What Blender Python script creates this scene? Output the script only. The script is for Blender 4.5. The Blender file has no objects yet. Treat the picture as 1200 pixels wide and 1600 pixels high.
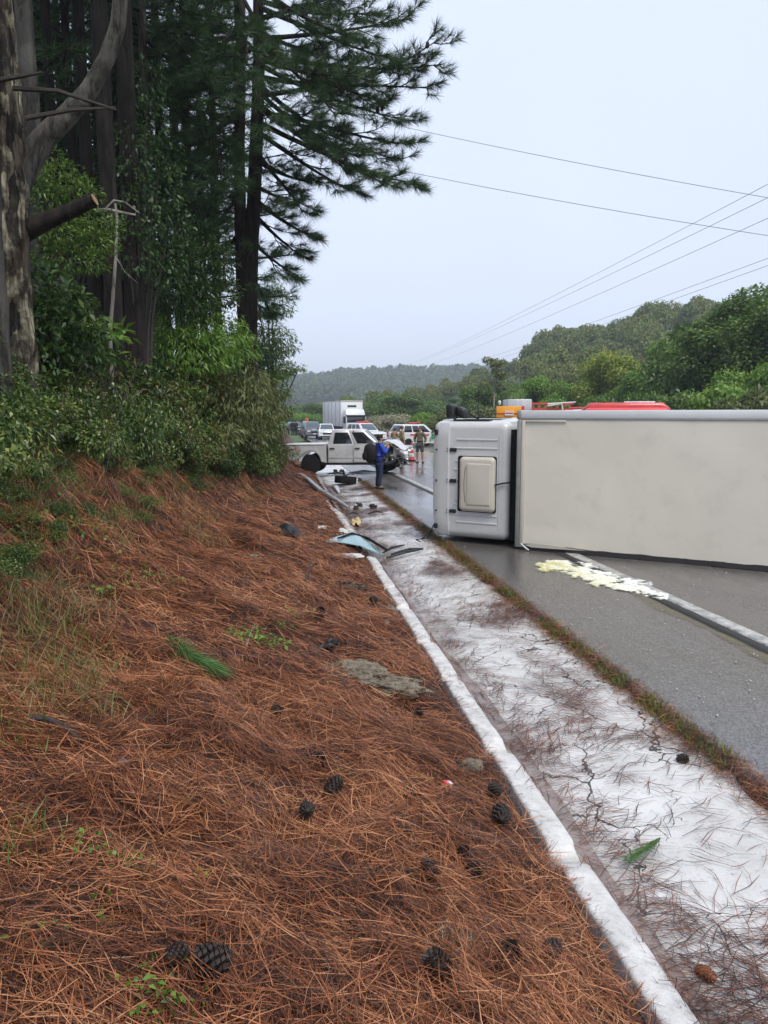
import bpy, bmesh, math, random
import numpy as np
from mathutils import Vector, Matrix
random.seed(7); rng = np.random.default_rng(11)
sc = bpy.context.scene
C = sc.collection
PI = math.pi
# ---------------------------------------------------------------- camera
CAM_H = 2.45; YAW = math.radians(7.91); PITCH = math.radians(7.22); FPX = 1200.0
cam_d = bpy.data.cameras.new('camera'); cam = bpy.data.objects.new('camera', cam_d); C.objects.link(cam)
cam_d.sensor_fit = 'VERTICAL'; cam_d.sensor_height = 36.0; cam_d.lens = 36.0 * FPX / 1600.0
cam_d.clip_start = 0.05; cam_d.clip_end = 9000.0
cam.location = (0, 0, CAM_H)
cam.rotation_euler = (PI / 2 - PITCH, 0, -YAW)
sc.camera = cam
# ---------------------------------------------------------------- world, sun, exposure
SUN_EL = math.radians(58); SUN_AZ = math.radians(160)      # azimuth from +Y towards +X: behind the camera, veiled by cloud
world = bpy.data.worlds.new('World'); sc.world = world; world.use_nodes = True
wn = world.node_tree; wn.nodes.clear()
w_out = wn.nodes.new('ShaderNodeOutputWorld'); w_bg = wn.nodes.new('ShaderNodeBackground')
w_sky = wn.nodes.new('ShaderNodeTexSky'); w_sky.sky_type = 'NISHITA'; w_sky.sun_disc = False
w_sky.sun_elevation = SUN_EL; w_sky.sun_rotation = SUN_AZ; w_sky.air_density = 1.2; w_sky.dust_density = 4.0; w_sky.ozone_density = 1.0
w_co = wn.nodes.new('ShaderNodeTexCoord'); w_ns = wn.nodes.new('ShaderNodeTexNoise')
w_ns.inputs['Scale'].default_value = 1.6; w_ns.inputs['Detail'].default_value = 5.0; w_ns.inputs['Roughness'].default_value = 0.5
w_rp = wn.nodes.new('ShaderNodeValToRGB')
w_rp.color_ramp.elements[0].position = 0.3; w_rp.color_ramp.elements[0].color = (5.1, 5.7, 7.2, 1)
w_rp.color_ramp.elements[1].position = 0.7; w_rp.color_ramp.elements[1].color = (5.7, 6.3, 7.6, 1)
w_mx = wn.nodes.new('ShaderNodeMixRGB'); w_mx.inputs[0].default_value = 0.86
wn.links.new(w_co.outputs['Generated'], w_ns.inputs['Vector']); wn.links.new(w_ns.outputs['Fac'], w_rp.inputs['Fac'])
wn.links.new(w_sky.outputs['Color'], w_mx.inputs[1]); wn.links.new(w_rp.outputs['Color'], w_mx.inputs[2])
wn.links.new(w_mx.outputs['Color'], w_bg.inputs['Color']); w_bg.inputs['Strength'].default_value = 0.08
wn.links.new(w_bg.outputs[0], w_out.inputs['Surface'])
sun_d = bpy.data.lights.new('sun', 'SUN'); sun_d.energy = 1.5; sun_d.angle = math.radians(25); sun_d.color = (1.0, 0.94, 0.85)
sun = bpy.data.objects.new('sun', sun_d); C.objects.link(sun); sun.location = (20, -10, 40)
sun.rotation_euler = (PI / 2 - SUN_EL, 0, PI - SUN_AZ)
vs = sc.view_settings; vs.view_transform = 'Standard'; vs.look = 'None'; vs.exposure = 1.04; vs.gamma = 1.0; vs.use_curve_mapping = False
sc.render.engine = 'CYCLES'
cy = sc.cycles
cy.max_bounces = 6; cy.diffuse_bounces = 3; cy.glossy_bounces = 3; cy.transmission_bounces = 3; cy.transparent_max_bounces = 6; cy.volume_bounces = 0
cy.caustics_reflective = False; cy.caustics_refractive = False
cy.use_denoising = True
# ---------------------------------------------------------------- pixel -> place
_r = np.array([math.cos(YAW), -math.sin(YAW), 0.0])
_f = np.array([math.sin(YAW) * math.cos(PITCH), math.cos(YAW) * math.cos(PITCH), -math.sin(PITCH)])
_u = np.cross(_r, _f)
def ray(px, py):
    return _f + _r * ((px - 600) / FPX) + _u * ((800 - py) / FPX)
def at_z(px, py, z=0.0):
    d = ray(px, py); t = (z - CAM_H) / d[2]
    return Vector((d[0] * t, d[1] * t, z))
def at_d(px, py, dist):                       # point whose horizontal distance from the camera is dist
    d = ray(px, py); t = dist / math.hypot(d[0], d[1])
    return Vector((d[0] * t, d[1] * t, CAM_H + d[2] * t))
# ---------------------------------------------------------------- noise in numpy
def _h(ix, iy, iz, s):
    n = (ix.astype(np.int64) * 374761393 + iy.astype(np.int64) * 668265263 + iz.astype(np.int64) * 2147483647 + s * 1274126177) & 0xffffffff
    n = ((n ^ (n >> 13)) * 1274126177) & 0xffffffff
    n = n ^ (n >> 16)
    return (n & 0xffffff) / float(0xffffff)
def vnoise(x, y, z=None, s=0):
    x = np.asarray(x, float); y = np.asarray(y, float); z = np.zeros_like(x) if z is None else np.asarray(z, float)
    ix, iy, iz = np.floor(x), np.floor(y), np.floor(z)
    fx, fy, fz = x - ix, y - iy, z - iz
    fx, fy, fz = [t * t * (3 - 2 * t) for t in (fx, fy, fz)]
    o = 0
    for a in (0, 1):
        for b in (0, 1):
            for c in (0, 1):
                o = o + _h(ix + a, iy + b, iz + c, s) * (fx if a else 1 - fx) * (fy if b else 1 - fy) * (fz if c else 1 - fz)
    return o * 2 - 1
def fbm(x, y, z=None, s=0, o=4):
    v = 0; amp = 1.0; f = 1.0
    for i in range(o):
        v = v + amp * vnoise(np.asarray(x) * f, np.asarray(y) * f, None if z is None else np.asarray(z) * f, s + i * 17)
        amp *= 0.5; f *= 2.03
    return v
def sstep(a, b, x):
    t = np.clip((np.asarray(x, float) - a) / (b - a), 0, 1); return t * t * (3 - 2 * t)
# ---------------------------------------------------------------- mesh helpers
def mesh_np(name, V, F, smooth=False):
    """V (n,3), F (m,k) with k = 3 or 4."""
    V = np.ascontiguousarray(V, dtype=np.float32); F = np.ascontiguousarray(F, dtype=np.int32)
    me = bpy.data.meshes.new(name); n, k = F.shape
    me.vertices.add(len(V)); me.vertices.foreach_set('co', V.ravel())
    me.loops.add(n * k); me.loops.foreach_set('vertex_index', F.ravel())
    me.polygons.add(n); me.polygons.foreach_set('loop_start', np.arange(0, n * k, k, dtype=np.int32))
    if smooth: me.polygons.foreach_set('use_smooth', np.ones(n, dtype=bool))
    me.update(calc_edges=True)
    return me
def link(name, data, mat=None, parent=None, smooth=None):
    o = bpy.data.objects.new(name, data); C.objects.link(o)
    if mat is not None and data is not None:
        data.materials.clear()
        for m in (mat if isinstance(mat, (list, tuple)) else [mat]): data.materials.append(m)
    if parent is not None: o.parent = parent
    return o
def tag(o, label=None, cat=None, group=None, kind=None):
    if label: o['label'] = label
    if cat: o['category'] = cat
    if group: o['group'] = group
    if kind: o['kind'] = kind
    return o
def empty(name, loc=(0, 0, 0), rz=0.0, mat=None):
    o = bpy.data.objects.new(name, None); C.objects.link(o); o.empty_display_size = 0.2
    if mat is not None: o.matrix_world = mat
    else: o.location = loc; o.rotation_euler = (0, 0, rz)
    return o
def copy_tree(o, parent=None):
    c = o.copy(); C.objects.link(c); c.parent = parent
    for ch in list(o.children): copy_tree(ch, c)
    return c
class MB:
    def __init__(s): s.v = []; s.f = []
    def add(s, V, F):
        b = len(s.v); s.v += [tuple(map(float, p)) for p in V]; s.f += [tuple(b + i for i in f) for f in F]; return s
    def box(s, x0, x1, y0, y1, z0, z1):
        return s.add([(x0, y0, z0), (x1, y0, z0), (x1, y1, z0), (x0, y1, z0), (x0, y0, z1), (x1, y0, z1), (x1, y1, z1), (x0, y1, z1)],
                     [(0, 3, 2, 1), (4, 5, 6, 7), (0, 1, 5, 4), (1, 2, 6, 5), (2, 3, 7, 6), (3, 0, 4, 7)])
    def tube(s, pts, rad, n=8, cap=True):
        pts = [Vector(p) for p in pts]; rad = rad if isinstance(rad, (list, tuple)) else [rad] * len(pts)
        V = []; F = []; ref = None
        for i, p in enumerate(pts):
            t = (pts[min(i + 1, len(pts) - 1)] - pts[max(i - 1, 0)]).normalized()
            if ref is None:
                ref = Vector((0, 0, 1)) if abs(t.z) < 0.9 else Vector((1, 0, 0))
            a = (ref - t * ref.dot(t)).normalized(); b = t.cross(a); ref = a
            for k in range(n):
                th = 2 * PI * k / n; V.append(p + (a * math.cos(th) + b * math.sin(th)) * rad[i])
        for i in range(len(pts) - 1):
            for k in range(n):
                k2 = (k + 1) % n; F.append((i * n + k, i * n + k2, (i + 1) * n + k2, (i + 1) * n + k))
        if cap:
            F.append(tuple(reversed(range(n)))); F.append(tuple((len(pts) - 1) * n + k for k in range(n)))
        return s.add(V, F)
    def prism(s, poly, a0, a1, axis='y', inset=0.0):
        """polygon in the plane normal to axis, extruded from a0 to a1; inset rounds the outer rim"""
        n = len(poly); cx = sum(p[0] for p in poly) / n; cz = sum(p[1] for p in poly) / n
        def P(p, a): return (p[0], a, p[1]) if axis == 'y' else ((a, p[0], p[1]) if axis == 'x' else (p[0], p[1], a))
        rings = []
        if inset:
            e = 1.6 * inset if a1 > a0 else -1.6 * inset
            def sh(p):
                dx, dz = p[0] - cx, p[1] - cz; L = math.hypot(dx, dz) or 1
                return (p[0] - dx / L * inset, p[1] - dz / L * inset)
            rings = [([sh(p) for p in poly], a0), (poly, a0 + e), (poly, a1 - e), ([sh(p) for p in poly], a1)]
        else: rings = [(poly, a0), (poly, a1)]
        V = [P(p, a) for r, a in rings for p in r]; F = []
        for i in range(len(rings) - 1):
            for k in range(n):
                k2 = (k + 1) % n; F.append((i * n + k, i * n + k2, (i + 1) * n + k2, (i + 1) * n + k))
        F.append(tuple(reversed(range(n)))); F.append(tuple((len(rings) - 1) * n + k for k in range(n)))
        return s.add(V, F)
    def lathe(s, prof, c=(0, 0, 0), axis='y', n=20):
        """profile of (radius, along)"""
        V = []; F = []
        for r, a in prof:
            for k in range(n):
                th = 2 * PI * k / n; p, q = r * math.cos(th), r * math.sin(th)
                v = (p, a, q) if axis == 'y' else ((a, p, q) if axis == 'x' else (p, q, a))
                V.append((v[0] + c[0], v[1] + c[1], v[2] + c[2]))
        m = len(prof)
        for i in range(m - 1):
            for k in range(n):
                k2 = (k + 1) % n; F.append((i * n + k, i * n + k2, (i + 1) * n + k2, (i + 1) * n + k))
        F.append(tuple(range(n))); F.append(tuple((m - 1) * n + k for k in reversed(range(n))))
        return s.add(V, F)
    def ball(s, c, r, n=12, m=8):
        r = r if isinstance(r, (list, tuple)) else (r, r, r); V = [(c[0], c[1], c[2] - r[2])]; F = []
        for i in range(1, m):
            ph = -PI / 2 + PI * i / m
            for k in range(n):
                th = 2 * PI * k / n; V.append((c[0] + r[0] * math.cos(ph) * math.cos(th), c[1] + r[1] * math.cos(ph) * math.sin(th), c[2] + r[2] * math.sin(ph)))
        V.append((c[0], c[1], c[2] + r[2])); T = len(V) - 1
        for k in range(n): F.append((0, 1 + (k + 1) % n, 1 + k)); F.append((T, T - n + k, T - n + (k + 1) % n))
        for i in range(m - 2):
            for k in range(n):
                k2 = (k + 1) % n; F.append((1 + i * n + k, 1 + i * n + k2, 1 + (i + 1) * n + k2, 1 + (i + 1) * n + k))
        return s.add(V, F)
    def warp(s, fn): s.v = [tuple(fn(*p)) for p in s.v]; return s
    def mesh(s, name, bevel=0.0, seg=2, smooth=False, angle=40):
        me = bpy.data.meshes.new(name); me.from_pydata(s.v, [], s.f)
        bm = bmesh.new(); bm.from_mesh(me)
        bmesh.ops.recalc_face_normals(bm, faces=bm.faces)
        if bevel:
            es = [e for e in bm.edges if len(e.link_faces) == 2 and e.calc_face_angle(0) > math.radians(angle)]
            bmesh.ops.bevel(bm, geom=es, offset=bevel, segments=seg, profile=0.5, affect='EDGES', clamp_overlap=True)
        if smooth or bevel:
            for f in bm.faces: f.smooth = True
            for e in bm.edges:
                if len(e.link_faces) == 2 and e.calc_face_angle(0) > math.radians(38): e.smooth = False
        bm.to_mesh(me); bm.free(); return me
    def build(s, name, mat, parent=None, **k): return link(name, s.mesh(name, **k), mat, parent)
# ---------------------------------------------------------------- materials
def _nt(name):
    m = bpy.data.materials.new(name); m.use_nodes = True; nt = m.node_tree
    return m, nt, nt.nodes['Principled BSDF'], nt.nodes['Material Output']
def N(nt, typ, **kw):
    n = nt.nodes.new(typ)
    for k, v in kw.items():
        if k in n.inputs: n.inputs[k].default_value = v
        else: setattr(n, k, v)
    return n
def ramp(nt, stops):
    n = nt.nodes.new('ShaderNodeValToRGB'); cr = n.color_ramp
    while len(cr.elements) < len(stops): cr.elements.new(0.5)
    for e, (p, c) in zip(cr.elements, stops): e.position = p; e.color = (*c, 1) if len(c) == 3 else c
    return n
def paint(name, col, rough=0.5, metal=0.0, var=0.12, scale=3.0, bump=0.0, bscale=40.0, dirt=None, dirt_amt=0.0, spec=0.5, coat=0.0):
    m, nt, b, out = _nt(name)
    co = N(nt, 'ShaderNodeTexCoord'); ns = N(nt, 'ShaderNodeTexNoise', Scale=scale, Detail=6.0, Roughness=0.6)
    nt.links.new(co.outputs['Object'], ns.inputs['Vector'])
    lo = tuple(c * (1 - var) for c in col); hi = tuple(min(1, c * (1 + var)) for c in col)
    rp = ramp(nt, [(0.3, lo), (0.7, hi)]); nt.links.new(ns.outputs['Fac'], rp.inputs['Fac'])
    src = rp.outputs['Color']
    if dirt is not None:
        n2 = N(nt, 'ShaderNodeTexNoise', Scale=scale * 2.3, Detail=9.0, Roughness=0.7); nt.links.new(co.outputs['Object'], n2.inputs['Vector'])
        r2 = ramp(nt, [(0.52, (0, 0, 0)), (0.75, (dirt_amt,) * 3)]); nt.links.new(n2.outputs['Fac'], r2.inputs['Fac'])
        mx = N(nt, 'ShaderNodeMixRGB'); nt.links.new(r2.outputs['Color'], mx.inputs[0]); nt.links.new(src, mx.inputs[1]); mx.inputs[2].default_value = (*dirt, 1)
        src = mx.outputs['Color']
    nt.links.new(src, b.inputs['Base Color'])
    rr = N(nt, 'ShaderNodeMapRange'); nt.links.new(ns.outputs['Fac'], rr.inputs['Value'])
    rr.inputs['To Min'].default_value = max(0.02, rough - 0.08); rr.inputs['To Max'].default_value = min(1, rough + 0.08)
    nt.links.new(rr.outputs['Result'], b.inputs['Roughness'])
    b.inputs['Metallic'].default_value = metal; b.inputs['Specular IOR Level'].default_value = spec
    if coat: b.inputs['Coat Weight'].default_value = coat; b.inputs['Coat Roughness'].default_value = 0.06
    if bump:
        n3 = N(nt, 'ShaderNodeTexNoise', Scale=bscale, Detail=5.0); nt.links.new(co.outputs['Object'], n3.inputs['Vector'])
        bp = N(nt, 'ShaderNodeBump', Strength=bump, Distance=0.02); nt.links.new(n3.outputs['Fac'], bp.inputs['Height']); nt.links.new(bp.outputs['Normal'], b.inputs['Normal'])
    return m
def leafy(name, cols, rough=0.45, trans=0.3, spec=0.5, patch=0.5, vari=0.25):
    """one colour per leaf, drawn from the ramp; light passes through"""
    m, nt, b, out = _nt(name)
    ge = N(nt, 'ShaderNodeNewGeometry'); k = len(cols)
    rp = ramp(nt, [(i / max(1, k - 1), c) for i, c in enumerate(cols)])
    co = N(nt, 'ShaderNodeTexCoord'); ns = N(nt, 'ShaderNodeTexNoise', Scale=patch, Detail=2.0); nt.links.new(co.outputs['Object'], ns.inputs['Vector'])
    ad = N(nt, 'ShaderNodeMath', operation='MULTIPLY_ADD'); nt.links.new(ns.outputs['Fac'], ad.inputs[0]); ad.inputs[1].default_value = 0.9; ad.inputs[2].default_value = -0.45
    a2 = N(nt, 'ShaderNodeMath', operation='ADD'); nt.links.new(ad.outputs[0], a2.inputs[0]); nt.links.new(ge.outputs['Random Per Island'], a2.inputs[1])
    oi = N(nt, 'ShaderNodeObjectInfo'); a3 = N(nt, 'ShaderNodeMath', operation='MULTIPLY_ADD'); nt.links.new(oi.outputs['Random'], a3.inputs[0]); a3.inputs[1].default_value = vari; nt.links.new(a2.outputs[0], a3.inputs[2])
    nt.links.new(a3.outputs[0], rp.inputs['Fac']); nt.links.new(rp.outputs['Color'], b.inputs['Base Color'])
    b.inputs['Roughness'].default_value = rough; b.inputs['Specular IOR Level'].default_value = spec
    if trans:
        tr = N(nt, 'ShaderNodeBsdfTranslucent'); mx = N(nt, 'ShaderNodeMixShader'); mx.inputs[0].default_value = trans
        nt.links.new(rp.outputs['Color'], tr.inputs['Color']); nt.links.new(b.outputs[0], mx.inputs[1]); nt.links.new(tr.outputs[0], mx.inputs[2]); nt.links.new(mx.outputs[0], out.inputs['Surface'])
    return m
def bark(name, dark, light, lichen=None, lich=0.5, sx=9.0, sz=1.6, plates=0.0):
    m, nt, b, out = _nt(name)
    co = N(nt, 'ShaderNodeTexCoord'); mp = N(nt, 'ShaderNodeMapping'); mp.inputs['Scale'].default_value = (sx, sx, sz)
    nt.links.new(co.outputs['Object'], mp.inputs['Vector'])
    ns = N(nt, 'ShaderNodeTexNoise', Scale=1.0, Detail=9.0, Roughness=0.7, Distortion=0.4); nt.links.new(mp.outputs[0], ns.inputs['Vector'])
    vo = N(nt, 'ShaderNodeTexVoronoi', feature='DISTANCE_TO_EDGE'); vo.inputs['Scale'].default_value = 1.3; dm = N(nt, 'ShaderNodeMixRGB'); dm.inputs[0].default_value = 0.72; nt.links.new(mp.outputs[0], dm.inputs[1]); nt.links.new(ns.outputs['Color'], dm.inputs[2]); nt.links.new(dm.outputs[0], vo.inputs['Vector'])
    rp = ramp(nt, [(0.32, dark), (0.72, light)]); nt.links.new(ns.outputs['Fac'], rp.inputs['Fac']); src = rp.outputs['Color']
    if lichen:
        n2 = N(nt, 'ShaderNodeTexNoise', Scale=2.4, Detail=8.0, Roughness=0.65); nt.links.new(co.outputs['Object'], n2.inputs['Vector'])
        r2 = ramp(nt, [(0.48, (0, 0, 0)), (0.6, (lich,) * 3)]); nt.links.new(n2.outputs['Fac'], r2.inputs['Fac'])
        mx = N(nt, 'ShaderNodeMixRGB'); nt.links.new(r2.outputs['Color'], mx.inputs[0]); nt.links.new(src, mx.inputs[1]); mx.inputs[2].default_value = (*lichen, 1); src = mx.outputs['Color']
    if plates:
        mp2 = N(nt, 'ShaderNodeMapping'); mp2.inputs['Scale'].default_value = (26, 26, 7); nt.links.new(co.outputs['Object'], mp2.inputs['Vector']); d2 = N(nt, 'ShaderNodeMixRGB'); d2.inputs[0].default_value = 0.6; nt.links.new(mp2.outputs[0], d2.inputs[1]); nt.links.new(ns.outputs['Color'], d2.inputs[2])
        v2 = N(nt, 'ShaderNodeTexVoronoi'); v2.inputs['Scale'].default_value = 1.0; nt.links.new(d2.outputs[0], v2.inputs['Vector']); r3 = ramp(nt, [(0.25, (0.10, 0.09, 0.08)), (0.6, (1.5, 1.45, 1.3))]); nt.links.new(v2.outputs['Color'], r3.inputs['Fac'])
        m3 = N(nt, 'ShaderNodeMixRGB', blend_type='MULTIPLY'); m3.inputs[0].default_value = plates; nt.links.new(src, m3.inputs[1]); nt.links.new(r3.outputs[0], m3.inputs[2]); src = m3.outputs['Color']
    ck = ramp(nt, [(0.0, (0.2, 0.18, 0.17)), (0.10, (1, 1, 1))]); nt.links.new(vo.outputs['Distance'], ck.inputs['Fac']); mk = N(nt, 'ShaderNodeMixRGB', blend_type='MULTIPLY'); mk.inputs[0].default_value = 0.85; nt.links.new(src, mk.inputs[1]); nt.links.new(ck.outputs[0], mk.inputs[2]); src = mk.outputs['Color']
    nt.links.new(src, b.inputs['Base Color']); b.inputs['Roughness'].default_value = 0.85; b.inputs['Specular IOR Level'].default_value = 0.25
    ad = N(nt, 'ShaderNodeMath', operation='ADD'); nt.links.new(ns.outputs['Fac'], ad.inputs[0]); nt.links.new(vo.outputs['Distance'], ad.inputs[1])
    bp = N(nt, 'ShaderNodeBump', Strength=1.0, Distance=0.06); nt.links.new(ad.outputs[0], bp.inputs['Height']); nt.links.new(bp.outputs['Normal'], b.inputs['Normal'])
    return m
M = {}
M['white_paint'] = paint('white_paint', (0.62, 0.64, 0.66), 0.3, coat=0.6, dirt=(0.3, 0.28, 0.24), dirt_amt=0.25)
M['silver_paint'] = paint('silver_paint', (0.56, 0.57, 0.58), 0.30, metal=0.2, coat=0.7, dirt=(0.36, 0.33, 0.29), dirt_amt=0.25, scale=2.0)
M['cab_paint'] = paint('cab_paint', (0.53, 0.545, 0.55), 0.36, coat=0.3, var=0.05, scale=1.5, dirt=(0.36, 0.36, 0.35), dirt_amt=0.35)
M['blue_car'] = paint('blue_car', (0.035, 0.05, 0.11), 0.25, coat=0.8)
M['dark_car'] = paint('dark_car', (0.09, 0.105, 0.125), 0.25, coat=0.8)
M['red_paint'] = paint('red_paint', (0.58, 0.05, 0.05), 0.35, coat=0.5)
M['amber_paint'] = paint('amber_paint', (0.75, 0.33, 0.02), 0.4)
M['green_paint'] = paint('green_paint', (0.02, 0.32, 0.12), 0.4)
M['glass'] = paint('glass', (0.012, 0.015, 0.018), 0.06, var=0.05, spec=0.8)
M['clear_glass'] = paint('clear_glass', (0.05, 0.07, 0.08), 0.05, var=0.05, spec=1.0)
M['rubber'] = paint('rubber', (0.011, 0.011, 0.012), 0.85, bump=0.3, bscale=60, spec=0.2)
M['black_plastic'] = paint('black_plastic', (0.016, 0.017, 0.019), 0.45, bump=0.1, bscale=90)
M['chrome'] = paint('chrome', (0.55, 0.55, 0.55), 0.25, metal=1.0)
M['steel'] = paint('steel', (0.28, 0.29, 0.3), 0.45, metal=0.8, dirt=(0.15, 0.09, 0.05), dirt_amt=0.5)
M['dark_steel'] = paint('dark_steel', (0.05, 0.05, 0.052), 0.55, metal=0.5, dirt=(0.09, 0.06, 0.04), dirt_amt=0.6, scale=5)
M['cream_panel'] = paint('cream_panel', (0.52, 0.49, 0.42), 0.5, var=0.05, scale=2, dirt=(0.33, 0.30, 0.24), dirt_amt=0.3)
M['box_roof'] = paint('box_roof', (0.68, 0.645, 0.56), 0.42, var=0.05, scale=0.7, dirt=(0.40, 0.38, 0.32), dirt_amt=0.32, bump=0.04, bscale=6)
M['box_side'] = paint('box_side', (0.66, 0.68, 0.69), 0.4, var=0.05, scale=0.7, dirt=(0.4, 0.4, 0.38), dirt_amt=0.3)
M['alu'] = paint('alu', (0.50, 0.51, 0.52), 0.35, metal=0.6, dirt=(0.2, 0.2, 0.19), dirt_amt=0.4)
M['box_trim'] = paint('box_trim', (0.30, 0.30, 0.29), 0.5, metal=0.3, dirt=(0.12, 0.11, 0.1), dirt_amt=0.5)
M['red_lens'] = paint('red_lens', (0.5, 0.02, 0.015), 0.2, spec=0.8)
M['amber_lens'] = paint('amber_lens', (0.7, 0.22, 0.02), 0.2, spec=0.8)
M['white_lens'] = paint('white_lens', (0.6, 0.62, 0.64), 0.12, spec=0.8)
M['plate'] = paint('plate', (0.6, 0.6, 0.6), 0.4)
M['ink'] = paint('ink', (0.02, 0.02, 0.025), 0.5)
M['ink_red'] = paint('ink_red', (0.55, 0.02, 0.02), 0.5)
M['skin'] = paint('skin', (0.40, 0.22, 0.14), 0.55, var=0.08)
M['hair'] = paint('hair', (0.025, 0.018, 0.014), 0.6)
M['blue_cloth'] = paint('blue_cloth', (0.012, 0.055, 0.42), 0.6, var=0.2, scale=9, bump=0.5, bscale=14)
M['navy_cloth'] = paint('navy_cloth', (0.016, 0.028, 0.065), 0.8, var=0.2, scale=9, bump=0.5, bscale=14)
M['black_cloth'] = paint('black_cloth', (0.006, 0.006, 0.007), 0.9, var=0.2, scale=9, bump=0.4, bscale=14)
M['khaki_cloth'] = paint('khaki_cloth', (0.24, 0.165, 0.085), 0.85, var=0.2, scale=9, bump=0.5, bscale=14)
M['olive_cloth'] = paint('olive_cloth', (0.10, 0.083, 0.048), 0.85, var=0.2, scale=9, bump=0.5, bscale=14)
M['slate_cloth'] = paint('slate_cloth', (0.05, 0.06, 0.075), 0.85, var=0.2, scale=9, bump=0.5, bscale=14)
M['orange_cloth'] = paint('orange_cloth', (0.75, 0.17, 0.02), 0.7)
M['bark_pine'] = bark('bark_pine', (0.007, 0.006, 0.005), (0.038, 0.029, 0.024))
M['bark_lichen'] = bark('bark_lichen', (0.014, 0.012, 0.010), (0.115, 0.095, 0.078), lichen=(0.34, 0.325, 0.25), lich=0.85, sx=14, sz=2.6, plates=0.9)
M['bark_grey'] = bark('bark_grey', (0.03, 0.027, 0.024), (0.13, 0.12, 0.105), lichen=(0.15, 0.155, 0.12), lich=0.4)
M['bark_pale'] = bark('bark_pale', (0.16, 0.15, 0.13), (0.42, 0.40, 0.36))
M['cut_wood'] = paint('cut_wood', (0.27, 0.17, 0.09), 0.8, var=0.2, scale=12)
M['dead_wood'] = paint('dead_wood', (0.035, 0.028, 0.024), 0.85, var=0.4, scale=18, bump=0.6, bscale=40)
M['pine_needles'] = leafy('pine_needles', [(0.018, 0.045, 0.016), (0.035, 0.085, 0.025), (0.062, 0.125, 0.038)], 0.5, 0.25, patch=0.6)
M['pine_dry'] = leafy('pine_dry', [(0.20, 0.06, 0.02), (0.32, 0.10, 0.03)], 0.7, 0.2)
M['leaf_dark'] = leafy('leaf_dark', [(0.016, 0.04, 0.014), (0.035, 0.082, 0.022), (0.062, 0.125, 0.032), (0.11, 0.165, 0.042)], 0.38, 0.3, patch=0.45)
M['leaf_mid'] = leafy('leaf_mid', [(0.035, 0.085, 0.018), (0.08, 0.16, 0.026), (0.15, 0.235, 0.04)], 0.45, 0.35, patch=0.25)
M['leaf_bright'] = leafy('leaf_bright', [(0.06, 0.15, 0.022), (0.13, 0.26, 0.035), (0.22, 0.35, 0.055)], 0.45, 0.4, patch=0.25)
M['leaf_yellow'] = leafy('leaf_yellow', [(0.09, 0.17, 0.025), (0.19, 0.28, 0.035), (0.34, 0.37, 0.06)], 0.45, 0.4, patch=0.25)
M['leaf_olive'] = leafy('leaf_olive', [(0.055, 0.085, 0.028), (0.11, 0.15, 0.045), (0.20, 0.22, 0.075)], 0.5, 0.35, patch=0.3)
M['leaf_forest'] = leafy('leaf_forest', [(0.035, 0.075, 0.014), (0.065, 0.125, 0.02), (0.11, 0.185, 0.028), (0.19, 0.21, 0.045)], 0.6, 0.3, patch=0.3, vari=0.7)
M['leaf_deep'] = leafy('leaf_deep', [(0.018, 0.042, 0.012), (0.04, 0.085, 0.02), (0.09, 0.15, 0.032), (0.21, 0.26, 0.065)], 0.35, 0.28, patch=0.8)
M['leaf_mix'] = leafy('leaf_mix', [(0.018, 0.042, 0.012), (0.05, 0.09, 0.02), (0.12, 0.16, 0.04), (0.17, 0.13, 0.05)], 0.35, 0.3, patch=1.2)
M['blossom'] = leafy('blossom', [(0.32, 0.30, 0.18), (0.48, 0.45, 0.33), (0.10, 0.16, 0.05)], 0.6, 0.3)
M['grass_green'] = leafy('grass_green', [(0.06, 0.12, 0.02), (0.12, 0.19, 0.03), (0.20, 0.22, 0.06)], 0.5, 0.4, patch=1.5)
M['straw'] = leafy('straw', [(0.12, 0.09, 0.04), (0.24, 0.17, 0.075), (0.17, 0.17, 0.06)], 0.6, 0.3, patch=1.5)
M['litter_needles'] = leafy('litter_needles', [(0.014, 0.007, 0.005), (0.095, 0.032, 0.014), (0.31, 0.100, 0.037), (0.56, 0.27, 0.125)], 0.5, 0.15, spec=0.4, patch=1.3, vari=0.0)
M['gutter_needles'] = leafy('gutter_needles', [(0.03, 0.013, 0.009), (0.11, 0.04, 0.02), (0.24, 0.085, 0.04)], 0.5, 0.1, patch=1.3, vari=0.0)
M['rock'] = paint('rock', (0.15, 0.125, 0.092), 0.9, var=0.6, scale=22, bump=1.0, bscale=45, dirt=(0.03, 0.024, 0.015), dirt_amt=0.95)
M['concrete'] = paint('concrete', (0.42, 0.42, 0.40), 0.8, var=0.2, scale=12, bump=0.6, bscale=40, dirt=(0.18, 0.17, 0.15), dirt_amt=0.5)
M['cone_scale'] = paint('cone_scale', (0.018, 0.012, 0.009), 0.7, var=0.4, scale=30)
M['cone_brown'] = paint('cone_brown', (0.20, 0.075, 0.035), 0.6, var=0.3, scale=40)
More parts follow.
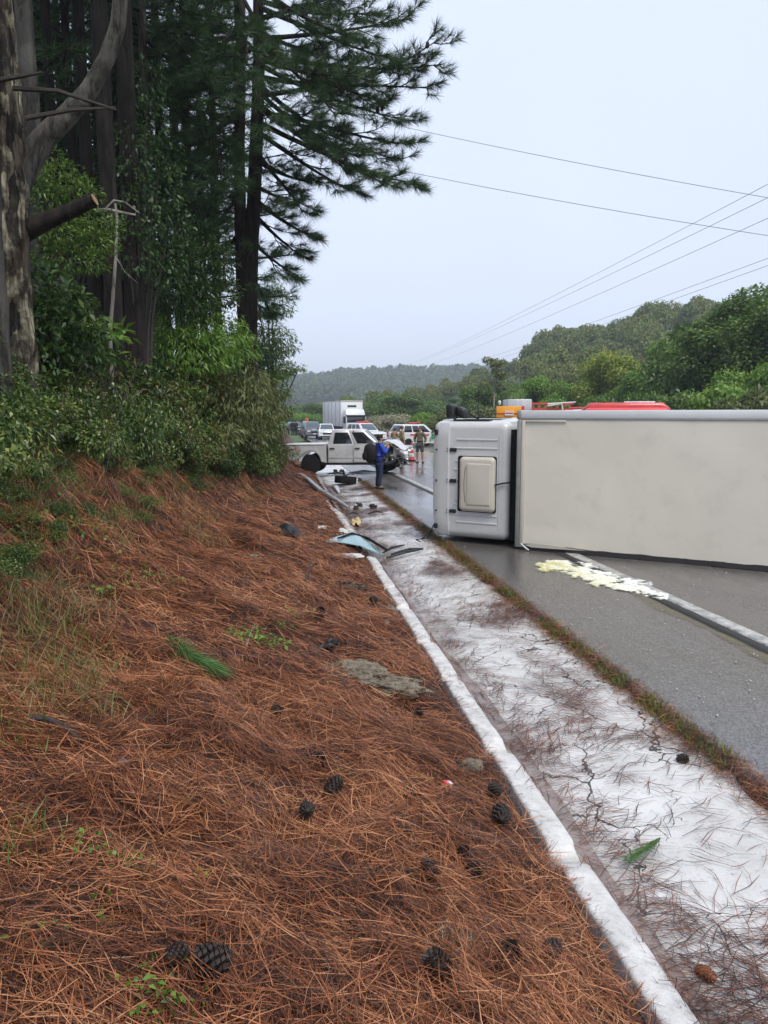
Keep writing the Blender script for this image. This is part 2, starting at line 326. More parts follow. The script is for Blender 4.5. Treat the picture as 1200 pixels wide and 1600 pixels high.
# ---------------------------------------------------------------- lie of the land
X_CURB = 1.435                      # back of the kerb
def bank_edge(Y): return -1.35 + 2.1 * sstep(4, 31, Y)
def bank(X, Y, detail=True):
    X = np.asarray(X, float); Y = np.asarray(Y, float)
    e = bank_edge(Y)
    toe = 0.05 + np.clip(X_CURB - X, 0, None) * (0.30 - 0.12 * sstep(10, 30, Y))
    z = np.where(X > e, toe, 0.05 + (X_CURB - e) * (0.30 - 0.12 * sstep(10, 30, Y)))
    s = e - X
    rise = 1.65 * sstep(-0.25, 2.6 - 1.1 * sstep(10, 22, Y), s) + np.clip(s - 1.6, 0, None) * 0.10
    z = z + rise + 0.02
    if detail:
        w = sstep(0.0, 0.5, X_CURB - X)
        z = z + w * (0.06 * fbm(X * 0.9, Y * 0.9, s=3, o=3) + 0.022 * fbm(X * 4, Y * 4, s=5, o=3) + 0.17 * sstep(0.3, 1.5, s) * fbm(X * 0.8, Y * 0.8, s=9, o=3) + 0.17 * sstep(0.0, 0.8, s) * fbm(X * 1.9, Y * 1.9, s=12, o=3))
    return z - 0.055 * sstep(0.10, 0.02, X_CURB - X)
def bank_hit(px, py):
    d = ray(px, py); t = np.linspace(0.5, 60, 6000)
    x, y, z = d[0] * t, d[1] * t, CAM_H + d[2] * t
    b = np.where(x < X_CURB, bank(x, y), np.where(x < 3.08, gutter_z(x), 0.0))
    i = int(np.argmax(z <= b)); return Vector((x[i], y[i], float(b[i])))
def gutter_z(X):
    X = np.asarray(X, float) + 0.125
    return -0.03 + np.where(X < 1.87, 0.02 - 0.09 * sstep(1.7, 1.87, X), -0.07 + 0.085 * (X - 1.87) / 1.35)
def hill(X, Y):
    X = np.asarray(X, float); Y = np.asarray(Y, float)
    # wooded hill right of the road
    def bump(cx, cy, rx, ry, h, rot=0):
        dx, dy = X - cx, Y - cy; c, s = math.cos(rot), math.sin(rot)
        a, b = (dx * c + dy * s) / rx, (-dx * s + dy * c) / ry
        return h * np.exp(-(a * a + b * b) * 1.0)
    z = bump(114, 215, 60, 80, 25, 0.1) + bump(255, 200, 120, 90, 7)
    z = z + bump(-60, 800, 330, 130, 24) + bump(260, 900, 300, 150, 21) + bump(-420, 700, 250, 200, 26) + bump(600, 900, 400, 260, 40)
    z = z + bump(40, 640, 70, 60, 10) - 0.35 - 3.2 * sstep(140, 330, np.hypot(X, Y)) * sstep(60, -40, X - 60)
    z = z + 2.0 * sstep(20, 70, X) * sstep(160, 60, Y)
    near = sstep(17.5, 24, X) + sstep(-6, -30, X)
    road = np.where(Y < 170, np.clip(near, 0, 1), 1.0)
    z = -0.4 + (z + 0.4) * road
    return z + np.where(np.hypot(X, Y) > 60, 0.4 * fbm(X * 0.05, Y * 0.05, s=31, o=3), 0) * road
# ground sheet to the horizon
def axis_pts(lo, hi, a=1.2, g=1.10):
    p = [0.0]; s = a
    while p[-1] < hi: p.append(p[-1] + s); s *= g if p[-1] > 260 else 1.025
    q = [0.0]; s = a
    while q[-1] > lo: q.append(q[-1] - s); s *= g if q[-1] < -120 else 1.03
    return np.array(sorted(set(q + p)))
def grid_mesh(name, xs, ys, zf, smooth=True):
    XX, YY = np.meshgrid(xs, ys); ZZ = zf(XX, YY); nx, ny = len(xs), len(ys)
    V = np.stack([XX.ravel(), YY.ravel(), np.asarray(ZZ).ravel()], 1)
    i = np.arange((ny - 1) * (nx - 1)); r, c = i // (nx - 1), i % (nx - 1); a = r * nx + c
    return mesh_np(name, V, np.stack([a, a + 1, a + nx + 1, a + nx], 1), smooth)
def ground_mat():
    m, nt, b, out = _nt('ground'); co = N(nt, 'ShaderNodeTexCoord')
    n1 = N(nt, 'ShaderNodeTexNoise', Scale=0.03, Detail=6.0); n2 = N(nt, 'ShaderNodeTexNoise', Scale=2.5, Detail=8.0)
    nt.links.new(co.outputs['Object'], n1.inputs['Vector']); nt.links.new(co.outputs['Object'], n2.inputs['Vector'])
    r1 = ramp(nt, [(0.35, (0.055, 0.095, 0.028)), (0.6, (0.11, 0.16, 0.05))]); r2 = ramp(nt, [(0.3, (0.5, 0.5, 0.5)), (0.7, (1, 1, 1))])
    nt.links.new(n1.outputs['Fac'], r1.inputs['Fac']); nt.links.new(n2.outputs['Fac'], r2.inputs['Fac'])
    mx = N(nt, 'ShaderNodeMixRGB', blend_type='MULTIPLY'); mx.inputs[0].default_value = 1; nt.links.new(r1.outputs[0], mx.inputs[1]); nt.links.new(r2.outputs[0], mx.inputs[2])
    nt.links.new(mx.outputs[0], b.inputs['Base Color']); b.inputs['Roughness'].default_value = 0.9
    bp = N(nt, 'ShaderNodeBump', Strength=0.6, Distance=0.1); nt.links.new(n2.outputs['Fac'], bp.inputs['Height']); nt.links.new(bp.outputs[0], b.inputs['Normal'])
    return m
g = link('ground', grid_mesh('ground', axis_pts(-2500, 2500), axis_pts(-300, 4200), hill), ground_mat()); tag(g, kind='structure')
# the bank
def bank_mat():
    m, nt, b, out = _nt('needle_bank'); co = N(nt, 'ShaderNodeTexCoord')
    mp = N(nt, 'ShaderNodeMapping'); mp.inputs['Scale'].default_value = (1, 1, 1)
    wv = N(nt, 'ShaderNodeTexNoise', Scale=14.0, Detail=9.0, Roughness=0.75, Distortion=2.0); nt.links.new(co.outputs['Object'], wv.inputs['Vector'])
    n2 = N(nt, 'ShaderNodeTexNoise', Scale=1.1, Detail=6.0); nt.links.new(co.outputs['Object'], n2.inputs['Vector'])
    r1 = ramp(nt, [(0.34, (0.014, 0.007, 0.005)), (0.52, (0.075, 0.03, 0.016)), (0.72, (0.20, 0.078, 0.038))]); nt.links.new(wv.outputs['Fac'], r1.inputs['Fac'])
    r2 = ramp(nt, [(0.42, (0, 0, 0)), (0.66, (0.55, 0.55, 0.55))]); nt.links.new(n2.outputs['Fac'], r2.inputs['Fac'])
    mx = N(nt, 'ShaderNodeMixRGB'); nt.links.new(r2.outputs[0], mx.inputs[0]); nt.links.new(r1.outputs[0], mx.inputs[1]); mx.inputs[2].default_value = (0.04, 0.02, 0.012, 1)
    nt.links.new(mx.outputs[0], b.inputs['Base Color']); b.inputs['Roughness'].default_value = 0.85
    bp = N(nt, 'ShaderNodeBump', Strength=1.0, Distance=0.03); nt.links.new(wv.outputs['Fac'], bp.inputs['Height']); nt.links.new(bp.outputs[0], b.inputs['Normal'])
    return m
xs = np.concatenate([np.linspace(-60, -8, 36), np.linspace(-7.7, -3, 48), np.arange(-2.95, X_CURB, 0.05), [X_CURB]])
ys = np.concatenate([np.linspace(-12, 0.8, 24), np.arange(0.9, 9, 0.06), np.arange(9, 40, 0.15), np.linspace(40.5, 125, 70)])
bank_o = link('needle_bank', grid_mesh('needle_bank', xs, ys, lambda X, Y: bank(X, Y) - 2.6 * sstep(34, 60, Y) * sstep(0.3, 2.5, -X + 1)), bank_mat()); tag(bank_o, kind='structure')
# asphalt: wet
def asphalt_mat():
    m, nt, b, out = _nt('wet_asphalt'); co = N(nt, 'ShaderNodeTexCoord')
    n1 = N(nt, 'ShaderNodeTexNoise', Scale=0.55, Detail=7.0, Roughness=0.65); mp = N(nt, 'ShaderNodeMapping'); mp.inputs['Scale'].default_value = (1.0, 0.3, 1); nt.links.new(co.outputs['Object'], mp.inputs['Vector']); nt.links.new(mp.outputs[0], n1.inputs['Vector'])
    vo = N(nt, 'ShaderNodeTexVoronoi'); vo.inputs['Scale'].default_value = 68.0; nt.links.new(co.outputs['Object'], vo.inputs['Vector'])
    n2 = N(nt, 'ShaderNodeTexNoise', Scale=60.0, Detail=5.0); nt.links.new(co.outputs['Object'], n2.inputs['Vector'])
    r1 = ramp(nt, [(0.3, (0.082, 0.078, 0.074)), (0.7, (0.130, 0.123, 0.115))]); nt.links.new(n1.outputs['Fac'], r1.inputs['Fac'])
    r2 = ramp(nt, [(0.15, (0.5, 0.5, 0.5)), (0.85, (1.5, 1.5, 1.5))]); nt.links.new(vo.outputs['Color'], r2.inputs['Fac'])
    mx = N(nt, 'ShaderNodeMixRGB', blend_type='MULTIPLY'); mx.inputs[0].default_value = 1; nt.links.new(r1.outputs[0], mx.inputs[1]); nt.links.new(r2.outputs[0], mx.inputs[2])
    nt.links.new(mx.outputs[0], b.inputs['Base Color'])
    rr = ramp(nt, [(0.40, (0.07,) * 3), (0.68, (0.30,) * 3)]); nt.links.new(n1.outputs['Fac'], rr.inputs['Fac']); nt.links.new(rr.outputs[0], b.inputs['Roughness'])
    b.inputs['Specular IOR Level'].default_value = 0.8
    ad = N(nt, 'ShaderNodeMath', operation='ADD'); nt.links.new(vo.outputs['Distance'], ad.inputs[0]); nt.links.new(n2.outputs['Fac'], ad.inputs[1])
    st = N(nt, 'ShaderNodeMapRange'); nt.links.new(n1.outputs['Fac'], st.inputs['Value']); st.inputs['From Min'].default_value = 0.38; st.inputs['From Max'].default_value = 0.6; st.inputs['To Min'].default_value = 0.05; st.inputs['To Max'].default_value = 0.38
    bp = N(nt, 'ShaderNodeBump', Distance=0.006); nt.links.new(st.outputs[0], bp.inputs['Strength']); nt.links.new(ad.outputs[0], bp.inputs['Height']); nt.links.new(bp.outputs[0], b.inputs['Normal'])
    return m
X_ASP = 3.12
def road_edge(Y): return X_ASP + 0.035 * fbm(np.asarray(Y) * 1.3, np.zeros_like(np.asarray(Y, float)), s=41, o=4)
def road_grid(name, x1):
    ys = np.concatenate([np.arange(-14, 30, 0.08), np.arange(30, 190, 2.0)]); us = np.linspace(0, 1, 26)
    YY, UU = np.meshgrid(ys, us, indexing='ij'); E = road_edge(YY); XX = E + (x1 - E) * UU ** 1.5
    ZZ = 0.02 + 0.012 * (XX - 3.2) * sstep(8.5, 3.2, XX) * 0 + 0.006 * fbm(XX * 0.5, YY * 0.3, s=4, o=2)
    V = np.stack([XX.ravel(), YY.ravel(), ZZ.ravel()], 1); nx = len(us)
    i = np.arange((len(ys) - 1) * (nx - 1)); r, c = i // (nx - 1), i % (nx - 1); a = r * nx + c
    F = np.stack([a, a + 1, a + nx + 1, a + nx], 1)
    # side skirt: the asphalt has thickness
    k = len(V); e0 = np.arange(len(ys)) * nx; S = V[e0].copy(); S[:, 2] -= 0.08; S[:, 0] -= 0.02
    V = np.concatenate([V, S]); j = np.arange(len(ys) - 1)
    F = np.concatenate([F, np.stack([e0[:-1], e0[1:], k + j + 1, k + j], 1)])
    return mesh_np(name, V, F, True)
road = link('asphalt_road', road_grid('asphalt_road', 17.5), asphalt_mat()); tag(road, kind='structure')
# painted lines, thick thermoplastic worn at the edges
def line_mat(name, col, wear):
    m, nt, b, out = _nt(name); co = N(nt, 'ShaderNodeTexCoord'); n1 = N(nt, 'ShaderNodeTexNoise', Scale=7.0, Detail=9.0, Roughness=0.75); nt.links.new(co.outputs['Object'], n1.inputs['Vector'])
    r1 = ramp(nt, [(0.36, tuple(c * 0.32 for c in col)), (0.36 + wear, col)]); nt.links.new(n1.outputs['Fac'], r1.inputs['Fac']); nt.links.new(r1.outputs[0], b.inputs['Base Color'])
    b.inputs['Roughness'].default_value = 0.38; bp = N(nt, 'ShaderNodeBump', Strength=0.5, Distance=0.004); nt.links.new(n1.outputs['Fac'], bp.inputs['Height']); nt.links.new(bp.outputs[0], b.inputs['Normal'])
    return m
M['line_white'] = line_mat('line_white', (0.50, 0.50, 0.48), 0.22); M['line_yellow'] = line_mat('line_yellow', (0.55, 0.32, 0.04), 0.25)
def painted_line(name, x, w, y0, y1, mat, zt=0.034, slope=0.0):
    ys = np.arange(y0, y1, 0.15 if y1 < 80 else 0.4); n = len(ys); j = 0.008 * fbm(ys * 3, ys * 0, s=int(x * 10), o=3); k = 0.008 * fbm(ys * 3, ys * 0 + 9, s=int(x * 10) + 3, o=3)
    hum = 0.006 * fbm(np.full(n, x) * 0.5, ys * 0.3, s=4, o=2)
    A = np.stack([x - w / 2 + j, ys, hum + zt - 0.02], 1); B = np.stack([x - w / 2 + 0.006 + j, ys, hum + zt], 1); Cc = np.stack([x + w / 2 - 0.006 + k, ys, hum + zt], 1); D = np.stack([x + w / 2 + k, ys, hum + zt - 0.02], 1)
    V = np.concatenate([A, B, Cc, D]); i = np.arange(n - 1); F = np.concatenate([np.stack([a * n + i, a * n + i + 1, (a + 1) * n + i + 1, (a + 1) * n + i], 1)[:, ::-1] for a in range(3)])
    V[:, 0] -= slope * (V[:, 1] - 7.4); o = link(name, mesh_np(name, V, F), mat); tag(o, kind='structure'); return o
painted_line('edge_line', 5.19, 0.19, -6, 60, M['line_white'], slope=0.0155)
painted_line('centre_line', 9.35, 0.12, -6, 170, M['line_yellow']); painted_line('centre_line', 9.62, 0.12, -6, 170, M['line_yellow'])
painted_line('far_edge_line', 13.4, 0.15, -6, 170, M['line_white'])
painted_line('line_lip_shadow', 5.00, 0.16, -6, 60, paint('line_lip_shadow', (0.022, 0.021, 0.021), 0.7, var=0.4, scale=9, bump=0.5), zt=0.030, slope=0.0155)  # dark strip painted beside the white line as the shadow of its lip
# dished concrete gutter, lime-washed, cracked and wet
def gutter_mat():
    m, nt, b, out = _nt('limewashed_concrete'); co = N(nt, 'ShaderNodeTexCoord')
    nd = N(nt, 'ShaderNodeTexNoise', Scale=2.2, Detail=4.0); nt.links.new(co.outputs['Object'], nd.inputs['Vector'])
    mxv = N(nt, 'ShaderNodeMixRGB'); mxv.inputs[0].default_value = 0.42; nt.links.new(co.outputs['Object'], mxv.inputs[1]); nt.links.new(nd.outputs['Color'], mxv.inputs[2])
    vo = N(nt, 'ShaderNodeTexVoronoi', feature='DISTANCE_TO_EDGE'); vo.inputs['Scale'].default_value = 2.4; nt.links.new(mxv.outputs[0], vo.inputs['Vector'])
    n1 = N(nt, 'ShaderNodeTexNoise', Scale=1.7, Detail=9.0, Roughness=0.65); n2 = N(nt, 'ShaderNodeTexNoise', Scale=26.0, Detail=8.0, Roughness=0.7)
    for n in (n1, n2): nt.links.new(co.outputs['Object'], n.inputs['Vector'])
    base = ramp(nt, [(0.28, (0.34, 0.335, 0.32)), (0.42, (0.50, 0.50, 0.49)), (0.60, (0.60, 0.605, 0.60))]); nt.links.new(n1.outputs['Fac'], base.inputs['Fac'])
    spk = ramp(nt, [(0.30, (0.45, 0.44, 0.42)), (0.44, (1, 1, 1))]); nt.links.new(n2.outputs['Fac'], spk.inputs['Fac'])
    mm = N(nt, 'ShaderNodeMixRGB', blend_type='MULTIPLY'); mm.inputs[0].default_value = 0.8; nt.links.new(base.outputs[0], mm.inputs[1]); nt.links.new(spk.outputs[0], mm.inputs[2])
    # cracks only where a second noise lets them open
    n3 = N(nt, 'ShaderNodeTexNoise', Scale=0.9, Detail=3.0); nt.links.new(co.outputs['Object'], n3.inputs['Vector'])
    wd = N(nt, 'ShaderNodeMapRange'); nt.links.new(n3.outputs['Fac'], wd.inputs['Value']); wd.inputs['From Min'].default_value = 0.38; wd.inputs['From Max'].default_value = 0.66; wd.inputs['To Min'].default_value = 0.0; wd.inputs['To Max'].default_value = 0.017
    lt = N(nt, 'ShaderNodeMath', operation='LESS_THAN'); nt.links.new(vo.outputs['Distance'], lt.inputs[0]); nt.links.new(wd.outputs[0], lt.inputs[1])
    mc = N(nt, 'ShaderNodeMixRGB'); nt.links.new(lt.outputs[0], mc.inputs[0]); nt.links.new(mm.outputs[0], mc.inputs[1]); mc.inputs[2].default_value = (0.055, 0.05, 0.045, 1)
    # silt in the bottom of the dish
    sp = N(nt, 'ShaderNodeSeparateXYZ'); nt.links.new(co.outputs['Object'], sp.inputs[0])
    ax = N(nt, 'ShaderNodeMath', operation='MULTIPLY_ADD'); nt.links.new(n1.outputs['Fac'], ax.inputs[0]); ax.inputs[1].default_value = -0.45; nt.links.new(sp.outputs['X'], ax.inputs[2])
    sl = N(nt, 'ShaderNodeMapRange'); nt.links.new(ax.outputs[0], sl.inputs['Value']); sl.inputs['From Min'].default_value = 1.52; sl.inputs['From Max'].default_value = 1.70; sl.inputs['To Min'].default_value = 0.78; sl.inputs['To Max'].default_value = 0.0
    ms = N(nt, 'ShaderNodeMixRGB'); nt.links.new(sl.outputs[0], ms.inputs[0]); nt.links.new(mc.outputs[0], ms.inputs[1]); ms.inputs[2].default_value = (0.25, 0.205, 0.175, 1)
    nt.links.new(ms.outputs[0], b.inputs['Base Color'])
    rr = ramp(nt, [(0.38, (0.10,) * 3), (0.60, (0.45,) * 3)]); nt.links.new(n1.outputs['Fac'], rr.inputs['Fac']); nt.links.new(rr.outputs[0], b.inputs['Roughness'])
    hs = N(nt, 'ShaderNodeMath', operation='SUBTRACT'); nt.links.new(n2.outputs['Fac'], hs.inputs[0]); nt.links.new(lt.outputs[0], hs.inputs[1])
    bp = N(nt, 'ShaderNodeBump', Strength=0.35, Distance=0.012); nt.links.new(hs.outputs[0], bp.inputs['Height']); nt.links.new(bp.outputs[0], b.inputs['Normal'])
    return m
M['limewash'] = gutter_mat()
gx = np.linspace(1.535, 3.215, 40); gy = np.concatenate([np.arange(-6, 26, 0.08), np.arange(26, 60, 0.5)])
gut = link('gutter', grid_mesh('gutter', gx, gy, lambda X, Y: gutter_z(X) + 0.008 * fbm(X * 2, Y * 2, s=8, o=3)), M['limewash']); tag(gut, kind='structure')
wy = np.arange(-3, 24, 0.05); wn_ = len(wy); wl = 1.655 + 0.02 * fbm(wy * 1.1, wy * 0, s=5, o=3); wr2 = 1.80 + 0.05 * fbm(wy * 0.8, wy * 0 + 4, s=6, o=3); V = np.concatenate([np.stack([wl, wy, np.full(wn_, -0.088)], 1), np.stack([wr2, wy, np.full(wn_, -0.088)], 1)]); i_ = np.arange(wn_ - 1)
M['silt_water'] = paint('silt_water', (0.21, 0.165, 0.145), 0.08, var=0.2, scale=3.0, spec=0.7)
tag(link('gutter_water', mesh_np('gutter_water', V, np.stack([i_, wn_ + i_, wn_ + i_ + 1, i_ + 1], 1)), M['silt_water']), kind='structure')
# kerb: a run of cast lengths, whitewashed, some broken and pushed out of line
def kerb_mat():
    m, nt, b, out = _nt('whitewashed_kerb'); co = N(nt, 'ShaderNodeTexCoord'); n1 = N(nt, 'ShaderNodeTexNoise', Scale=9.0, Detail=10.0, Roughness=0.72); n2 = N(nt, 'ShaderNodeTexNoise', Scale=70.0, Detail=4.0)
    for n in (n1, n2): nt.links.new(co.outputs['Object'], n.inputs['Vector'])
    r1 = ramp(nt, [(0.30, (0.20, 0.195, 0.185)), (0.42, (0.44, 0.44, 0.43)), (0.60, (0.58, 0.58, 0.575))]); nt.links.new(n1.outputs['Fac'], r1.inputs['Fac']); nt.links.new(r1.outputs[0], b.inputs['Base Color'])
    b.inputs['Roughness'].default_value = 0.6; ad = N(nt, 'ShaderNodeMath', operation='ADD'); nt.links.new(n1.outputs['Fac'], ad.inputs[0]); nt.links.new(n2.outputs['Fac'], ad.inputs[1])
    bp = N(nt, 'ShaderNodeBump', Strength=0.4, Distance=0.008); nt.links.new(ad.outputs[0], bp.inputs['Height']); nt.links.new(bp.outputs[0], b.inputs['Normal']); return m
M['kerb'] = kerb_mat()
kerb = empty('kerb', (0, 0, 0)); tag(kerb, kind='structure')
def kerb_piece(y0, y1, dx=0.0, dz=0.0, rot=0.0, tilt=0.0, seed=0):
    ys = np.arange(y0 + 0.010, y1 - 0.010, 0.05); L = y1 - y0; V = []; prof = [(1.44, -0.16), (1.44, 0.082), (1.447, 0.096), (1.462, 0.102), (1.575, 0.094), (1.60, 0.082), (1.615, 0.03), (1.62, -0.16)]
    P = np.array(prof); n = len(P)
    YY = np.repeat(ys, n); XX = np.tile(P[:, 0], len(ys)); ZZ = np.tile(P[:, 1], len(ys))
    nn = 0.011 * fbm(XX * 9, YY * 5, ZZ * 9, s=50 + seed, o=3); XX = XX + nn * 0.35 + 0.015 * fbm(YY * 0.7, YY * 0, s=71, o=2); ZZ = ZZ + np.where(ZZ > 0, 0.0035 * fbm(XX * 8, YY * 4, s=60 + seed, o=3), 0)
    # broken corners at the ends
    ed = np.minimum(YY - ys[0], ys[-1] - YY); chip = sstep(0.10, 0.0, ed + 0.03 * fbm(XX * 12, YY * 9, ZZ * 12, s=seed, o=2)); ZZ = ZZ - np.where(ZZ > 0, chip * 0.05, 0)
    c, s = math.cos(rot), math.sin(rot); cx, cyy = 1.53, (y0 + y1) / 2; a, b_ = XX - cx, YY - cyy
    XX, YY = cx + dx + a * c - b_ * s, cyy + a * s + b_ * c; ZZ = ZZ + dz + b_ * tilt
    V = np.stack([XX, YY, ZZ], 1); F = []
    i = np.arange(len(ys) - 1)
    for k in range(n - 1): F.append(np.stack([i * n + k, i * n + k + 1, (i + 1) * n + k + 1, (i + 1) * n + k], 1)[:, ::-1])
    F = np.concatenate(F); e = (len(ys) - 1) * n
    caps = [[0, 1, 6, 7], [1, 2, 5, 6], [2, 3, 4, 5]]; F = np.concatenate([F, np.array(caps), np.array([[e + q for q in reversed(cc)] for cc in caps])])
    return link('kerb_stone', mesh_np('kerb_stone', V, F, False), M['kerb'], kerb)
yk = -1.2
for i, L in enumerate([1.9, 1.6, 1.45, 1.35, 1.5, 1.2, 1.4, 1.15, 1.3, 1.05]):
    kerb_piece(yk, yk + L, random.uniform(-.008, .008), random.uniform(-.008, .006), random.uniform(-.006, .006), random.uniform(-.004, .004), i); yk += L
yk0 = yk                                               # about 12.7 m: the run breaks where the sheet lies across it
for i, (a, L, dx, dz, rt, tl) in enumerate([(14.7, 0.95, -0.10, -0.04, 0.07, 0.03), (15.9, 0.7, -0.05, -0.05, 0.10, -0.04), (16.8, 1.3, -0.07, -0.02, 0.05, 0.02), (18.2, 1.5, -0.13, 0.0, 0.06, 0.0), (19.8, 1.4, -0.22, 0.01, 0.03, 0.0)]):
    kerb_piece(a, a + L, dx, dz, rt, tl, 20 + i)
# ---------------------------------------------------------------- overturned truck (lies on its side, roof towards us)
def frame_of(P0, P1):
    ex = (P1 - P0); ex.z = 0; ex.normalize(); ey = Vector((0, 0, 1)); ez = ex.cross(ey)
    return Matrix(((ex.x, ey.x, ez.x, P0.x), (ex.y, ey.y, ez.y, P0.y), (ex.z, ey.z, ez.z, P0.z), (0, 0, 0, 1)))
T0 = at_z(806, 858, 0.02); T1 = at_z(1200, 894, 0.02)
tm = frame_of(T0, T1)
trk = empty('overturned_truck', mat=tm); tag(trk, 'white box truck tipped onto its side across the road with its roof turned this way', 'truck')
BH = 2.50; BL = 6.6
cb = MB().box(0.03, BL, 0.05, BH - 0.03, -2.42, -0.045).build('cargo_box', M['box_side'], trk, bevel=0.02)
xs_ = [0.13, 2.05, 4.2, BL - 0.05]
for i in range(3):
    x0, x1 = xs_[i], xs_[i + 1]; nx, ny = 26, 16; V = []; F = []
    for b_ in range(ny + 1):
        for a in range(nx + 1):
            X = x0 + (x1 - x0) * a / nx + (0.012 if a == nx else 0); Y = 0.095 + 2.265 * b_ / ny
            Z = -0.020 + 0.004 * float(fbm(np.array(X * 1.3), np.array(Y * 1.3), s=77, o=2)) + 0.0015 * i
            if b_ == 0: Y += 0.030 * math.exp(-((X - 0.55) / 0.45) ** 2) + 0.012 * float(vnoise(np.array(X * 5), np.array(0.3), s=3))
            if b_ <= 1: Z += 0.022 * math.exp(-((X - 0.5) / 0.6) ** 2)
            V.append((X, Y, Z))
    for b_ in range(ny):
        for a in range(nx): k = b_ * (nx + 1) + a; F.append((k, k + 1, k + nx + 2, k + nx + 1))
    MB().add(V, F).build('roof_sheet', M['box_roof'], cb, smooth=True)
MB().box(-0.02, BL, BH - 0.135, BH + 0.005, -0.05, -0.008).build('top_rail', M['box_side'], cb, bevel=0.012)
MB().box(-0.02, BL, BH - 0.160, BH - 0.137, -0.05, -0.003).build('rail_lip', M['box_trim'], cb, bevel=0.006)
MB().box(-0.03, 0.058, 0.04, BH - 0.165, -0.10, 0.004).build('corner_post', M['box_trim'], cb, bevel=0.018)
MB().box(0.061, 0.127, 0.05, BH - 0.165, -0.05, 0.010).build('post_trim', M['cream_panel'], cb, bevel=0.01)
MB().box(0.13, 0.86, BH - 0.205, BH - 0.163, -0.03, 0.006).build('drip_strip', M['cream_panel'], cb, bevel=0.006)
MB().box(-0.04, 0.05, BH - 0.15, BH + 0.012, -0.16, 0.010).build('corner_cap', M['box_trim'], cb, bevel=0.025)
br = MB()
for k in range(34): 
    a = 0.06 + k * (BL - 0.1) / 34; w = (BL - 0.1) / 34
    br.box(a, a + w + 0.001, 0.0 + 0.012 * random.random(), 0.088 + 0.012 * random.random() - 0.001, -0.07, -0.022 + 0.010 * random.random())
br.build('bottom_rail', M['dark_steel'], cb)
MB().tube([(0.10, 0.11, 0.015), (0.19, 0.055, 0.05), (0.27, 0.015, 0.07)], [0.014, 0.018, 0.012], 6).build('torn_trim', M['white_paint'], cb)
MB().prism([(0.16, 0.09), (0.34, 0.135), (0.66, 0.13), (0.95, 0.10), (1.3, 0.085), (0.7, 0.065), (0.3, 0.06)], 0.002, 0.008, axis='z').build('torn_roof_edge', M['cream_panel'], cb)
# cab
CX0, CX1 = -1.78, -0.25
def cabwarp(X, Y, Z):
    d = -0.16 - Z; k = 1 + 0.075 * min(1, max(0, d) / 1.0)
    Y2 = 1.20 + (Y - 1.20) * k
    if X < -0.9: X = X - 0.24 * min(1.0, max(0.0, d - 0.12) / 0.9) * (-(X + 0.9) / 0.88)
    return X, Y2, Z
def rounded_slab(x0, x1, y0, y1, z0, z1, r, seg=5, nx=1):
    """box whose front (z1) rim and its corners are rounded by r"""
    V = []; F = []; lay = []
    for i in range(seg + 1):
        a = PI / 2 * i / seg; ins = r * (1 - math.sin(PI / 2 - a)) if False else r * (1 - math.cos(a)); z = z1 - r + r * math.sin(a)
        lay.append((ins, z))
    lay = [(0, z0)] + lay
    def ring(ins, z):
        R = max(0.015, r - ins * 0.5); P = []
        for cx, cy_, a0 in ((x1 - ins - R, y1 - ins - R, 0), (x0 + ins + R, y1 - ins - R, PI / 2), (x0 + ins + R, y0 + ins + R, PI), (x1 - ins - R, y0 + ins + R, 1.5 * PI)):
            for k in range(6): t = a0 + PI / 2 * k / 5; P.append((cx + R * math.cos(t), cy_ + R * math.sin(t), z))
        return P
    rings = [ring(*l) for l in lay]; n = 24
    for P in rings: V += P
    for i in range(len(rings) - 1):
        for k in range(n): k2 = (k + 1) % n; F.append((i * n + k, i * n + k2, (i + 1) * n + k2, (i + 1) * n + k))
    F.append(tuple(reversed(range(n)))); F.append(tuple((len(rings) - 1) * n + k for k in range(n)))
    return MB().add(V, F)
cab_mb = rounded_slab(CX0, CX1, 0.11, 2.29, -0.75, -0.16, 0.12, 6)
cab_mb.warp(cabwarp)
cabo = cab_mb.build('cab', M['cab_paint'], trk, smooth=True)
low = MB().box(CX0 - 0.0, CX1 - 0.02, 0.11, 2.29, -2.25, -0.74); low.warp(cabwarp); low.build('cab_lower_body', M['cab_paint'], cabo, bevel=0.08, seg=3)
MB().add([(CX0 - 0.135, 0.25, -0.66), (CX0 - 0.135, 2.15, -0.66), (CX0 - 0.25, 2.2, -1.32), (CX0 - 0.25, 0.2, -1.32)], [(0, 1, 2, 3)]).build('windscreen', M['glass'], cabo)
MB().box(-1.55, -0.62, 2.362, 2.376, -1.28, -0.70).build('side_window', M['glass'], cabo)
# sun visor strip over the front of the roof
vi = []
V = []; F = []
for j, Y in enumerate(np.linspace(0.13, 2.27, 21)):
    e = 0.10 * (abs(Y - 1.2) / 1.07) ** 6
    row = [(CX0 + 0.055 + e, -0.30), (CX0 - 0.005 + e, -0.22), (CX0 + 0.015 + e, -0.155), (CX0 + 0.07 + e, -0.128), (CX0 + 0.20, -0.118), (CX0 + 0.355 - 0.01 * math.sin((Y - 0.13) * 1.4), -0.114), (CX0 + 0.362 - 0.01 * math.sin((Y - 0.13) * 1.4), -0.16)]
    dz = -0.06 * (abs(Y - 1.2) / 1.07) ** 8
    V += [(a, Y, z + dz) for a, z in row]
for j in range(20):
    for k in range(6): q = j * 7 + k; F.append((q, q + 1, q + 8, q + 7))
MB().add(V, F).build('sun_visor', M['cab_paint'], cabo, smooth=True)
for (X, Y, w, h) in ((CX0 + 0.085, 2.10, 0.075, 0.10), (CX0 + 0.085, 0.29, 0.075, 0.10)): MB().box(X - w / 2, X + w / 2, Y - h / 2, Y + h / 2, -0.16, -0.116).build('marker_light', M['black_plastic'], cabo, bevel=0.012)
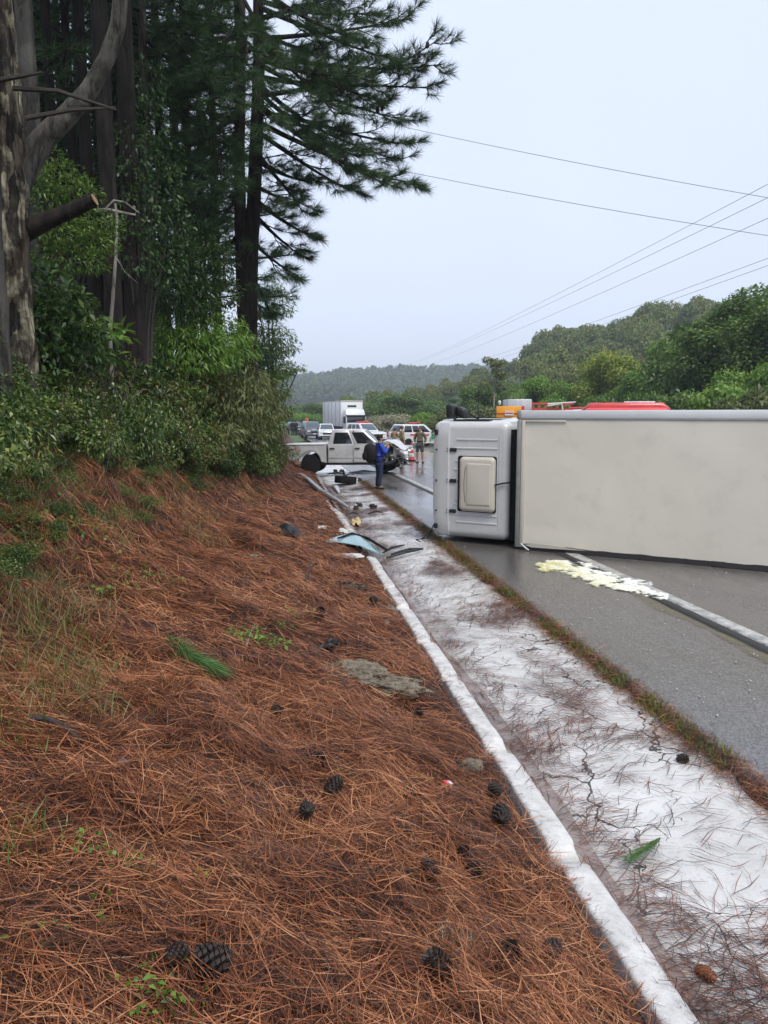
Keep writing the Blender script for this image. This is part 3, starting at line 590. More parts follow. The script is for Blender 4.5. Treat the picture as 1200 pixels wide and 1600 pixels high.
for Y in (1.77, 1.18, 0.60):
    MB().box(CX0 + 0.368, CX0 + 0.505, Y - 0.035, Y + 0.035, -0.165, -0.135).build('roof_clip', M['black_plastic'], cabo, bevel=0.008)
    for dy in (-0.025, 0.025): MB().lathe([(0.012, -0.118), (0.012, -0.106), (0.006, -0.102)], (CX0 + 0.33, Y + dy, 0), 'z', 8).build('visor_bolt', M['black_plastic'], cabo)
    MB().lathe([(0.018, -0.122), (0.018, -0.108), (0.008, -0.104)], (CX0 + 0.10, Y, 0), 'z', 8).build('visor_bolt', M['black_plastic'], cabo)
MB().box(CX0 + 0.53, CX0 + 0.57, 1.15, 1.20, -0.165, -0.135).build('roof_clip', M['black_plastic'], cabo, bevel=0.008)
for (Y, x0, x1) in ((1.965, -1.27, -0.45), (1.805, -1.33, -0.45), (1.56, -1.30, -1.12), (1.40, -1.33, -1.14), (0.83, -1.30, -1.13), (0.73, -1.32, -1.10), (0.545, -1.30, -0.45), (0.40, -1.27, -0.45)):
    MB().prism([(Y - 0.022, -0.166), (Y - 0.010, -0.149), (Y + 0.010, -0.149), (Y + 0.022, -0.166)], x0, x1, axis='x').build('pressed_rib', M['cab_paint'], cabo, smooth=False)
MB().prism([(-0.427, -0.166), (-0.418, -0.152), (-0.404, -0.152), (-0.395, -0.166)], 0.32, 2.05, axis='y').warp(lambda x, y, z: (x, y, z)).build('pressed_rib', M['cab_paint'], cabo)
rounded_slab(-1.165, -0.375, 0.60, 1.665, -0.20, -0.128, 0.045, 4).build('hatch_seal', M['rubber'], cabo, smooth=True).location.x = -0.085
hat = rounded_slab(-1.150, -0.390, 0.618, 1.648, -0.16, -0.066, 0.075, 5).warp(lambda x, y, z: (x + (0.05 * ((y - 1.13) / 0.5) ** 2 if x < -0.8 else 0), y, z)).build('roof_hatch', M['cream_panel'], trk, smooth=True)
hat.location.x = -0.085
rounded_slab(-0.985, -0.455, 0.735, 1.535, -0.10, -0.054, 0.03, 4).warp(lambda x, y, z: (x + (0.04 * ((y - 1.13) / 0.4) ** 2 if x < -0.7 else 0), y, z)).build('hatch_panel', M['cream_panel'], hat, smooth=True)
V = [(-0.992 + 0.04 * ((y - 1.13) / 0.4) ** 2, y, -0.0645) for y in np.linspace(0.80, 1.46, 9)]
MB().tube(V, 0.005, 5).build('hatch_groove', M['dark_steel'], hat)
for y in (0.84, 0.93, 1.05, 1.18, 1.29): MB().box(-1.105, -1.092, y, y + 0.05 + 0.03 * random.random(), -0.09, -0.072).build('hatch_scuff', M['dark_steel'], hat)
MB().tube([(-0.47, 1.14, -0.10), (-0.32, 1.18, -0.125), (-0.12, 1.21, -0.16), (0.0, 1.24, -0.22)], 0.016, 6).build('strap', M['rubber'], trk)
MB().box(-0.255, -0.035, 0.10, 2.16, -2.1, -0.30).build('cab_gap_dark_fill', M['rubber'], trk)  # black filler added so the gap behind the cab looks deep in shade
MB().box(-0.40, -0.262, 0.12, 2.30, -1.9, -0.36).warp(cabwarp).build('air_deflector', M['cab_paint'], cabo, bevel=0.05)
# mirror, aerial and rain rail on the side that now faces the sky
MB().box(CX0 + 0.33, -0.70, 2.315, 2.345, -0.52, -0.34).build('rain_rail', M['black_plastic'], cabo, bevel=0.01)
mir = MB().tube([(CX0 + 0.30, 2.24, -0.50), (CX0 + 0.295, 2.42, -0.52)], 0.018, 6).build('mirror_arm', M['black_plastic'], trk); MB().tube([(CX0 + 0.66, 2.28, -0.9), (CX0 + 0.62, 2.36, -0.85), (CX0 + 0.5, 2.46, -0.72)], 0.018, 6).build('mirror_brace', M['black_plastic'], mir)
mh = MB().box(CX0 + 0.14, CX0 + 0.30, 2.36, 2.63, -0.66, -0.42).warp(lambda x, y, z: (x, y + (x - CX0 - 0.2) * -0.15, z)).build('mirror_head', M['black_plastic'], mir, bevel=0.035, seg=3)
MB().box(CX0 + 0.303, CX0 + 0.49, 2.40, 2.60, -0.74, -0.52).warp(lambda x, y, z: (x, y - (x - CX0 - 0.3) * 0.3, z)).build('mirror_shell', M['black_plastic'], mir, bevel=0.05, seg=3)
MB().tube([(CX0 + 0.78, 2.30, -0.55), (CX0 + 0.765, 2.60, -0.55), (CX0 + 0.77, 2.88, -0.55)], [0.014, 0.009, 0.006], 6).build('aerial', M['black_plastic'], trk)
MB().tube([(CX0 - 0.03, 0.30, -0.3), (CX0 - 0.12, 0.02, -0.2), (CX0 - 0.30, -0.0, -0.05), (CX0 - 0.10, 0.0, 0.15)], 0.011, 6).tube([(CX0 + 0.02, 0.2, -0.25), (CX0 - 0.22, 0.01, -0.12), (CX0 - 0.05, 0.0, 0.05)], 0.008, 6).build('torn_cable', M['rubber'], trk)
# chassis and wheels, on the far side
ch = MB().box(-1.6, BL - 0.3, 0.75, 0.85, -2.75, -2.5).box(-1.6, BL - 0.3, 1.6, 1.7, -2.75, -2.5).build('chassis', M['dark_steel'], trk)
def wheel_mesh(r, w, rim_mat=None, n=24):
    t = MB().lathe([(r * 0.62, -w / 2), (r * 0.93, -w / 2), (r, -w * 0.36), (r, w * 0.36), (r * 0.93, w / 2), (r * 0.62, w / 2)], n=n).mesh('tyre', smooth=True)
    k = MB().lathe([(r * 0.63, -w * 0.42), (r * 0.56, -w * 0.47), (r * 0.5, -w * 0.30), (r * 0.2, -w * 0.36), (r * 0.16, -w * 0.44), (r * 0.16, w * 0.40), (r * 0.6, w * 0.42)], n=n).mesh('rim', smooth=True)
    return t, k
def add_wheel(parent, loc, tm_, rm, rim_mat, rot=None, name='wheel'):
    w = link(name, tm_, M['rubber'], parent); w.location = loc
    k = link('rim', rm, rim_mat, w)
    if rot: w.rotation_euler = rot
    return w
tt, tr = wheel_mesh(0.48, 0.28)
for X in (-0.9, 4.4):
    for Y in (0.32, 2.1): add_wheel(trk, (X, Y, -2.85), tt, tr, M['steel'])
# ---------------------------------------------------------------- cars
def arch(cx, r, z0, n=9):
    return [(cx - r * math.cos(PI * k / n), z0 + r * math.sin(PI * k / n) * 0.98) for k in range(n + 1)]
def bil(q, u, v): 
    a, b, c, d = [Vector(p) for p in q]; return (a * (1 - u) + b * u) * (1 - v) + (d * (1 - u) + c * u) * v
def panel(q, u0, u1, v0, v1, off=0.006, th=0.02):
    P = [bil(q, u0, v0), bil(q, u1, v0), bil(q, u1, v1), bil(q, u0, v1)]
    n = (P[1] - P[0]).cross(P[3] - P[0]).normalized()
    return MB().add([p + n * off for p in P] + [p - n * th for p in P], [(0, 1, 2, 3), (7, 6, 5, 4), (0, 4, 5, 1), (1, 5, 6, 2), (2, 6, 7, 3), (3, 7, 4, 0)])
def greenhouse(root, mat, gm, xb0, xb1, xr0, xr1, zb, zr, wb, wr, splits, front_gm=None):
    """cabin frustum with windscreen, rear window and side windows set into it"""
    B = [(xb0, -wb, zb), (xb1, -wb, zb), (xb1, wb, zb), (xb0, wb, zb)]; T = [(xr0, -wr, zr), (xr1, -wr, zr), (xr1, wr, zr), (xr0, wr, zr)]
    cabn = MB().add(B + T, [(0, 3, 2, 1), (4, 5, 6, 7), (0, 1, 5, 4), (1, 2, 6, 5), (2, 3, 7, 6), (3, 0, 4, 7)]).build('cabin', mat, root, bevel=0.05, seg=3)
    panel([B[1], B[2], T[2], T[1]], 0.06, 0.94, 0.10, 0.90, 0.004, 0.03).build('windscreen', front_gm or gm, root, bevel=0.008)
    panel([B[3], B[0], T[0], T[3]], 0.08, 0.92, 0.18, 0.88, 0.004, 0.03).build('rear_window', gm, root, bevel=0.008)
    for s, q in ((-1, [B[0], B[1], T[1], T[0]]), (1, [B[2], B[3], T[3], T[2]])):
        for (u0, u1) in splits:
            a, b_ = (u0, u1) if s < 0 else (1 - u1, 1 - u0)
            panel(q, a, b_, 0.12, 0.84, 0.004, 0.03).build('side_window', gm, root, bevel=0.008)
    return cabn
def car(name, label, loc, rz, mat, L=4.4, W=1.76, H=1.55, belt=0.95, hood=0.88, nose=0.62, wr_=0.32, cabx=(-1.95, 0.95, -1.35, 0.25), group=None, lights_amber=False):
    root = empty(name, loc, rz); tag(root, label, 'car', group)
    h = L / 2; fa, ra = h - 0.82, -h + 0.80
    top = [(h, 0.36), (h - 0.02, nose), (h - 0.14, hood - 0.06), (cabx[1] + 0.02, hood + 0.05), (cabx[1] - 0.25, belt), (-h + 0.22, belt), (-h + 0.05, belt - 0.10), (-h, 0.55), (-h + 0.04, 0.30)]
    poly = [(-h + 0.3, 0.22)] + arch(ra, wr_ + 0.06, 0.24) + arch(fa, wr_ + 0.06, 0.24) + [(h - 0.25, 0.22)] + top
    MB().prism(poly, -W / 2, W / 2, 'y', inset=0.06).build('body', mat, root, smooth=True)
    greenhouse(root, mat, M['glass'], cabx[0], cabx[1], cabx[2], cabx[3], belt - 0.02, H, W / 2 - 0.07, W / 2 - 0.24, [(0.10, 0.36), (0.39, 0.63), (0.66, 0.90)], M['clear_glass'])
    tm_, rm = wheel_mesh(wr_, 0.2, n=18)
    for x in (fa, ra):
        for s in (-1, 1): add_wheel(root, (x, s * (W / 2 - 0.12), wr_), tm_, rm, M['alu'], (0, 0, PI if s > 0 else 0))
    for s in (-1, 1):
        MB().box(h - 0.30, h - 0.005, s * (W / 2 - 0.30) - 0.17, s * (W / 2 - 0.30) + 0.17, nose - 0.01, nose + 0.14).build('headlight', M['white_lens'], root, bevel=0.03)
        MB().box(-h - 0.004, -h + 0.22, s * (W / 2 - 0.17) - 0.13, s * (W / 2 - 0.17) + 0.13, belt - 0.28, belt - 0.07).build('tail_light', M['red_lens'], root, bevel=0.03)
        MB().box(cabx[1] - 0.38, cabx[1] - 0.20, s * (W / 2 + 0.08) - 0.10, s * (W / 2 + 0.08) + 0.10, belt + 0.0, belt + 0.14).build('door_mirror', M['black_plastic'], root, bevel=0.03)
    MB().box(h - 0.05, h + 0.012, -0.45, 0.45, nose - 0.13, nose + 0.06).build('grille', M['black_plastic'], root, bevel=0.02)
    MB().box(h - 0.05, h + 0.022, -0.20, 0.20, nose - 0.27, nose - 0.15).build('number_plate', M['plate'], root, bevel=0.006)
    MB().box(h - 0.12, h + 0.010, -0.65, 0.65, 0.26, 0.34).build('bumper_intake', M['black_plastic'], root, bevel=0.02)
    return root
def face_cam(p, off=0.0):               # heading (local +X towards the camera) turned by off
    return math.atan2(-p.y, -p.x) + off
def text(s, size, mat, parent, mtx, name='lettering'):
    cu = bpy.data.curves.new(name, 'FONT'); cu.body = s; cu.size = size; cu.extrude = 0.003; cu.align_x = 'CENTER'; cu.align_y = 'CENTER'
    t_ = bpy.data.objects.new('tmp_text', cu); C.objects.link(t_); me = bpy.data.meshes.new_from_object(t_.evaluated_get(bpy.context.evaluated_depsgraph_get())); bpy.data.objects.remove(t_)
    o = link(name, me, mat, parent); o.matrix_local = mtx; return o
def side_text(s, size, mat, root, x, y, z):                                   # lettering on a vehicle's side: y < 0 reads from the side y < 0
    R = Matrix.Rotation(PI / 2, 4, 'X') if y < 0 else Matrix.Rotation(PI, 4, 'Z') @ Matrix.Rotation(PI / 2, 4, 'X')
    return text(s, size, mat, root, Matrix.Translation((x, y, z)) @ R)
RZ = 0.02
def gp(px, d):
    p = at_d(px, 700, d); return Vector((p.x, p.y, RZ))
p = gp(462, 112); car('sedan', 'dark blue sedan stopped in the distance beyond the two people', p, face_cam(p, 0.25), M['blue_car'], H=1.42, group=None)
p = gp(487, 82); car('minivan', 'dark grey people carrier waiting behind the white hatchback', p, face_cam(p, 0.16), M['dark_car'], L=4.5, W=1.84, H=1.72, belt=1.02, hood=1.0, nose=0.68, cabx=(-2.1, 1.25, -1.8, 0.35))
p = gp(510, 78); car('hatchback', 'small white hatchback stopped behind the pickup bed', p, face_cam(p, 0.06), M['white_paint'], L=3.9, W=1.68, H=1.52, cabx=(-1.8, 0.95, -1.4, 0.15))
def police(p, rz, label, text_side):
    c = car('patrol_car', label, p, rz, M['white_paint'], L=4.55, W=1.82, H=1.70, belt=1.04, hood=1.0, nose=0.72, wr_=0.36, cabx=(-2.15, 1.05, -1.75, 0.2), group='patrol cars at the crash')
    lb = MB().box(-0.45, -0.15, -0.62, 0.62, 1.72, 1.86).build('light_bar', M['red_lens'], c, bevel=0.04); MB().box(-0.36, -0.24, -0.5, 0.5, 1.68, 1.73).build('light_bar_mount', M['black_plastic'], lb)
    for s in (-1, 1):
        y0, y1 = (-0.925, -0.905) if s < 0 else (0.905, 0.925)
        MB().prism([(0.55, 0.60), (1.25, 0.62), (1.50, 0.98), (0.80, 0.98)], y0, y1, 'y').build('green_stripe', M['green_paint'], c)
        MB().prism([(-1.25, 0.86), (0.35, 0.80), (0.50, 0.94), (-1.25, 0.98)], y0, y1, 'y').build('red_stripe', M['red_paint'], c)
        side_text('RTM', 0.34, M['ink'], c, 0.85 * 1, s * 0.93, 0.46 + 0.0)
    return c
p = gp(570, 68); police(p, face_cam(p, 0.55), 'white patrol car with red light bar in front of the white lorry', True)
p = gp(652, 60); police(p, face_cam(p, PI - 0.98), 'white patrol car with green side panel and red light bar beside the bushes', True)
# ---------------------------------------------------------------- lorry standing in the queue
p = gp(557, 90); lo = empty('box_lorry', p, face_cam(p, 0.30)); tag(lo, 'white cab lorry with tall white box body waiting in the queue', 'lorry')
MB().box(-1.5, 0, -1.24, 1.24, 0.65, 2.35).warp(lambda x, y, z: (x - 0.10 * max(0, z - 1.5), y, z)).build('cab', M['white_paint'], lo, bevel=0.10, seg=3)
MB().box(-1.55, -0.2, -1.2, 1.2, 2.30, 3.05).warp(lambda x, y, z: (x - (0.45 * (z - 2.3) if x > -0.8 else 0), y * (1 - 0.08 * (z - 2.3)), z)).build('roof_fairing', M['white_paint'], lo, bevel=0.12, seg=3)
MB().box(-0.16, 0.012, -1.12, 1.12, 1.52, 2.30).warp(lambda x, y, z: (x - 0.12 * (z - 1.5), y, z)).build('windscreen', M['glass'], lo, bevel=0.05)
MB().box(-0.45, 0.06, -1.22, 1.22, 2.24, 2.40).build('sun_visor', M['glass'], lo, bevel=0.04)
for s in (-1, 1):
    MB().box(-1.1, -0.35, s * 1.24 - 0.012, s * 1.24 + 0.012, 1.5, 2.2).build('side_window', M['glass'], lo)
    MB().box(-0.05, 0.10, s * 1.45 - 0.14, s * 1.45 + 0.14, 1.45, 2.25).build('door_mirror', M['black_plastic'], lo, bevel=0.03)
    MB().box(-0.12, 0.02, s * 0.95 - 0.2, s * 0.95 + 0.2, 0.72, 0.95).build('headlight', M['white_lens'], lo, bevel=0.03)
MB().box(-0.10, 0.02, -0.7, 0.7, 0.95, 1.38).build('grille', M['black_plastic'], lo, bevel=0.03)
MB().box(-0.35, 0.06, -1.24, 1.24, 0.38, 0.66).build('bumper', M['white_paint'], lo, bevel=0.05)
bx = MB().box(-10.2, -1.75, -1.33, 1.33, 1.05, 4.05).build('box_body', M['box_side'], lo, bevel=0.03)
for k in range(5): MB().box(-9.3 + 1.7 * k, -9.2 + 1.7 * k, -1.352, -1.328, 1.1, 4.0).build('side_seam', M['box_trim'], bx)
MB().box(-10.25, -1.7, -1.35, -1.325, 4.0, 4.1).box(-1.78, -1.70, -1.35, 1.35, 4.0, 4.1).build('roof_rail', M['cream_panel'], bx)
MB().box(-1.752, -1.735, -0.55, 0.55, 3.3, 3.55).build('box_vent', M['dark_steel'], bx)
MB().box(-9.8, -0.4, -0.45, 0.45, 0.6, 1.05).build('chassis', M['dark_steel'], lo)
tt2, tr2 = wheel_mesh(0.5, 0.28, n=18)
for x in (-0.75, -6.9, -8.2):
    for s in (-1, 1): add_wheel(lo, (x, s * 1.05, 0.5), tt2, tr2, M['steel'])
# ---------------------------------------------------------------- service truck and red van behind the overturned truck
p = gp(797, 27); sv = empty('service_truck', p, face_cam(p, PI + 0.12)); tag(sv, 'yellow backed service truck with ladder rack showing above the tipped cab', 'truck')
MB().box(-0.0, 4.6, -1.05, 1.05, 0.5, 2.05).build('body', M['box_side'], sv, bevel=0.04)
MB().box(4.7, 6.2, -1.0, 1.0, 0.5, 2.2).build('cab', M['white_paint'], sv, bevel=0.15, seg=3)
yl = MB().box(-0.10, 0.05, -0.36, 0.50, 2.20, 2.72).build('yellow_board', M['amber_paint'], sv, bevel=0.02)
MB().box(-0.125, -0.098, -0.36, 0.50, 2.47, 2.492).build('red_stripe', M['red_paint'], yl)
MB().box(-0.13, -0.096, -0.08, 0.22, 2.40, 2.56).build('notice_plate', M['plate'], yl)
MB().box(-0.135, -0.105, -0.06, 0.20, 2.465, 2.50).build('notice_print', M['ink_red'], yl)
MB().box(-0.12, 0.03, -0.45, -0.365, 2.15, 2.73).build('marker_lamp', M['red_lens'], yl, bevel=0.02)
MB().ball((-0.05, 0.40, 2.83), (0.06, 0.06, 0.09), 10, 6).build('beacon', M['white_lens'], sv)
for k in range(4): MB().box(-0.06, -0.02, -0.9 + 0.44 * k, -0.9 + 0.44 * k + 0.36, 2.07, 2.25).build('tail_panel', M['alu'], sv, bevel=0.01)
MB().box(1.0, 2.6, -0.86, 0.0, 2.30, 2.98).build('roof_locker', M['alu'], sv, bevel=0.03)
la = MB().box(1.6, 1.7, -2.45, -0.88, 2.80, 2.86).box(1.6, 1.7, -2.45, -0.88, 2.60, 2.66)
for k in range(7): la.box(1.62, 1.68, -2.35 + 0.22 * k, -2.30 + 0.22 * k, 2.661, 2.799)
la.build('ladder', M['red_paint'], sv)
MB().tube([(1.5, -1.5, 2.75), (1.5, -2.0, 2.82), (1.45, -2.1, 2.3)], 0.03, 6).tube([(1.5, -2.5, 2.88), (1.5, -1.5, 2.82)], 0.025, 6).build('rack_tube', M['white_paint'], sv)
MB().box(0.5, 4.5, -4.1, -2.6, 0.5, 2.62).build('side_unit', M['box_side'], sv, bevel=0.1)
MB().box(1.0, 1.2, -4.05, -2.2, 2.63, 2.70).build('red_rail', M['red_paint'], sv, bevel=0.01)
for x in (0.8, 5.4):
    for s in (-1, 1): add_wheel(sv, (x, s * 0.92, 0.45), tt2, tr2, M['steel'])
p = gp(977, 21.5); vn = empty('red_van', p, face_cam(p, PI + 0.05)); tag(vn, 'red rescue van of which only the rounded roof shows over the tipped box', 'van')
MB().box(0, 5.3, -1.12, 1.12, 0.45, 2.62).warp(lambda x, y, z: (x - (0.5 * max(0, z - 1.3) if x > 3 else 0), y, z)).build('body', M['red_paint'], vn, bevel=0.18, seg=4)
MB().box(0.25, 4.2, -1.0, 1.0, 2.55, 2.75).warp(lambda x, y, z: (x, y * (1.18 if z < 2.65 else 0.93), z)).build('roof', M['red_paint'], vn, bevel=0.09, seg=4)
MB().box(0.5, 0.8, -0.75, 0.05, 2.735, 2.79).build('light_bar', M['white_lens'], vn, bevel=0.02)
MB().tube([(0.6, 0.35, 2.7), (0.6, 0.35, 2.88)], 0.025, 6).build('vent_pipe', M['steel'], vn)
MB().box(-0.015, 0.03, -0.9, 0.9, 1.4, 2.1).build('rear_window', M['glass'], vn, bevel=0.02)
for x in (0.9, 4.4):
    for s in (-1, 1): add_wheel(vn, (x, s * 0.98, 0.38), tt2, tr2, M['steel'])
# ---------------------------------------------------------------- crashed pickup across the shoulder
Pr = at_d(452, 735, 32.6); Pf = at_d(646, 735, 31.9); Pr.z = 0.02; Pf.z = 0.02
dv = (Pf - Pr); rzp = math.atan2(dv.y, dv.x); K = 5.15 / 5.15
pk = empty('pickup', (Pr.x, Pr.y, 0.03), rzp); tag(pk, 'silver crew cab pickup with its front end smashed open', 'pickup'); pk.rotation_euler = (0, math.radians(-0.6), rzp)
W2 = 0.90
bed = [(0.02, 0.56), (0.55, 0.50)] + arch(1.08, 0.46, 0.50) + [(1.75, 0.46), (1.75, 1.17), (0.05, 1.14), (0.0, 1.05), (0.0, 0.7)]
MB().prism(bed, -W2, W2, 'y', inset=0.03).build('bed', M['silver_paint'], pk, smooth=True)
MB().box(0.03, 1.74, -W2 + 0.03, W2 - 0.03, 1.165, 1.22).warp(lambda x, y, z: (x, y, z + 0.02 * (x / 1.7))).build('bed_cover', M['white_paint'], pk, bevel=0.02)
for s in (-1, 1):
    ar = [(1.08 - 0.53 * math.cos(PI * k / 12), 0.50 + 0.53 * math.sin(PI * k / 12)) for k in range(13)] + [(1.08 + 0.46 * math.cos(PI * k / 12), 0.50 + 0.46 * math.sin(PI * k / 12)) for k in range(13)]
    y0, y1 = (-W2 - 0.035, -W2 + 0.02) if s < 0 else (W2 - 0.02, W2 + 0.035)
    MB().prism(ar, y0, y1, 'y').build('arch_flare', M['silver_paint'], pk)
body = [(1.79, 0.46), (3.62, 0.44)] + [(3.72, 0.50), (3.78, 0.72), (3.9, 0.88)] + [(3.95, 1.16), (3.7, 1.20), (1.79, 1.20)]
MB().prism(body, -W2, W2, 'y', inset=0.03).build('cab_body', M['silver_paint'], pk, smooth=True)
MB().box(1.745, 1.80, -W2 + 0.04, W2 - 0.04, 0.5, 1.15).build('bed_gap', M['black_plastic'], pk)
greenhouse(pk, M['silver_paint'], M['glass'], 1.80, 3.92, 1.98, 3.22, 1.18, 1.80, W2 - 0.04, W2 - 0.20, [], M['clear_glass'])
gq = [(1.80, -W2 + 0.04, 1.18), (3.92, -W2 + 0.04, 1.18), (3.22, -W2 + 0.20, 1.80), (1.98, -W2 + 0.20, 1.80)]; gq2 = [(3.92, W2 - 0.04, 1.18), (1.80, W2 - 0.04, 1.18), (1.98, W2 - 0.20, 1.80), (3.22, W2 - 0.20, 1.80)]
# doors with windows, handles
def door(x0, x1, u0, u1, off, dent=0.0, rot=0.0):
    n = 10; V = []; F = []
    for j in range(7):
        for i in range(n + 1):
            x = x0 + (x1 - x0) * i / n; z = 0.50 + 0.69 * j / 6
            b_ = 0.035 * math.sin(PI * (z - 0.45) / 0.85); d = dent * math.exp(-((x - x1 + 0.25) / 0.22) ** 2 - ((z - 0.8) / 0.22) ** 2) * (1 + 0.7 * float(vnoise(np.array(x * 9), np.array(z * 9), s=5)))
            V.append((x, -W2 - off - b_ + d, z))
    for j in range(6):
        for i in range(n): k = j * (n + 1) + i; F.append((k, k + 1, k + n + 2, k + n + 1))
    m = len(V); V2 = [(x, y + 0.03, z) for x, y, z in V]; ring = list(range(0, n)) + [n + (n + 1) * j for j in range(6)] + [6 * (n + 1) + i for i in range(n, 0, -1)] + [(n + 1) * j for j in range(6, 0, -1)]
    F += [(ring[(k + 1) % len(ring)], ring[k], ring[k] + m, ring[(k + 1) % len(ring)] + m) for k in range(len(ring))]
    d_ = MB().add(V + V2, F).build('door', M['silver_paint'], pk, smooth=True)
    MB().box(x0 + 0.05, x0 + 0.26, -W2 - off - 0.075, -W2 - off - 0.03, 1.02, 1.065).build('handle', M['black_plastic'], d_, bevel=0.012)
    MB().box(x0 + 0.02, x1 - 0.02, -W2 - off - 0.048, -W2 - off - 0.02, 0.66, 0.69).build('rub_strip', M['silver_paint'], d_, bevel=0.008)
    fr = panel(gq, u0, u1, -0.02, 0.93, 0.012 + off, 0.01).build('window_frame', M['silver_paint'], d_, bevel=0.01)
    panel(gq, u0 + 0.05, u1 - 0.03, 0.06, 0.80, 0.019 + off, 0.004).build('window_pane', M['glass'], d_, bevel=0.01)
    return d_
door(1.84, 2.83, 0.05, 0.52, 0.004)
door(2.87, 3.86, 0.535, 0.96, 0.03, dent=0.09)
for (u0, u1) in ((0.08, 0.46), (0.54, 0.9)): panel(gq2, u0, u1, 0.1, 0.8, 0.006, 0.01).build('side_window', M['glass'], pk)
MB().box(2.825, 2.875, -W2 - 0.012, -W2 + 0.05, 0.5, 1.75).warp(lambda x, y, z: (x, y + max(0, z - 1.18) * 0.26, z)).build('door_gap', M['black_plastic'], pk)
tl = MB().box(-0.02, 0.13, -W2 - 0.02, -W2 + 0.12, 0.80, 1.10).build('tail_light', M['red_lens'], pk, bevel=0.02); MB().box(-0.025, 0.12, -W2 - 0.026, -W2 + 0.1, 0.93, 1.07).build('lamp_lens', M['white_lens'], tl, bevel=0.02)
MB().box(-0.02, 0.13, W2 - 0.12, W2 + 0.02, 0.80, 1.10).build('tail_light', M['red_lens'], pk, bevel=0.02)
MB().box(-0.16, 0.02, -W2 + 0.02, W2 - 0.02, 0.50, 0.68).build('rear_bumper', M['dark_steel'], pk, bevel=0.04)
MB().box(-0.17, -0.05, -W2 + 0.0, -W2 + 0.2, 0.66, 0.74).build('bumper_step', M['white_lens'], pk, bevel=0.02)
side_text('4x4', 0.15, M['ink_red'], pk, 0.40, -W2 - 0.008, 1.02)
tp, rp_ = wheel_mesh(0.40, 0.26, n=28)
add_wheel(pk, (1.08, -W2 + 0.15, 0.40), tp, rp_, M['dark_steel'], (0, 0, 0)); add_wheel(pk, (1.08, W2 - 0.15, 0.40), tp, rp_, M['dark_steel'], (0, 0, PI)); add_wheel(pk, (4.15, W2 - 0.15, 0.40), tp, rp_, M['dark_steel'], (0, 0, PI))
MB().box(1.1, 4.4, -0.5, 0.5, 0.34, 0.52).build('chassis', M['dark_steel'], pk)
# crumpled bonnet: folded sheet
nx, ny = 22, 18; V = []; F = []
for j in range(ny + 1):
    for i in range(nx + 1):
        u, v = i / nx, j / ny; x = 3.72 + 1.32 * u; y = -0.84 + 1.62 * v
        z = 1.20 + 0.10 * math.sin(PI * min(1, u * 1.25)) - 0.42 * max(0, u - 0.45) ** 1.25 * (1.5 - 0.6 * v)
        z += 0.06 * float(fbm(np.array(x * 3.1), np.array(y * 3.1), s=15, o=3)) * min(1, u * 3) + 0.05 * abs(math.sin(7 * u + 3 * v)) * u
        y += 0.05 * float(fbm(np.array(x * 3.5), np.array(y * 2.5 + 7), s=19, o=2)) * u; x += 0.07 * float(fbm(np.array(y * 3.5), np.array(x), s=29, o=2)) * u
        V.append((x, y, z))
for j in range(ny):
    for i in range(nx): k = j * (nx + 1) + i; F.append((k, k + 1, k + nx + 2, k + nx + 1))
bon = MB().add(V, F); bon.build('crumpled_bonnet', M['silver_paint'], pk, smooth=False)
nx, ny = 14, 8; V = []; F = []
for j in range(ny + 1):
    for i in range(nx + 1):
        u, v = i / nx, j / ny; x = 4.45 + 0.62 * u; z = 0.72 + 0.36 * v - 0.14 * u
        y = -0.70 - 0.22 * u + 0.10 * float(fbm(np.array(x * 5), np.array(z * 5), s=25, o=3)) + 0.12 * math.sin(5 * u + 2 * v)
        V.append((x, y, z))
for j in range(ny):
    for i in range(nx): k = j * (nx + 1) + i; F.append((k, k + 1, k + nx + 2, k + nx + 1))
MB().add(V, F).build('torn_wing', M['white_paint'], pk)
def scrap(c, r, seed, stretch=(1, 1, 1), n=14, m=10, amp=0.6):
    mb = MB().ball((0, 0, 0), 1.0, n, m)
    P = np.array(mb.v); d = 1 + amp * fbm(P[:, 0] * 1.6 + seed * 3.1, P[:, 1] * 1.6, P[:, 2] * 1.6, s=seed, o=3)
    P = P * d[:, None] * r * np.array(stretch) + np.array(c); mb.v = [tuple(q) for q in P]; return mb
parts = [('engine_block', (4.25, -0.30, 0.78), 0.30, (1.1, 1.3, 0.9), 'dark_steel'), ('radiator', (4.72, -0.25, 0.66), 0.24, (0.5, 2.4, 1.2), 'dark_steel'), ('airbox', (4.02, -0.62, 0.93), 0.15, (1.2, 1, 0.8), 'dead_wood'), ('alternator', (4.46, -0.62, 0.62), 0.14, (1, 1, 1), 'steel'),
         ('suspension_arm', (4.1, -0.72, 0.45), 0.16, (1.8, 0.7, 0.6), 'dark_steel'), ('headlamp_housing', (4.83, -0.55, 0.86), 0.14, (1.1, 0.9, 0.9), 'black_plastic'), ('bumper_bar', (4.86, -0.1, 0.46), 0.16, (0.8, 4.0, 0.8), 'black_plastic'), ('fan_shroud', (4.60, -0.45, 0.40), 0.17, (1.4, 1.5, 0.8), 'black_plastic'),
         ('brake_drum', (4.82, -0.68, 0.34), 0.13, (1, 0.8, 1.2), 'chrome'), ('inner_wing', (3.95, -0.5, 0.62), 0.2, (1.2, 1.2, 1.0), 'black_plastic'), ('far_wing', (4.5, 0.72, 0.85), 0.3, (1.9, 0.4, 0.7), 'silver_paint'), ('cross_member', (4.5, 0.1, 0.36), 0.16, (2.6, 3.2, 0.5), 'dark_steel')]
for i, (nm, c, r, st, mt) in enumerate(parts): scrap(c, r, 40 + i, st).build(nm, M[mt], pk)
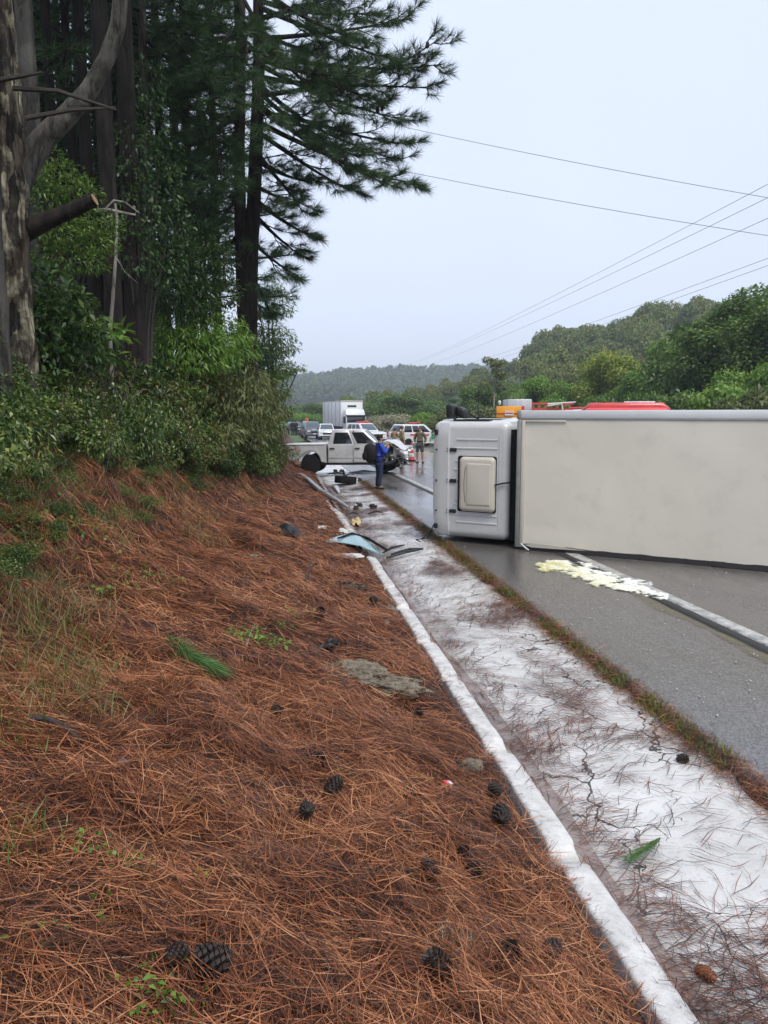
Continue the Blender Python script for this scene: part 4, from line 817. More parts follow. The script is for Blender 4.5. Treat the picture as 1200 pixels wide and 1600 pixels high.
for i in range(11):
    a = Vector((random.uniform(3.9, 4.95), random.uniform(-0.9, -0.5), random.uniform(0.3, 0.95))); b_ = a + Vector((random.uniform(-.3, .35), random.uniform(-.15, .1), random.uniform(-.3, .15))); cpt = (a + b_) / 2 + Vector((random.uniform(-.1, .1), -.06, random.uniform(-.12, .12)))
    MB().tube([a, cpt, b_], random.uniform(0.009, 0.022), 6).build('torn_hose' if i % 2 else 'bent_rod', M[['rubber', 'steel', 'chrome', 'dead_wood'][i % 4]], pk)
# ---------------------------------------------------------------- people
def skin_mesh(joints, edges, name, sub=2):
    names = list(joints); idx = {n: i for i, n in enumerate(names)}
    me = bpy.data.meshes.new(name); me.from_pydata([joints[n][0] for n in names], [(idx[a], idx[b]) for a, b in edges], [])
    o = bpy.data.objects.new('tmp_skin', me); C.objects.link(o)
    md = o.modifiers.new('skin', 'SKIN'); md.use_smooth_shade = True; md.branch_smoothing = 0.3
    for i, n in enumerate(names):
        r = joints[n][1]; sv_ = me.skin_vertices[0].data[i]; sv_.radius = (r, r) if not isinstance(r, tuple) else r; sv_.use_root = (i == 0)
    s2 = o.modifiers.new('sub', 'SUBSURF'); s2.levels = sub; s2.render_levels = sub
    dg = bpy.context.evaluated_depsgraph_get(); out = bpy.data.meshes.new_from_object(o.evaluated_get(dg)); out.name = name
    bpy.data.objects.remove(o); bpy.data.meshes.remove(me); return out
def person(label, loc, rz, top, bottom, shoes, le, lh, re, rh, H=1.74, cap=None, shorts=False, hair='hair', lean=0.0, stance=0.10, fwd=0.0, head_turn=0.0, bare_arms=False):
    """local +Y is the way the person faces; le/lh/re/rh: elbow and hand positions"""
    root = empty('person', loc, rz); tag(root, label, 'person', 'people at the crash'); s = H / 1.74; root.scale = (s, s, s)
    V3 = Vector; sh = 1.43
    J = {'pelvis': ((0, 0, 0.96), (0.13, 0.10)), 'belly': ((0, 0.01 + lean * 0.1, 1.10), (0.135, 0.10)), 'chest': ((0, 0.0 + lean * 0.3, 1.30), (0.15, 0.105)), 'neck0': ((0, -0.01 + lean * 0.42, 1.45), 0.07), 'neck': ((0, 0.0 + lean * 0.5, 1.52), 0.055),
         'jaw': ((0, 0.025 + lean * 0.55, 1.57), (0.06, 0.075)), 'head': ((0, 0.015 + lean * 0.6, 1.64), (0.078, 0.095)), 'crown': ((0, 0.0 + lean * 0.65, 1.71), (0.06, 0.075)), 'nose': ((0.03 * head_turn, 0.118 + lean * 0.6, 1.615), 0.014)}
    E = [('pelvis', 'belly'), ('belly', 'chest'), ('chest', 'neck0'), ('neck0', 'neck'), ('neck', 'jaw'), ('jaw', 'head'), ('head', 'crown'), ('head', 'nose')]
    for sd, el, ha in ((-1, le, lh), (1, re, rh)):
        n = 'l' if sd < 0 else 'r'; S = V3((sd * 0.185, lean * 0.36, sh)); el = V3(el); ha = V3(ha)
        J[n + 'sh'] = (tuple(S), 0.062); J[n + 'el'] = (tuple(el), 0.043); wr = ha - (ha - el).normalized() * 0.07; J[n + 'wr'] = (tuple(wr), 0.030); J[n + 'palm'] = (tuple(ha), (0.036, 0.02))
        E += [('neck0', n + 'sh'), (n + 'sh', n + 'el'), (n + 'el', n + 'wr'), (n + 'wr', n + 'palm')]
        d = (ha - el).normalized(); side = V3((0, 1, 0)) if abs(d.y) < 0.7 else V3((1, 0, 0)); side = (side - d * side.dot(d)).normalized(); curl = d.cross(side) * (0.02 * sd)
        for k, (o_, L) in enumerate(((0.03, 0.065), (0.01, 0.08), (-0.01, 0.075), (-0.028, 0.055))):
            a = ha + side * o_ + d * 0.035; b_ = a + d * L * 0.55 + curl * 0.6; c_ = b_ + d * L * 0.4 + curl * 1.4
            J[f'{n}f{k}a'] = (tuple(b_), 0.009); J[f'{n}f{k}b'] = (tuple(c_), 0.007); E += [(n + 'palm', f'{n}f{k}a'), (f'{n}f{k}a', f'{n}f{k}b')]
        th = ha - d * 0.015 + side * 0.05; J[n + 'th'] = (tuple(th + d * 0.03), 0.010); E += [(n + 'palm', n + 'th')]
        J[n + 'hip'] = ((sd * 0.095, 0, 0.90), (0.092, 0.095)); J[n + 'kn'] = ((sd * stance * 1.05, 0.025 + sd * fwd * 0.5, 0.50), (0.062, 0.062)); J[n + 'cf'] = ((sd * stance * 1.07, -0.005 + sd * fwd * 0.75, 0.34), (0.054, 0.058)); J[n + 'an'] = ((sd * stance * 1.1, -0.03 + sd * fwd, 0.09), 0.038); J[n + 'toe'] = ((sd * stance * 1.35, 0.13 + sd * fwd, 0.04), (0.04, 0.028))
        E += [('pelvis', n + 'hip'), (n + 'hip', n + 'kn'), (n + 'kn', n + 'cf'), (n + 'cf', n + 'an'), (n + 'an', n + 'toe')]
    link('body', skin_mesh(J, E, 'body'), M['skin'], root)
    def sub(keys, grow, extra=None):
        jj = {}
        for k in keys:
            p_, r = J[k]; g_ = grow; jj[k] = (p_, tuple(x + g_ for x in r) if isinstance(r, tuple) else r + g_)
        if extra: jj.update(extra)
        return jj, [e for e in E if e[0] in jj and e[1] in jj]
    g_ = 0.026
    keys = ['pelvis', 'belly', 'chest', 'neck0', 'lsh', 'lel', 'rsh', 'rel'] + ([] if bare_arms else ['lwr', 'rwr']); jj, ee = sub(keys, g_)
    jj['hem'] = ((0, 0.0, 0.84), (0.165, 0.125)); ee.append(('pelvis', 'hem')); link('jacket', skin_mesh(jj, ee, 'jacket'), M[top], root)
    keys = ['pelvis', 'lhip', 'rhip', 'lkn', 'rkn'] + ([] if shorts else ['lcf', 'rcf', 'lan', 'ran']); jj, ee = sub(keys, 0.022)
    if shorts:
        for n in 'lr': jj[n + 'kn'] = (jj[n + 'kn'][0], (0.095, 0.095))
    link('trousers' if not shorts else 'shorts', skin_mesh(jj, ee, 'trousers'), M[bottom], root)
    for n in 'lr':
        A = V3(J[n + 'an'][0]); T = V3(J[n + 'toe'][0]); q = {'a': (tuple(A + V3((0, -0.02, -0.03))), (0.05, 0.05)), 'h': (tuple(A + V3((0, -0.045, -0.05))), (0.045, 0.04)), 'm': (tuple((A + T) / 2 + V3((0, 0, -0.012))), (0.05, 0.045)), 't': (tuple(T + V3((0, 0.015, 0.0))), (0.048, 0.036))}
        link('shoe', skin_mesh(q, [('a', 'h'), ('a', 'm'), ('m', 't')], 'shoe'), M[shoes], root)
    hy = lean * 0.62
    if cap:
        MB().ball((0, -0.005 + hy, 1.690), (0.094, 0.112, 0.085), 14, 8).warp(lambda x, y, z: (x, y, max(z, 1.672))).build('cap', M[cap], root, smooth=True)
        MB().prism([(-0.07, 0.08 + hy), (-0.06, 0.16 + hy), (0, 0.19 + hy), (0.06, 0.16 + hy), (0.07, 0.08 + hy)], 1.672, 1.682, 'z').build('cap_peak', M[cap], root)
        MB().ball((0, -0.02 + hy, 1.645), (0.083, 0.092, 0.07), 12, 8).build('hair', M['hair'], root, smooth=True)
    else: MB().ball((0, -0.018 + hy, 1.683), (0.087, 0.105, 0.078), 14, 8).warp(lambda x, y, z: (x, y, z - (0.04 if y < -0.04 + hy and z < 1.68 else 0))).build('hair', M[hair], root, smooth=True)
    for sx in (-0.032, 0.032): MB().ball((sx, 0.095 + hy, 1.640), 0.009, 8, 6).build('eye', M['ink'], root)
    MB().box(-0.022, 0.022, 0.094 + hy, 0.102 + hy, 1.575, 1.583).build('mouth', M['dead_wood'], root)
    for sx in (-0.082, 0.082): MB().ball((sx, 0.005 + hy, 1.63), (0.012, 0.022, 0.032), 8, 6).build('ear', M['skin'], root)
    return root
HANG = ((-0.24, -0.03, 1.14), (-0.25, 0.05, 0.90), (0.24, -0.03, 1.14), (0.25, 0.05, 0.90))
POCK = ((-0.29, -0.05, 1.14), (-0.21, 0.08, 0.95), (0.29, -0.05, 1.14), (0.21, 0.08, 0.95))
PHONE = ((-0.26, 0.10, 1.17), (-0.07, 0.30, 1.38), (0.26, 0.10, 1.17), (0.07, 0.30, 1.38))
pb = at_z(592, 765, 0.02)
blue = person('person in blue jacket, dark cap and navy trousers filming by the pickup', pb, -PI / 2 + 0.25, 'blue_cloth', 'navy_cloth', 'black_cloth', *PHONE, H=1.76, cap='black_cloth', lean=0.05, stance=0.08)
# backpack carried by the person in blue, phone in the hands
bpk = empty('backpack', pb, -PI / 2 + 0.25); tag(bpk, 'bulging black backpack worn by the person in the blue jacket', 'backpack')
scrap((0, -0.30, 1.20), 0.29, 90, (0.80, 0.75, 1.12), amp=0.10).build('bag', M['black_cloth'], bpk, smooth=True); scrap((0, -0.50, 1.10), 0.13, 91, (1.1, 0.5, 1.0), amp=0.1).build('front_pocket', M['black_cloth'], bpk, smooth=True)
for s in (-1, 1): MB().tube([(s * 0.10, -0.20, 1.42), (s * 0.13, -0.05, 1.53), (s * 0.14, 0.12, 1.45), (s * 0.15, 0.15, 1.28), (s * 0.15, -0.02, 1.10), (s * 0.12, -0.18, 1.02)], 0.018, 6).build('strap', M['black_cloth'], bpk)
ph = empty('phone', pb, -PI / 2 + 0.25); tag(ph, 'black mobile phone held up by the person in blue', 'phone'); MB().box(-0.08, 0.08, 0.375, 0.387, 1.40, 1.49).build('phone_body', M['black_plastic'], ph, bevel=0.006)
p = at_d(656, 720, 39); p.z = RZ; person('person in olive brown shirt and dark shorts, hands at pockets', p, math.atan2(-p.y, -p.x) - PI / 2 - 0.25, 'olive_cloth', 'slate_cloth', 'black_cloth', *POCK, H=1.80, shorts=True, stance=0.12)
p = at_d(628, 720, 43); p.z = RZ; person('person in tan uniform standing side on behind the bonnet', p, math.atan2(-p.y, -p.x) - PI / 2 + 1.9, 'khaki_cloth', 'khaki_cloth', 'black_cloth', *HANG, H=1.80, cap='olive_cloth')
p = at_d(616, 720, 45); p.z = RZ; person('person in tan uniform bending forward, half hidden by the other', p, math.atan2(-p.y, -p.x) - PI / 2 + 2.6, 'khaki_cloth', 'khaki_cloth', 'black_cloth', *PHONE, H=1.66, lean=0.15)
p = at_d(685, 720, 47); p.z = RZ; person('person with tan cap whose head shows just past the tipped cab', p, math.atan2(-p.y, -p.x) - PI / 2 + 0.4, 'khaki_cloth', 'khaki_cloth', 'black_cloth', *HANG, H=1.74, cap='khaki_cloth')
p = at_d(457.5, 700, 92); p.z = RZ; person('person in dark top and jeans walking near the dark blue sedan', p, 0.2, 'black_cloth', 'navy_cloth', 'black_cloth', *HANG, H=1.74, fwd=0.12)
p = at_d(462.5, 700, 91); p.z = RZ; person('person dressed all in black beside the one in jeans', p, 0.5, 'black_cloth', 'black_cloth', 'black_cloth', *POCK, H=1.72)
p = at_d(477, 700, 97); p.z = RZ; person('person in orange vest seen over the people carrier', p, 3.0, 'orange_cloth', 'navy_cloth', 'black_cloth', *HANG, H=1.9)
# striped traffic cone beside the second patrol car
p = at_d(643, 712, 41); tc = empty('traffic_cone', (p.x, p.y, RZ)); tag(tc, 'red and white striped traffic cone by the person in shorts', 'cone')
MB().box(-0.2, 0.2, -0.2, 0.2, 0, 0.05).build('base', M['rubber'], tc, bevel=0.015)
cr = [(0.16, 0.05), (0.136, 0.22), (0.112, 0.40), (0.088, 0.58), (0.064, 0.74), (0.03, 0.95)]
for k in range(5): MB().lathe([cr[k], cr[k + 1]], axis='z', n=16).build('cone_band', M['red_paint'] if k % 2 == 0 else M['white_paint'], tc, smooth=True)
# orange warning sign far down the road
p = gp(479.5, 104); ws = empty('warning_sign', p, math.atan2(-p.y, -p.x) + PI / 2); tag(ws, 'orange diamond warning sign far down the road', 'sign')
MB().box(-0.03, 0.03, -0.03, 0.03, 0, 1.5).build('post', M['steel'], ws); MB().prism([(-0.33, 1.75), (0, 1.42), (0.33, 1.75), (0, 2.08)], -0.055, -0.035, 'y').build('board', M['amber_lens'], ws)
MB().prism([(-0.09, 1.65), (0.1, 1.67), (0.06, 1.86), (-0.06, 1.84)], -0.064, -0.056, 'y').build('symbol', M['ink'], ws)
# ---------------------------------------------------------------- foliage helpers
def unit(a): return a / np.maximum(1e-9, np.linalg.norm(a, axis=-1, keepdims=True))
def rdir(n): return unit(rng.normal(size=(n, 3)))
def leaf_quads(P, D, L, Wd, fold=0.25, nrm=None):
    """kite-shaped folded leaves at P along D"""
    n = len(P); D = unit(D); U = unit(rdir(n) * 0.7 + np.array([0, 0, 1.0])) if nrm is None else unit(nrm + rdir(n) * 0.45); S = unit(np.cross(D, U)); Nn = np.cross(S, D)
    L = np.broadcast_to(L, (n,))[:, None]; Wd = np.broadcast_to(Wd, (n,))[:, None]
    mid = P + D * L * 0.45; up = Nn * Wd * fold
    tip = P + D * L - Nn * L * 0.12
    V = np.stack([P, mid + S * Wd * 0.5 + up, tip, mid - S * Wd * 0.5 + up], 1).reshape(-1, 3)
    return V, np.arange(4 * n).reshape(n, 4)
def needle_tris(P, D, L, Wd):
    n = len(P); D = unit(D); S = unit(np.cross(D, rdir(n))); L = np.broadcast_to(L, (n,))[:, None]; Wd = np.broadcast_to(Wd, (n,))[:, None]
    V = np.stack([P - S * Wd / 2, P + S * Wd / 2, P + D * L], 1).reshape(-1, 3); return V, np.arange(3 * n).reshape(n, 3)
def ellipsoid_pts(n, c, r, lo=0.55, up=0.0):
    d = rdir(n); 
    if up: d[:, 2] = np.where(d[:, 2] < -0.2, d[:, 2] * (1 - up), d[:, 2])
    q = rng.uniform(lo, 1.0, n)[:, None] ** 0.6
    return np.asarray(c) + d * q * np.asarray(r), d
def cat(parts):
    V = []; F = []; b = 0
    for v, f in parts: V.append(v); F.append(f + b); b += len(v)
    return np.concatenate(V), np.concatenate(F)
# ---------------------------------------------------------------- scatter for what nobody could count (undergrowth, far woods)
def scatter(name, P, rz, scl, idx, variants, mat):
    """one object of kind stuff; its points carry copies of the variant meshes"""
    col = bpy.data.collections.new(name + '_kinds')
    for i, me in enumerate(variants):
        if not me.materials: me.materials.append(mat)
        o = bpy.data.objects.new('%s_kind_%d' % (name, i), me); col.objects.link(o)
    me = bpy.data.meshes.new(name); me.vertices.add(len(P)); me.vertices.foreach_set('co', np.ascontiguousarray(P, dtype=np.float32).ravel())
    a = me.attributes.new('rot', 'FLOAT_VECTOR', 'POINT'); a.data.foreach_set('vector', np.ascontiguousarray(np.stack([np.zeros(len(P)), np.zeros(len(P)), rz], 1), dtype=np.float32).ravel())
    a = me.attributes.new('scl', 'FLOAT_VECTOR', 'POINT'); a.data.foreach_set('vector', np.ascontiguousarray(scl, dtype=np.float32).ravel())
    a = me.attributes.new('pick', 'INT', 'POINT'); a.data.foreach_set('value', np.ascontiguousarray(idx, dtype=np.int32))
    o = link(name, me)
    ng = bpy.data.node_groups.new(name, 'GeometryNodeTree'); ng.interface.new_socket('Geometry', in_out='INPUT', socket_type='NodeSocketGeometry'); ng.interface.new_socket('Geometry', in_out='OUTPUT', socket_type='NodeSocketGeometry')
    gi = ng.nodes.new('NodeGroupInput'); go = ng.nodes.new('NodeGroupOutput'); ci = ng.nodes.new('GeometryNodeCollectionInfo'); ci.inputs['Collection'].default_value = col; ci.inputs['Separate Children'].default_value = True; ci.inputs['Reset Children'].default_value = True
    ip = ng.nodes.new('GeometryNodeInstanceOnPoints'); ip.inputs['Pick Instance'].default_value = True
    def att(n, t):
        q = ng.nodes.new('GeometryNodeInputNamedAttribute'); q.data_type = t; q.inputs['Name'].default_value = n; return q.outputs['Attribute']
    er = ng.nodes.new('FunctionNodeEulerToRotation'); ng.links.new(att('rot', 'FLOAT_VECTOR'), er.inputs[0])
    ng.links.new(gi.outputs[0], ip.inputs['Points']); ng.links.new(ci.outputs[0], ip.inputs['Instance']); ng.links.new(att('pick', 'INT'), ip.inputs['Instance Index']); ng.links.new(er.outputs[0], ip.inputs['Rotation']); ng.links.new(att('scl', 'FLOAT_VECTOR'), ip.inputs['Scale']); ng.links.new(ip.outputs[0], go.inputs[0])
    md = o.modifiers.new('scatter', 'NODES'); md.node_group = ng
    return o
def far_crown(seed, leaves, ls, sub=9):
    """crown of radius about 1, base at 0, top about 1.7"""
    global rng
    keep = rng; rng = np.random.default_rng(seed); parts = []
    for k in range(sub):
        a = rng.random() * 2 * PI; t = rng.random() ** 0.5 * 0.62; z = 0.55 + 0.75 * rng.random() * (1 - t * 0.7); r = rng.uniform(0.30, 0.5); m = leaves // sub
        d = rdir(m); d[:, 2] = np.where(d[:, 2] < -0.3, -d[:, 2], d[:, 2]); P = np.array([t * math.cos(a), t * math.sin(a), z]) + d * (r * rng.uniform(0.7, 1.0, m))[:, None]; D = d * 0.4 + rdir(m); parts.append(leaf_quads(P - unit(D) * ls * 0.5, D, ls * rng.uniform(0.6, 1.3, m), ls * 0.7, nrm=d + np.array([0, 0, 0.3])))
    V, F = cat(parts); rng = keep; return mesh_np('far_crown', V, F)
# ---------------------------------------------------------------- broadleaf trees
def broadleaf(seed, H, R, th, clumps, leaves, ls, lean=0.0, flat=0.8, trunk_r=0.16, droop=0.3):
    global rng
    keep = rng; rng = np.random.default_rng(seed); rnd = random.Random(seed); wood = MB(); parts = []
    top = Vector((lean * H, 0, H * 0.72)); wood.tube([(0, 0, -0.5), (lean * H * 0.2, 0.05, th * 0.5), (lean * H * 0.5, 0, th), top], [trunk_r * 1.15, trunk_r, trunk_r * 0.8, trunk_r * 0.25], 8)
    cs = []
    for k in range(clumps):
        a = rnd.uniform(0, 2 * PI); t = rnd.random() ** 0.7; z = th + (H - th) * (0.08 + 0.84 * rnd.random()); env = math.sqrt(max(0.05, 1 - ((z - th) / (H - th) * 1.8 - 0.75) ** 2 * 0.75))
        rr = R * 0.78 * t * env; c = Vector((lean * z + rr * math.cos(a), rr * math.sin(a), z)); r = R * rnd.uniform(0.24, 0.42); cs.append((c, r))
        m = Vector((lean * th, 0, th)).lerp(c, 0.5) + Vector((0, 0, -0.1 * R)); st = Vector((lean * z * 0.6, 0, max(th * 0.7, min(z - 0.2 * R, H * 0.6))))
        wood.tube([st, (st + c) / 2 + Vector((0, 0, -0.06 * R)), c], [trunk_r * 0.34, trunk_r * 0.2, trunk_r * 0.08], 5, cap=False)
    tot = sum(r * r for _, r in cs)
    for c, r in cs:
        n = int(leaves * r * r / tot); P, d = ellipsoid_pts(n, c, (r, r, r * flat), 0.55)
        P += rng.normal(size=P.shape) * r * 0.09
        D = d * 0.35 + rdir(n) + np.array([0, 0, -droop]); parts.append(leaf_quads(P, D, ls * rng.uniform(0.7, 1.35, n), ls * 0.6 * rng.uniform(0.8, 1.2, n), nrm=d + np.array([0, 0, 0.35])))
    V, F = cat(parts); rng = keep
    return wood.mesh('trunk', smooth=True), mesh_np('crown', V, F)
BL_ = {}
BL_['round'] = broadleaf(1, 8, 3.6, 1.6, 24, 15000, 0.25); BL_['tall'] = broadleaf(2, 12, 3.6, 3.2, 28, 17000, 0.26, trunk_r=0.22); BL_['wide'] = broadleaf(3, 7, 4.6, 1.8, 30, 16000, 0.27, flat=0.6)
BL_['shrub'] = broadleaf(4, 3.4, 2.4, 0.3, 20, 9000, 0.19, flat=0.75, trunk_r=0.07); BL_['feather'] = broadleaf(5, 4.2, 2.6, 0.5, 24, 8000, 0.30, flat=0.55, trunk_r=0.06, droop=0.9)
BL_['slim'] = broadleaf(6, 11, 2.0, 5.5, 14, 1500, 0.30, flat=0.45, trunk_r=0.12, lean=0.02)
BL_['open'] = broadleaf(8, 12, 4.2, 4.5, 20, 5200, 0.30, flat=0.55, trunk_r=0.2)
def tree(name, label, kind, px, d, top_y, width_px=None, mat='leaf_mid', wood='bark_grey', rz=None, group=None, cat_='tree', base_z=None, sx=None, loc=None):
    p = at_d(px, 648, d) if loc is None else Vector(loc); x, y = p.x, p.y
    z0 = float(hill(np.array(x), np.array(y))) if base_z is None else base_z
    w, c = BL_[kind]; Ht = max(v.co.z for v in c.vertices) if (kind, 'h') not in BL_ else BL_[(kind, 'h')]; BL_[(kind, 'h')] = Ht
    if (kind, 'w') not in BL_: co_ = np.array([v.co[:] for v in c.vertices]); BL_[(kind, 'w')] = 2 * np.percentile(np.abs(co_[:, :2]).max(1), 97)
    zt = at_d(px, top_y, d).z; s = (zt - z0) / Ht; sw = s if width_px is None else width_px * d / FPX / BL_[(kind, 'w')]
    root = empty(name, (x, y, z0), rz if rz is not None else random.uniform(0, 6.28)); root.scale = (sw, sw, s)
    tag(root, label, cat_, group)
    for nm, me, mt in (('trunk', w, M[wood]), ('crown', c, M[mat])):
        o = bpy.data.objects.new(nm, me); C.objects.link(o); o.parent = root
        if not me.materials: me.materials.append(mt)
        o.material_slots[0].link = 'OBJECT'; o.material_slots[0].material = mt
    return root
G = 'trees along the far side of the road'
tree('broadleaf_tree', 'yellow-green round tree topped with fresh growth left of centre of the row', 'round', 955, 72, 546, 95, 'leaf_yellow', group=G)
tree('broadleaf_tree', 'bright green round tree standing against the yellow-green one', 'round', 992, 68, 572, 70, 'leaf_bright', group=G)
tree('broadleaf_tree', 'green tree with dense rounded crown before the tall trees', 'round', 1060, 62, 528, 105, 'leaf_bright', group=G)
tree('broadleaf_tree', 'tallest green tree, towering by the picture edge', 'tall', 1150, 54, 446, 165, 'leaf_mid', group=G)
tree('broadleaf_tree', 'tall tree cut off by the picture edge beside the tallest', 'tall', 1215, 50, 452, 150, 'leaf_mid', group=G)
tree('broadleaf_tree', 'broad middle-height tree filling the gap under the tallest tree', 'wide', 1118, 58, 505, 170, 'leaf_mid', group=G)
tree('broadleaf_tree', 'bright green tree low at the picture edge under the tall ones', 'wide', 1190, 47, 560, 130, 'leaf_bright', group=G)
tree('broadleaf_tree', 'bright lime-green round tree at the foot of the hill', 'round', 832, 78, 584, 62, 'leaf_bright', group=G)
tree('broadleaf_tree', 'small bright tree between the lime-green and yellow-green ones', 'round', 888, 74, 592, 60, 'leaf_bright', group=G)
tree('broadleaf_tree', 'dull olive tree behind the small bright tree', 'round', 868, 88, 578, 70, 'leaf_olive', group=G)
tree('broadleaf_tree', 'broad green tree filling the dip behind the yellow-green tree', 'wide', 925, 92, 575, 90, 'leaf_mid', group=G)
tree('broadleaf_tree', 'mid green tree right of the far pylons', 'round', 745, 90, 597, 62, 'leaf_mid', group=G)
tree('broadleaf_tree', 'dark green tree behind the slender pale-stemmed one', 'wide', 790, 96, 592, 70, 'leaf_mid', group=G)
tree('slender_tree', 'slender sparse tree on pale stems rising over the tipped cab', 'slim', 771, 82, 556, 42, 'leaf_olive', 'bark_pale', rz=0.6, group=None)
tree('broadleaf_tree', 'large spreading green tree in the middle distance behind the patrol cars', 'wide', 628, 128, 613, 135, 'leaf_mid', group=G)
tree('broadleaf_tree', 'dark tree right behind the large spreading one', 'wide', 690, 150, 618, 80, 'leaf_dark', group=G)
tree('broadleaf_tree', 'green roadside tree left behind the lorry box', 'wide', 487, 150, 628, 70, 'leaf_mid', group=G)
tree('broadleaf_tree', 'low green tree beyond the far blue sedan', 'wide', 455, 165, 634, 70, 'leaf_mid', group=G)
GS = 'bushes along the far verge'
sh = [('white-flowered bush behind the bonnet of the pickup', 625, 78, 645, 62, 'shrub', 'blossom'), ('white-flowered bush left of the second patrol car', 598, 84, 647, 46, 'shrub', 'blossom'), ('green bush behind the second patrol car', 660, 76, 642, 56, 'shrub', 'leaf_bright'), ('olive bush between patrol car and tipped cab', 700, 70, 640, 60, 'shrub', 'leaf_olive'),
      ('pale olive bush under the slender tree', 757, 66, 632, 70, 'feather', 'leaf_olive'), ('green bush over the yellow-backed truck', 815, 62, 622, 70, 'shrub', 'leaf_mid'), ('mid green bush over the ladder rack', 870, 56, 618, 74, 'shrub', 'leaf_bright'), ('dark bush left of the red van roof', 930, 52, 614, 80, 'shrub', 'leaf_mid'),
      ('feathery bush just right of the red van roof', 1065, 44, 606, 105, 'feather', 'leaf_mid'), ('feathery bright bush over the middle of the tipped box', 1120, 42, 592, 110, 'feather', 'leaf_bright'), ('feathery bush above the right end of the tipped box', 1180, 40, 598, 110, 'feather', 'leaf_olive'), ('leafy bush just behind the red van roof', 1000, 48, 608, 90, 'shrub', 'leaf_mid'),
      ('bright bush behind the dark blue sedan', 470, 135, 644, 50, 'shrub', 'leaf_bright'), ('dull bush right of the lorry cab', 578, 95, 650, 26, 'shrub', 'leaf_olive'), ('low green bush left of the lorry box', 489, 128, 646, 40, 'shrub', 'leaf_bright')]
for lb, px, d, ty, w, kd, mt in sh: tree('bush', lb, kd, px, d, ty, w, mt, group=GS, cat_='bush')
# ---------------------------------------------------------------- wooded hills
FC = [far_crown(200 + k, 1500, 0.13, 9 + k) for k in range(5)]; FC2 = [far_crown(220 + k, 300, 0.27, 7 + k) for k in range(4)]
def forest(name, n, xr, yr, keep, cr, variants, mat, hr=(1.0, 1.6), sink=0.15):
    X = rng.uniform(*xr, n * 4); Y = rng.uniform(*yr, n * 4); k = keep(X, Y); X, Y = X[k][:n], Y[k][:n]; n = len(X); R = rng.uniform(*cr, n); h = R * rng.uniform(*hr, n)
    return scatter(name, np.stack([X, Y, hill(X, Y) - sink * h], 1), rng.random(n) * 6.28, np.stack([R, R, h], 1), rng.integers(0, len(variants), n), variants, M[mat])
f1 = forest('hillside_forest', 1500, (40, 330), (95, 330), lambda X, Y: (hill(X, Y) > 1.5) & (np.hypot(X, Y) > 105) & (Y < 340 - 0.2 * X) & (X > Y * 0.335), (2.8, 5.0), FC, 'leaf_forest'); tag(f1, 'dense green forest covering the hill across the road', 'forest', kind='stuff')
M['leaf_distant'] = leafy('leaf_distant', [(0.035, 0.075, 0.025), (0.06, 0.11, 0.035), (0.09, 0.15, 0.05)], 0.6, 0.3, patch=0.3, vari=0.7)
f2 = forest('distant_forest', 3600, (-260, 420), (430, 950), lambda X, Y: ~((X < 45) & (X > -75) & (Y < 610) & (Y > 430)), (6.0, 11.0), FC2, 'leaf_distant', (0.8, 1.3)); tag(f2, 'hazy forest on the distant hills', 'forest', kind='stuff')
f3 = forest('valley_forest', 420, (10, 170), (165, 420), lambda X, Y: (X > Y * 0.09 - 4) & (X < Y * 0.38), (2.2, 3.4), FC[:], 'leaf_forest'); tag(f3, 'belt of trees in the valley beyond the road', 'forest', kind='stuff')
# ---------------------------------------------------------------- pines
def curve_pts(a, d, L, sag, up, n=7, wob=0.10):
    a = Vector(a); d = Vector(d).normalized(); P = []; side = d.cross(Vector((0, 0, 1))).normalized(); w1, w2 = random.uniform(-1, 1), random.uniform(-1, 1)
    for i in range(n):
        t = i / (n - 1); P.append(a + d * L * t + Vector((0, 0, -sag * L * t + up * L * t * t)) + side * wob * L * (w1 * math.sin(3 * t) + w2 * math.sin(6 * t) * 0.4))
    return P
def tuft_arrays(acc, p, d, n=34, L=0.24, spread=0.75, wd=0.0075, along=0.22):
    acc.append((p, d, n, L, spread, wd, along))
def build_tufts(acc):
    parts = []
    for (p, d, n, L, sp, wd, al) in acc:
        d = np.array(d); d = d / np.linalg.norm(d); t = rng.uniform(-1, 0.1, n)
        P = np.array(p) + d * (t * al)[:, None]; D = d * (0.75 + 0.5 * rng.random(n))[:, None] + rdir(n) * sp + np.array([0, 0, -0.08]); parts.append((P, D, L * rng.uniform(0.7, 1.1, n), np.full(n, wd)))
    P = np.concatenate([q[0] for q in parts]); D = np.concatenate([q[1] for q in parts]); L = np.concatenate([q[2] for q in parts]); Wd = np.concatenate([q[3] for q in parts])
    return needle_tris(P, D, L, Wd)
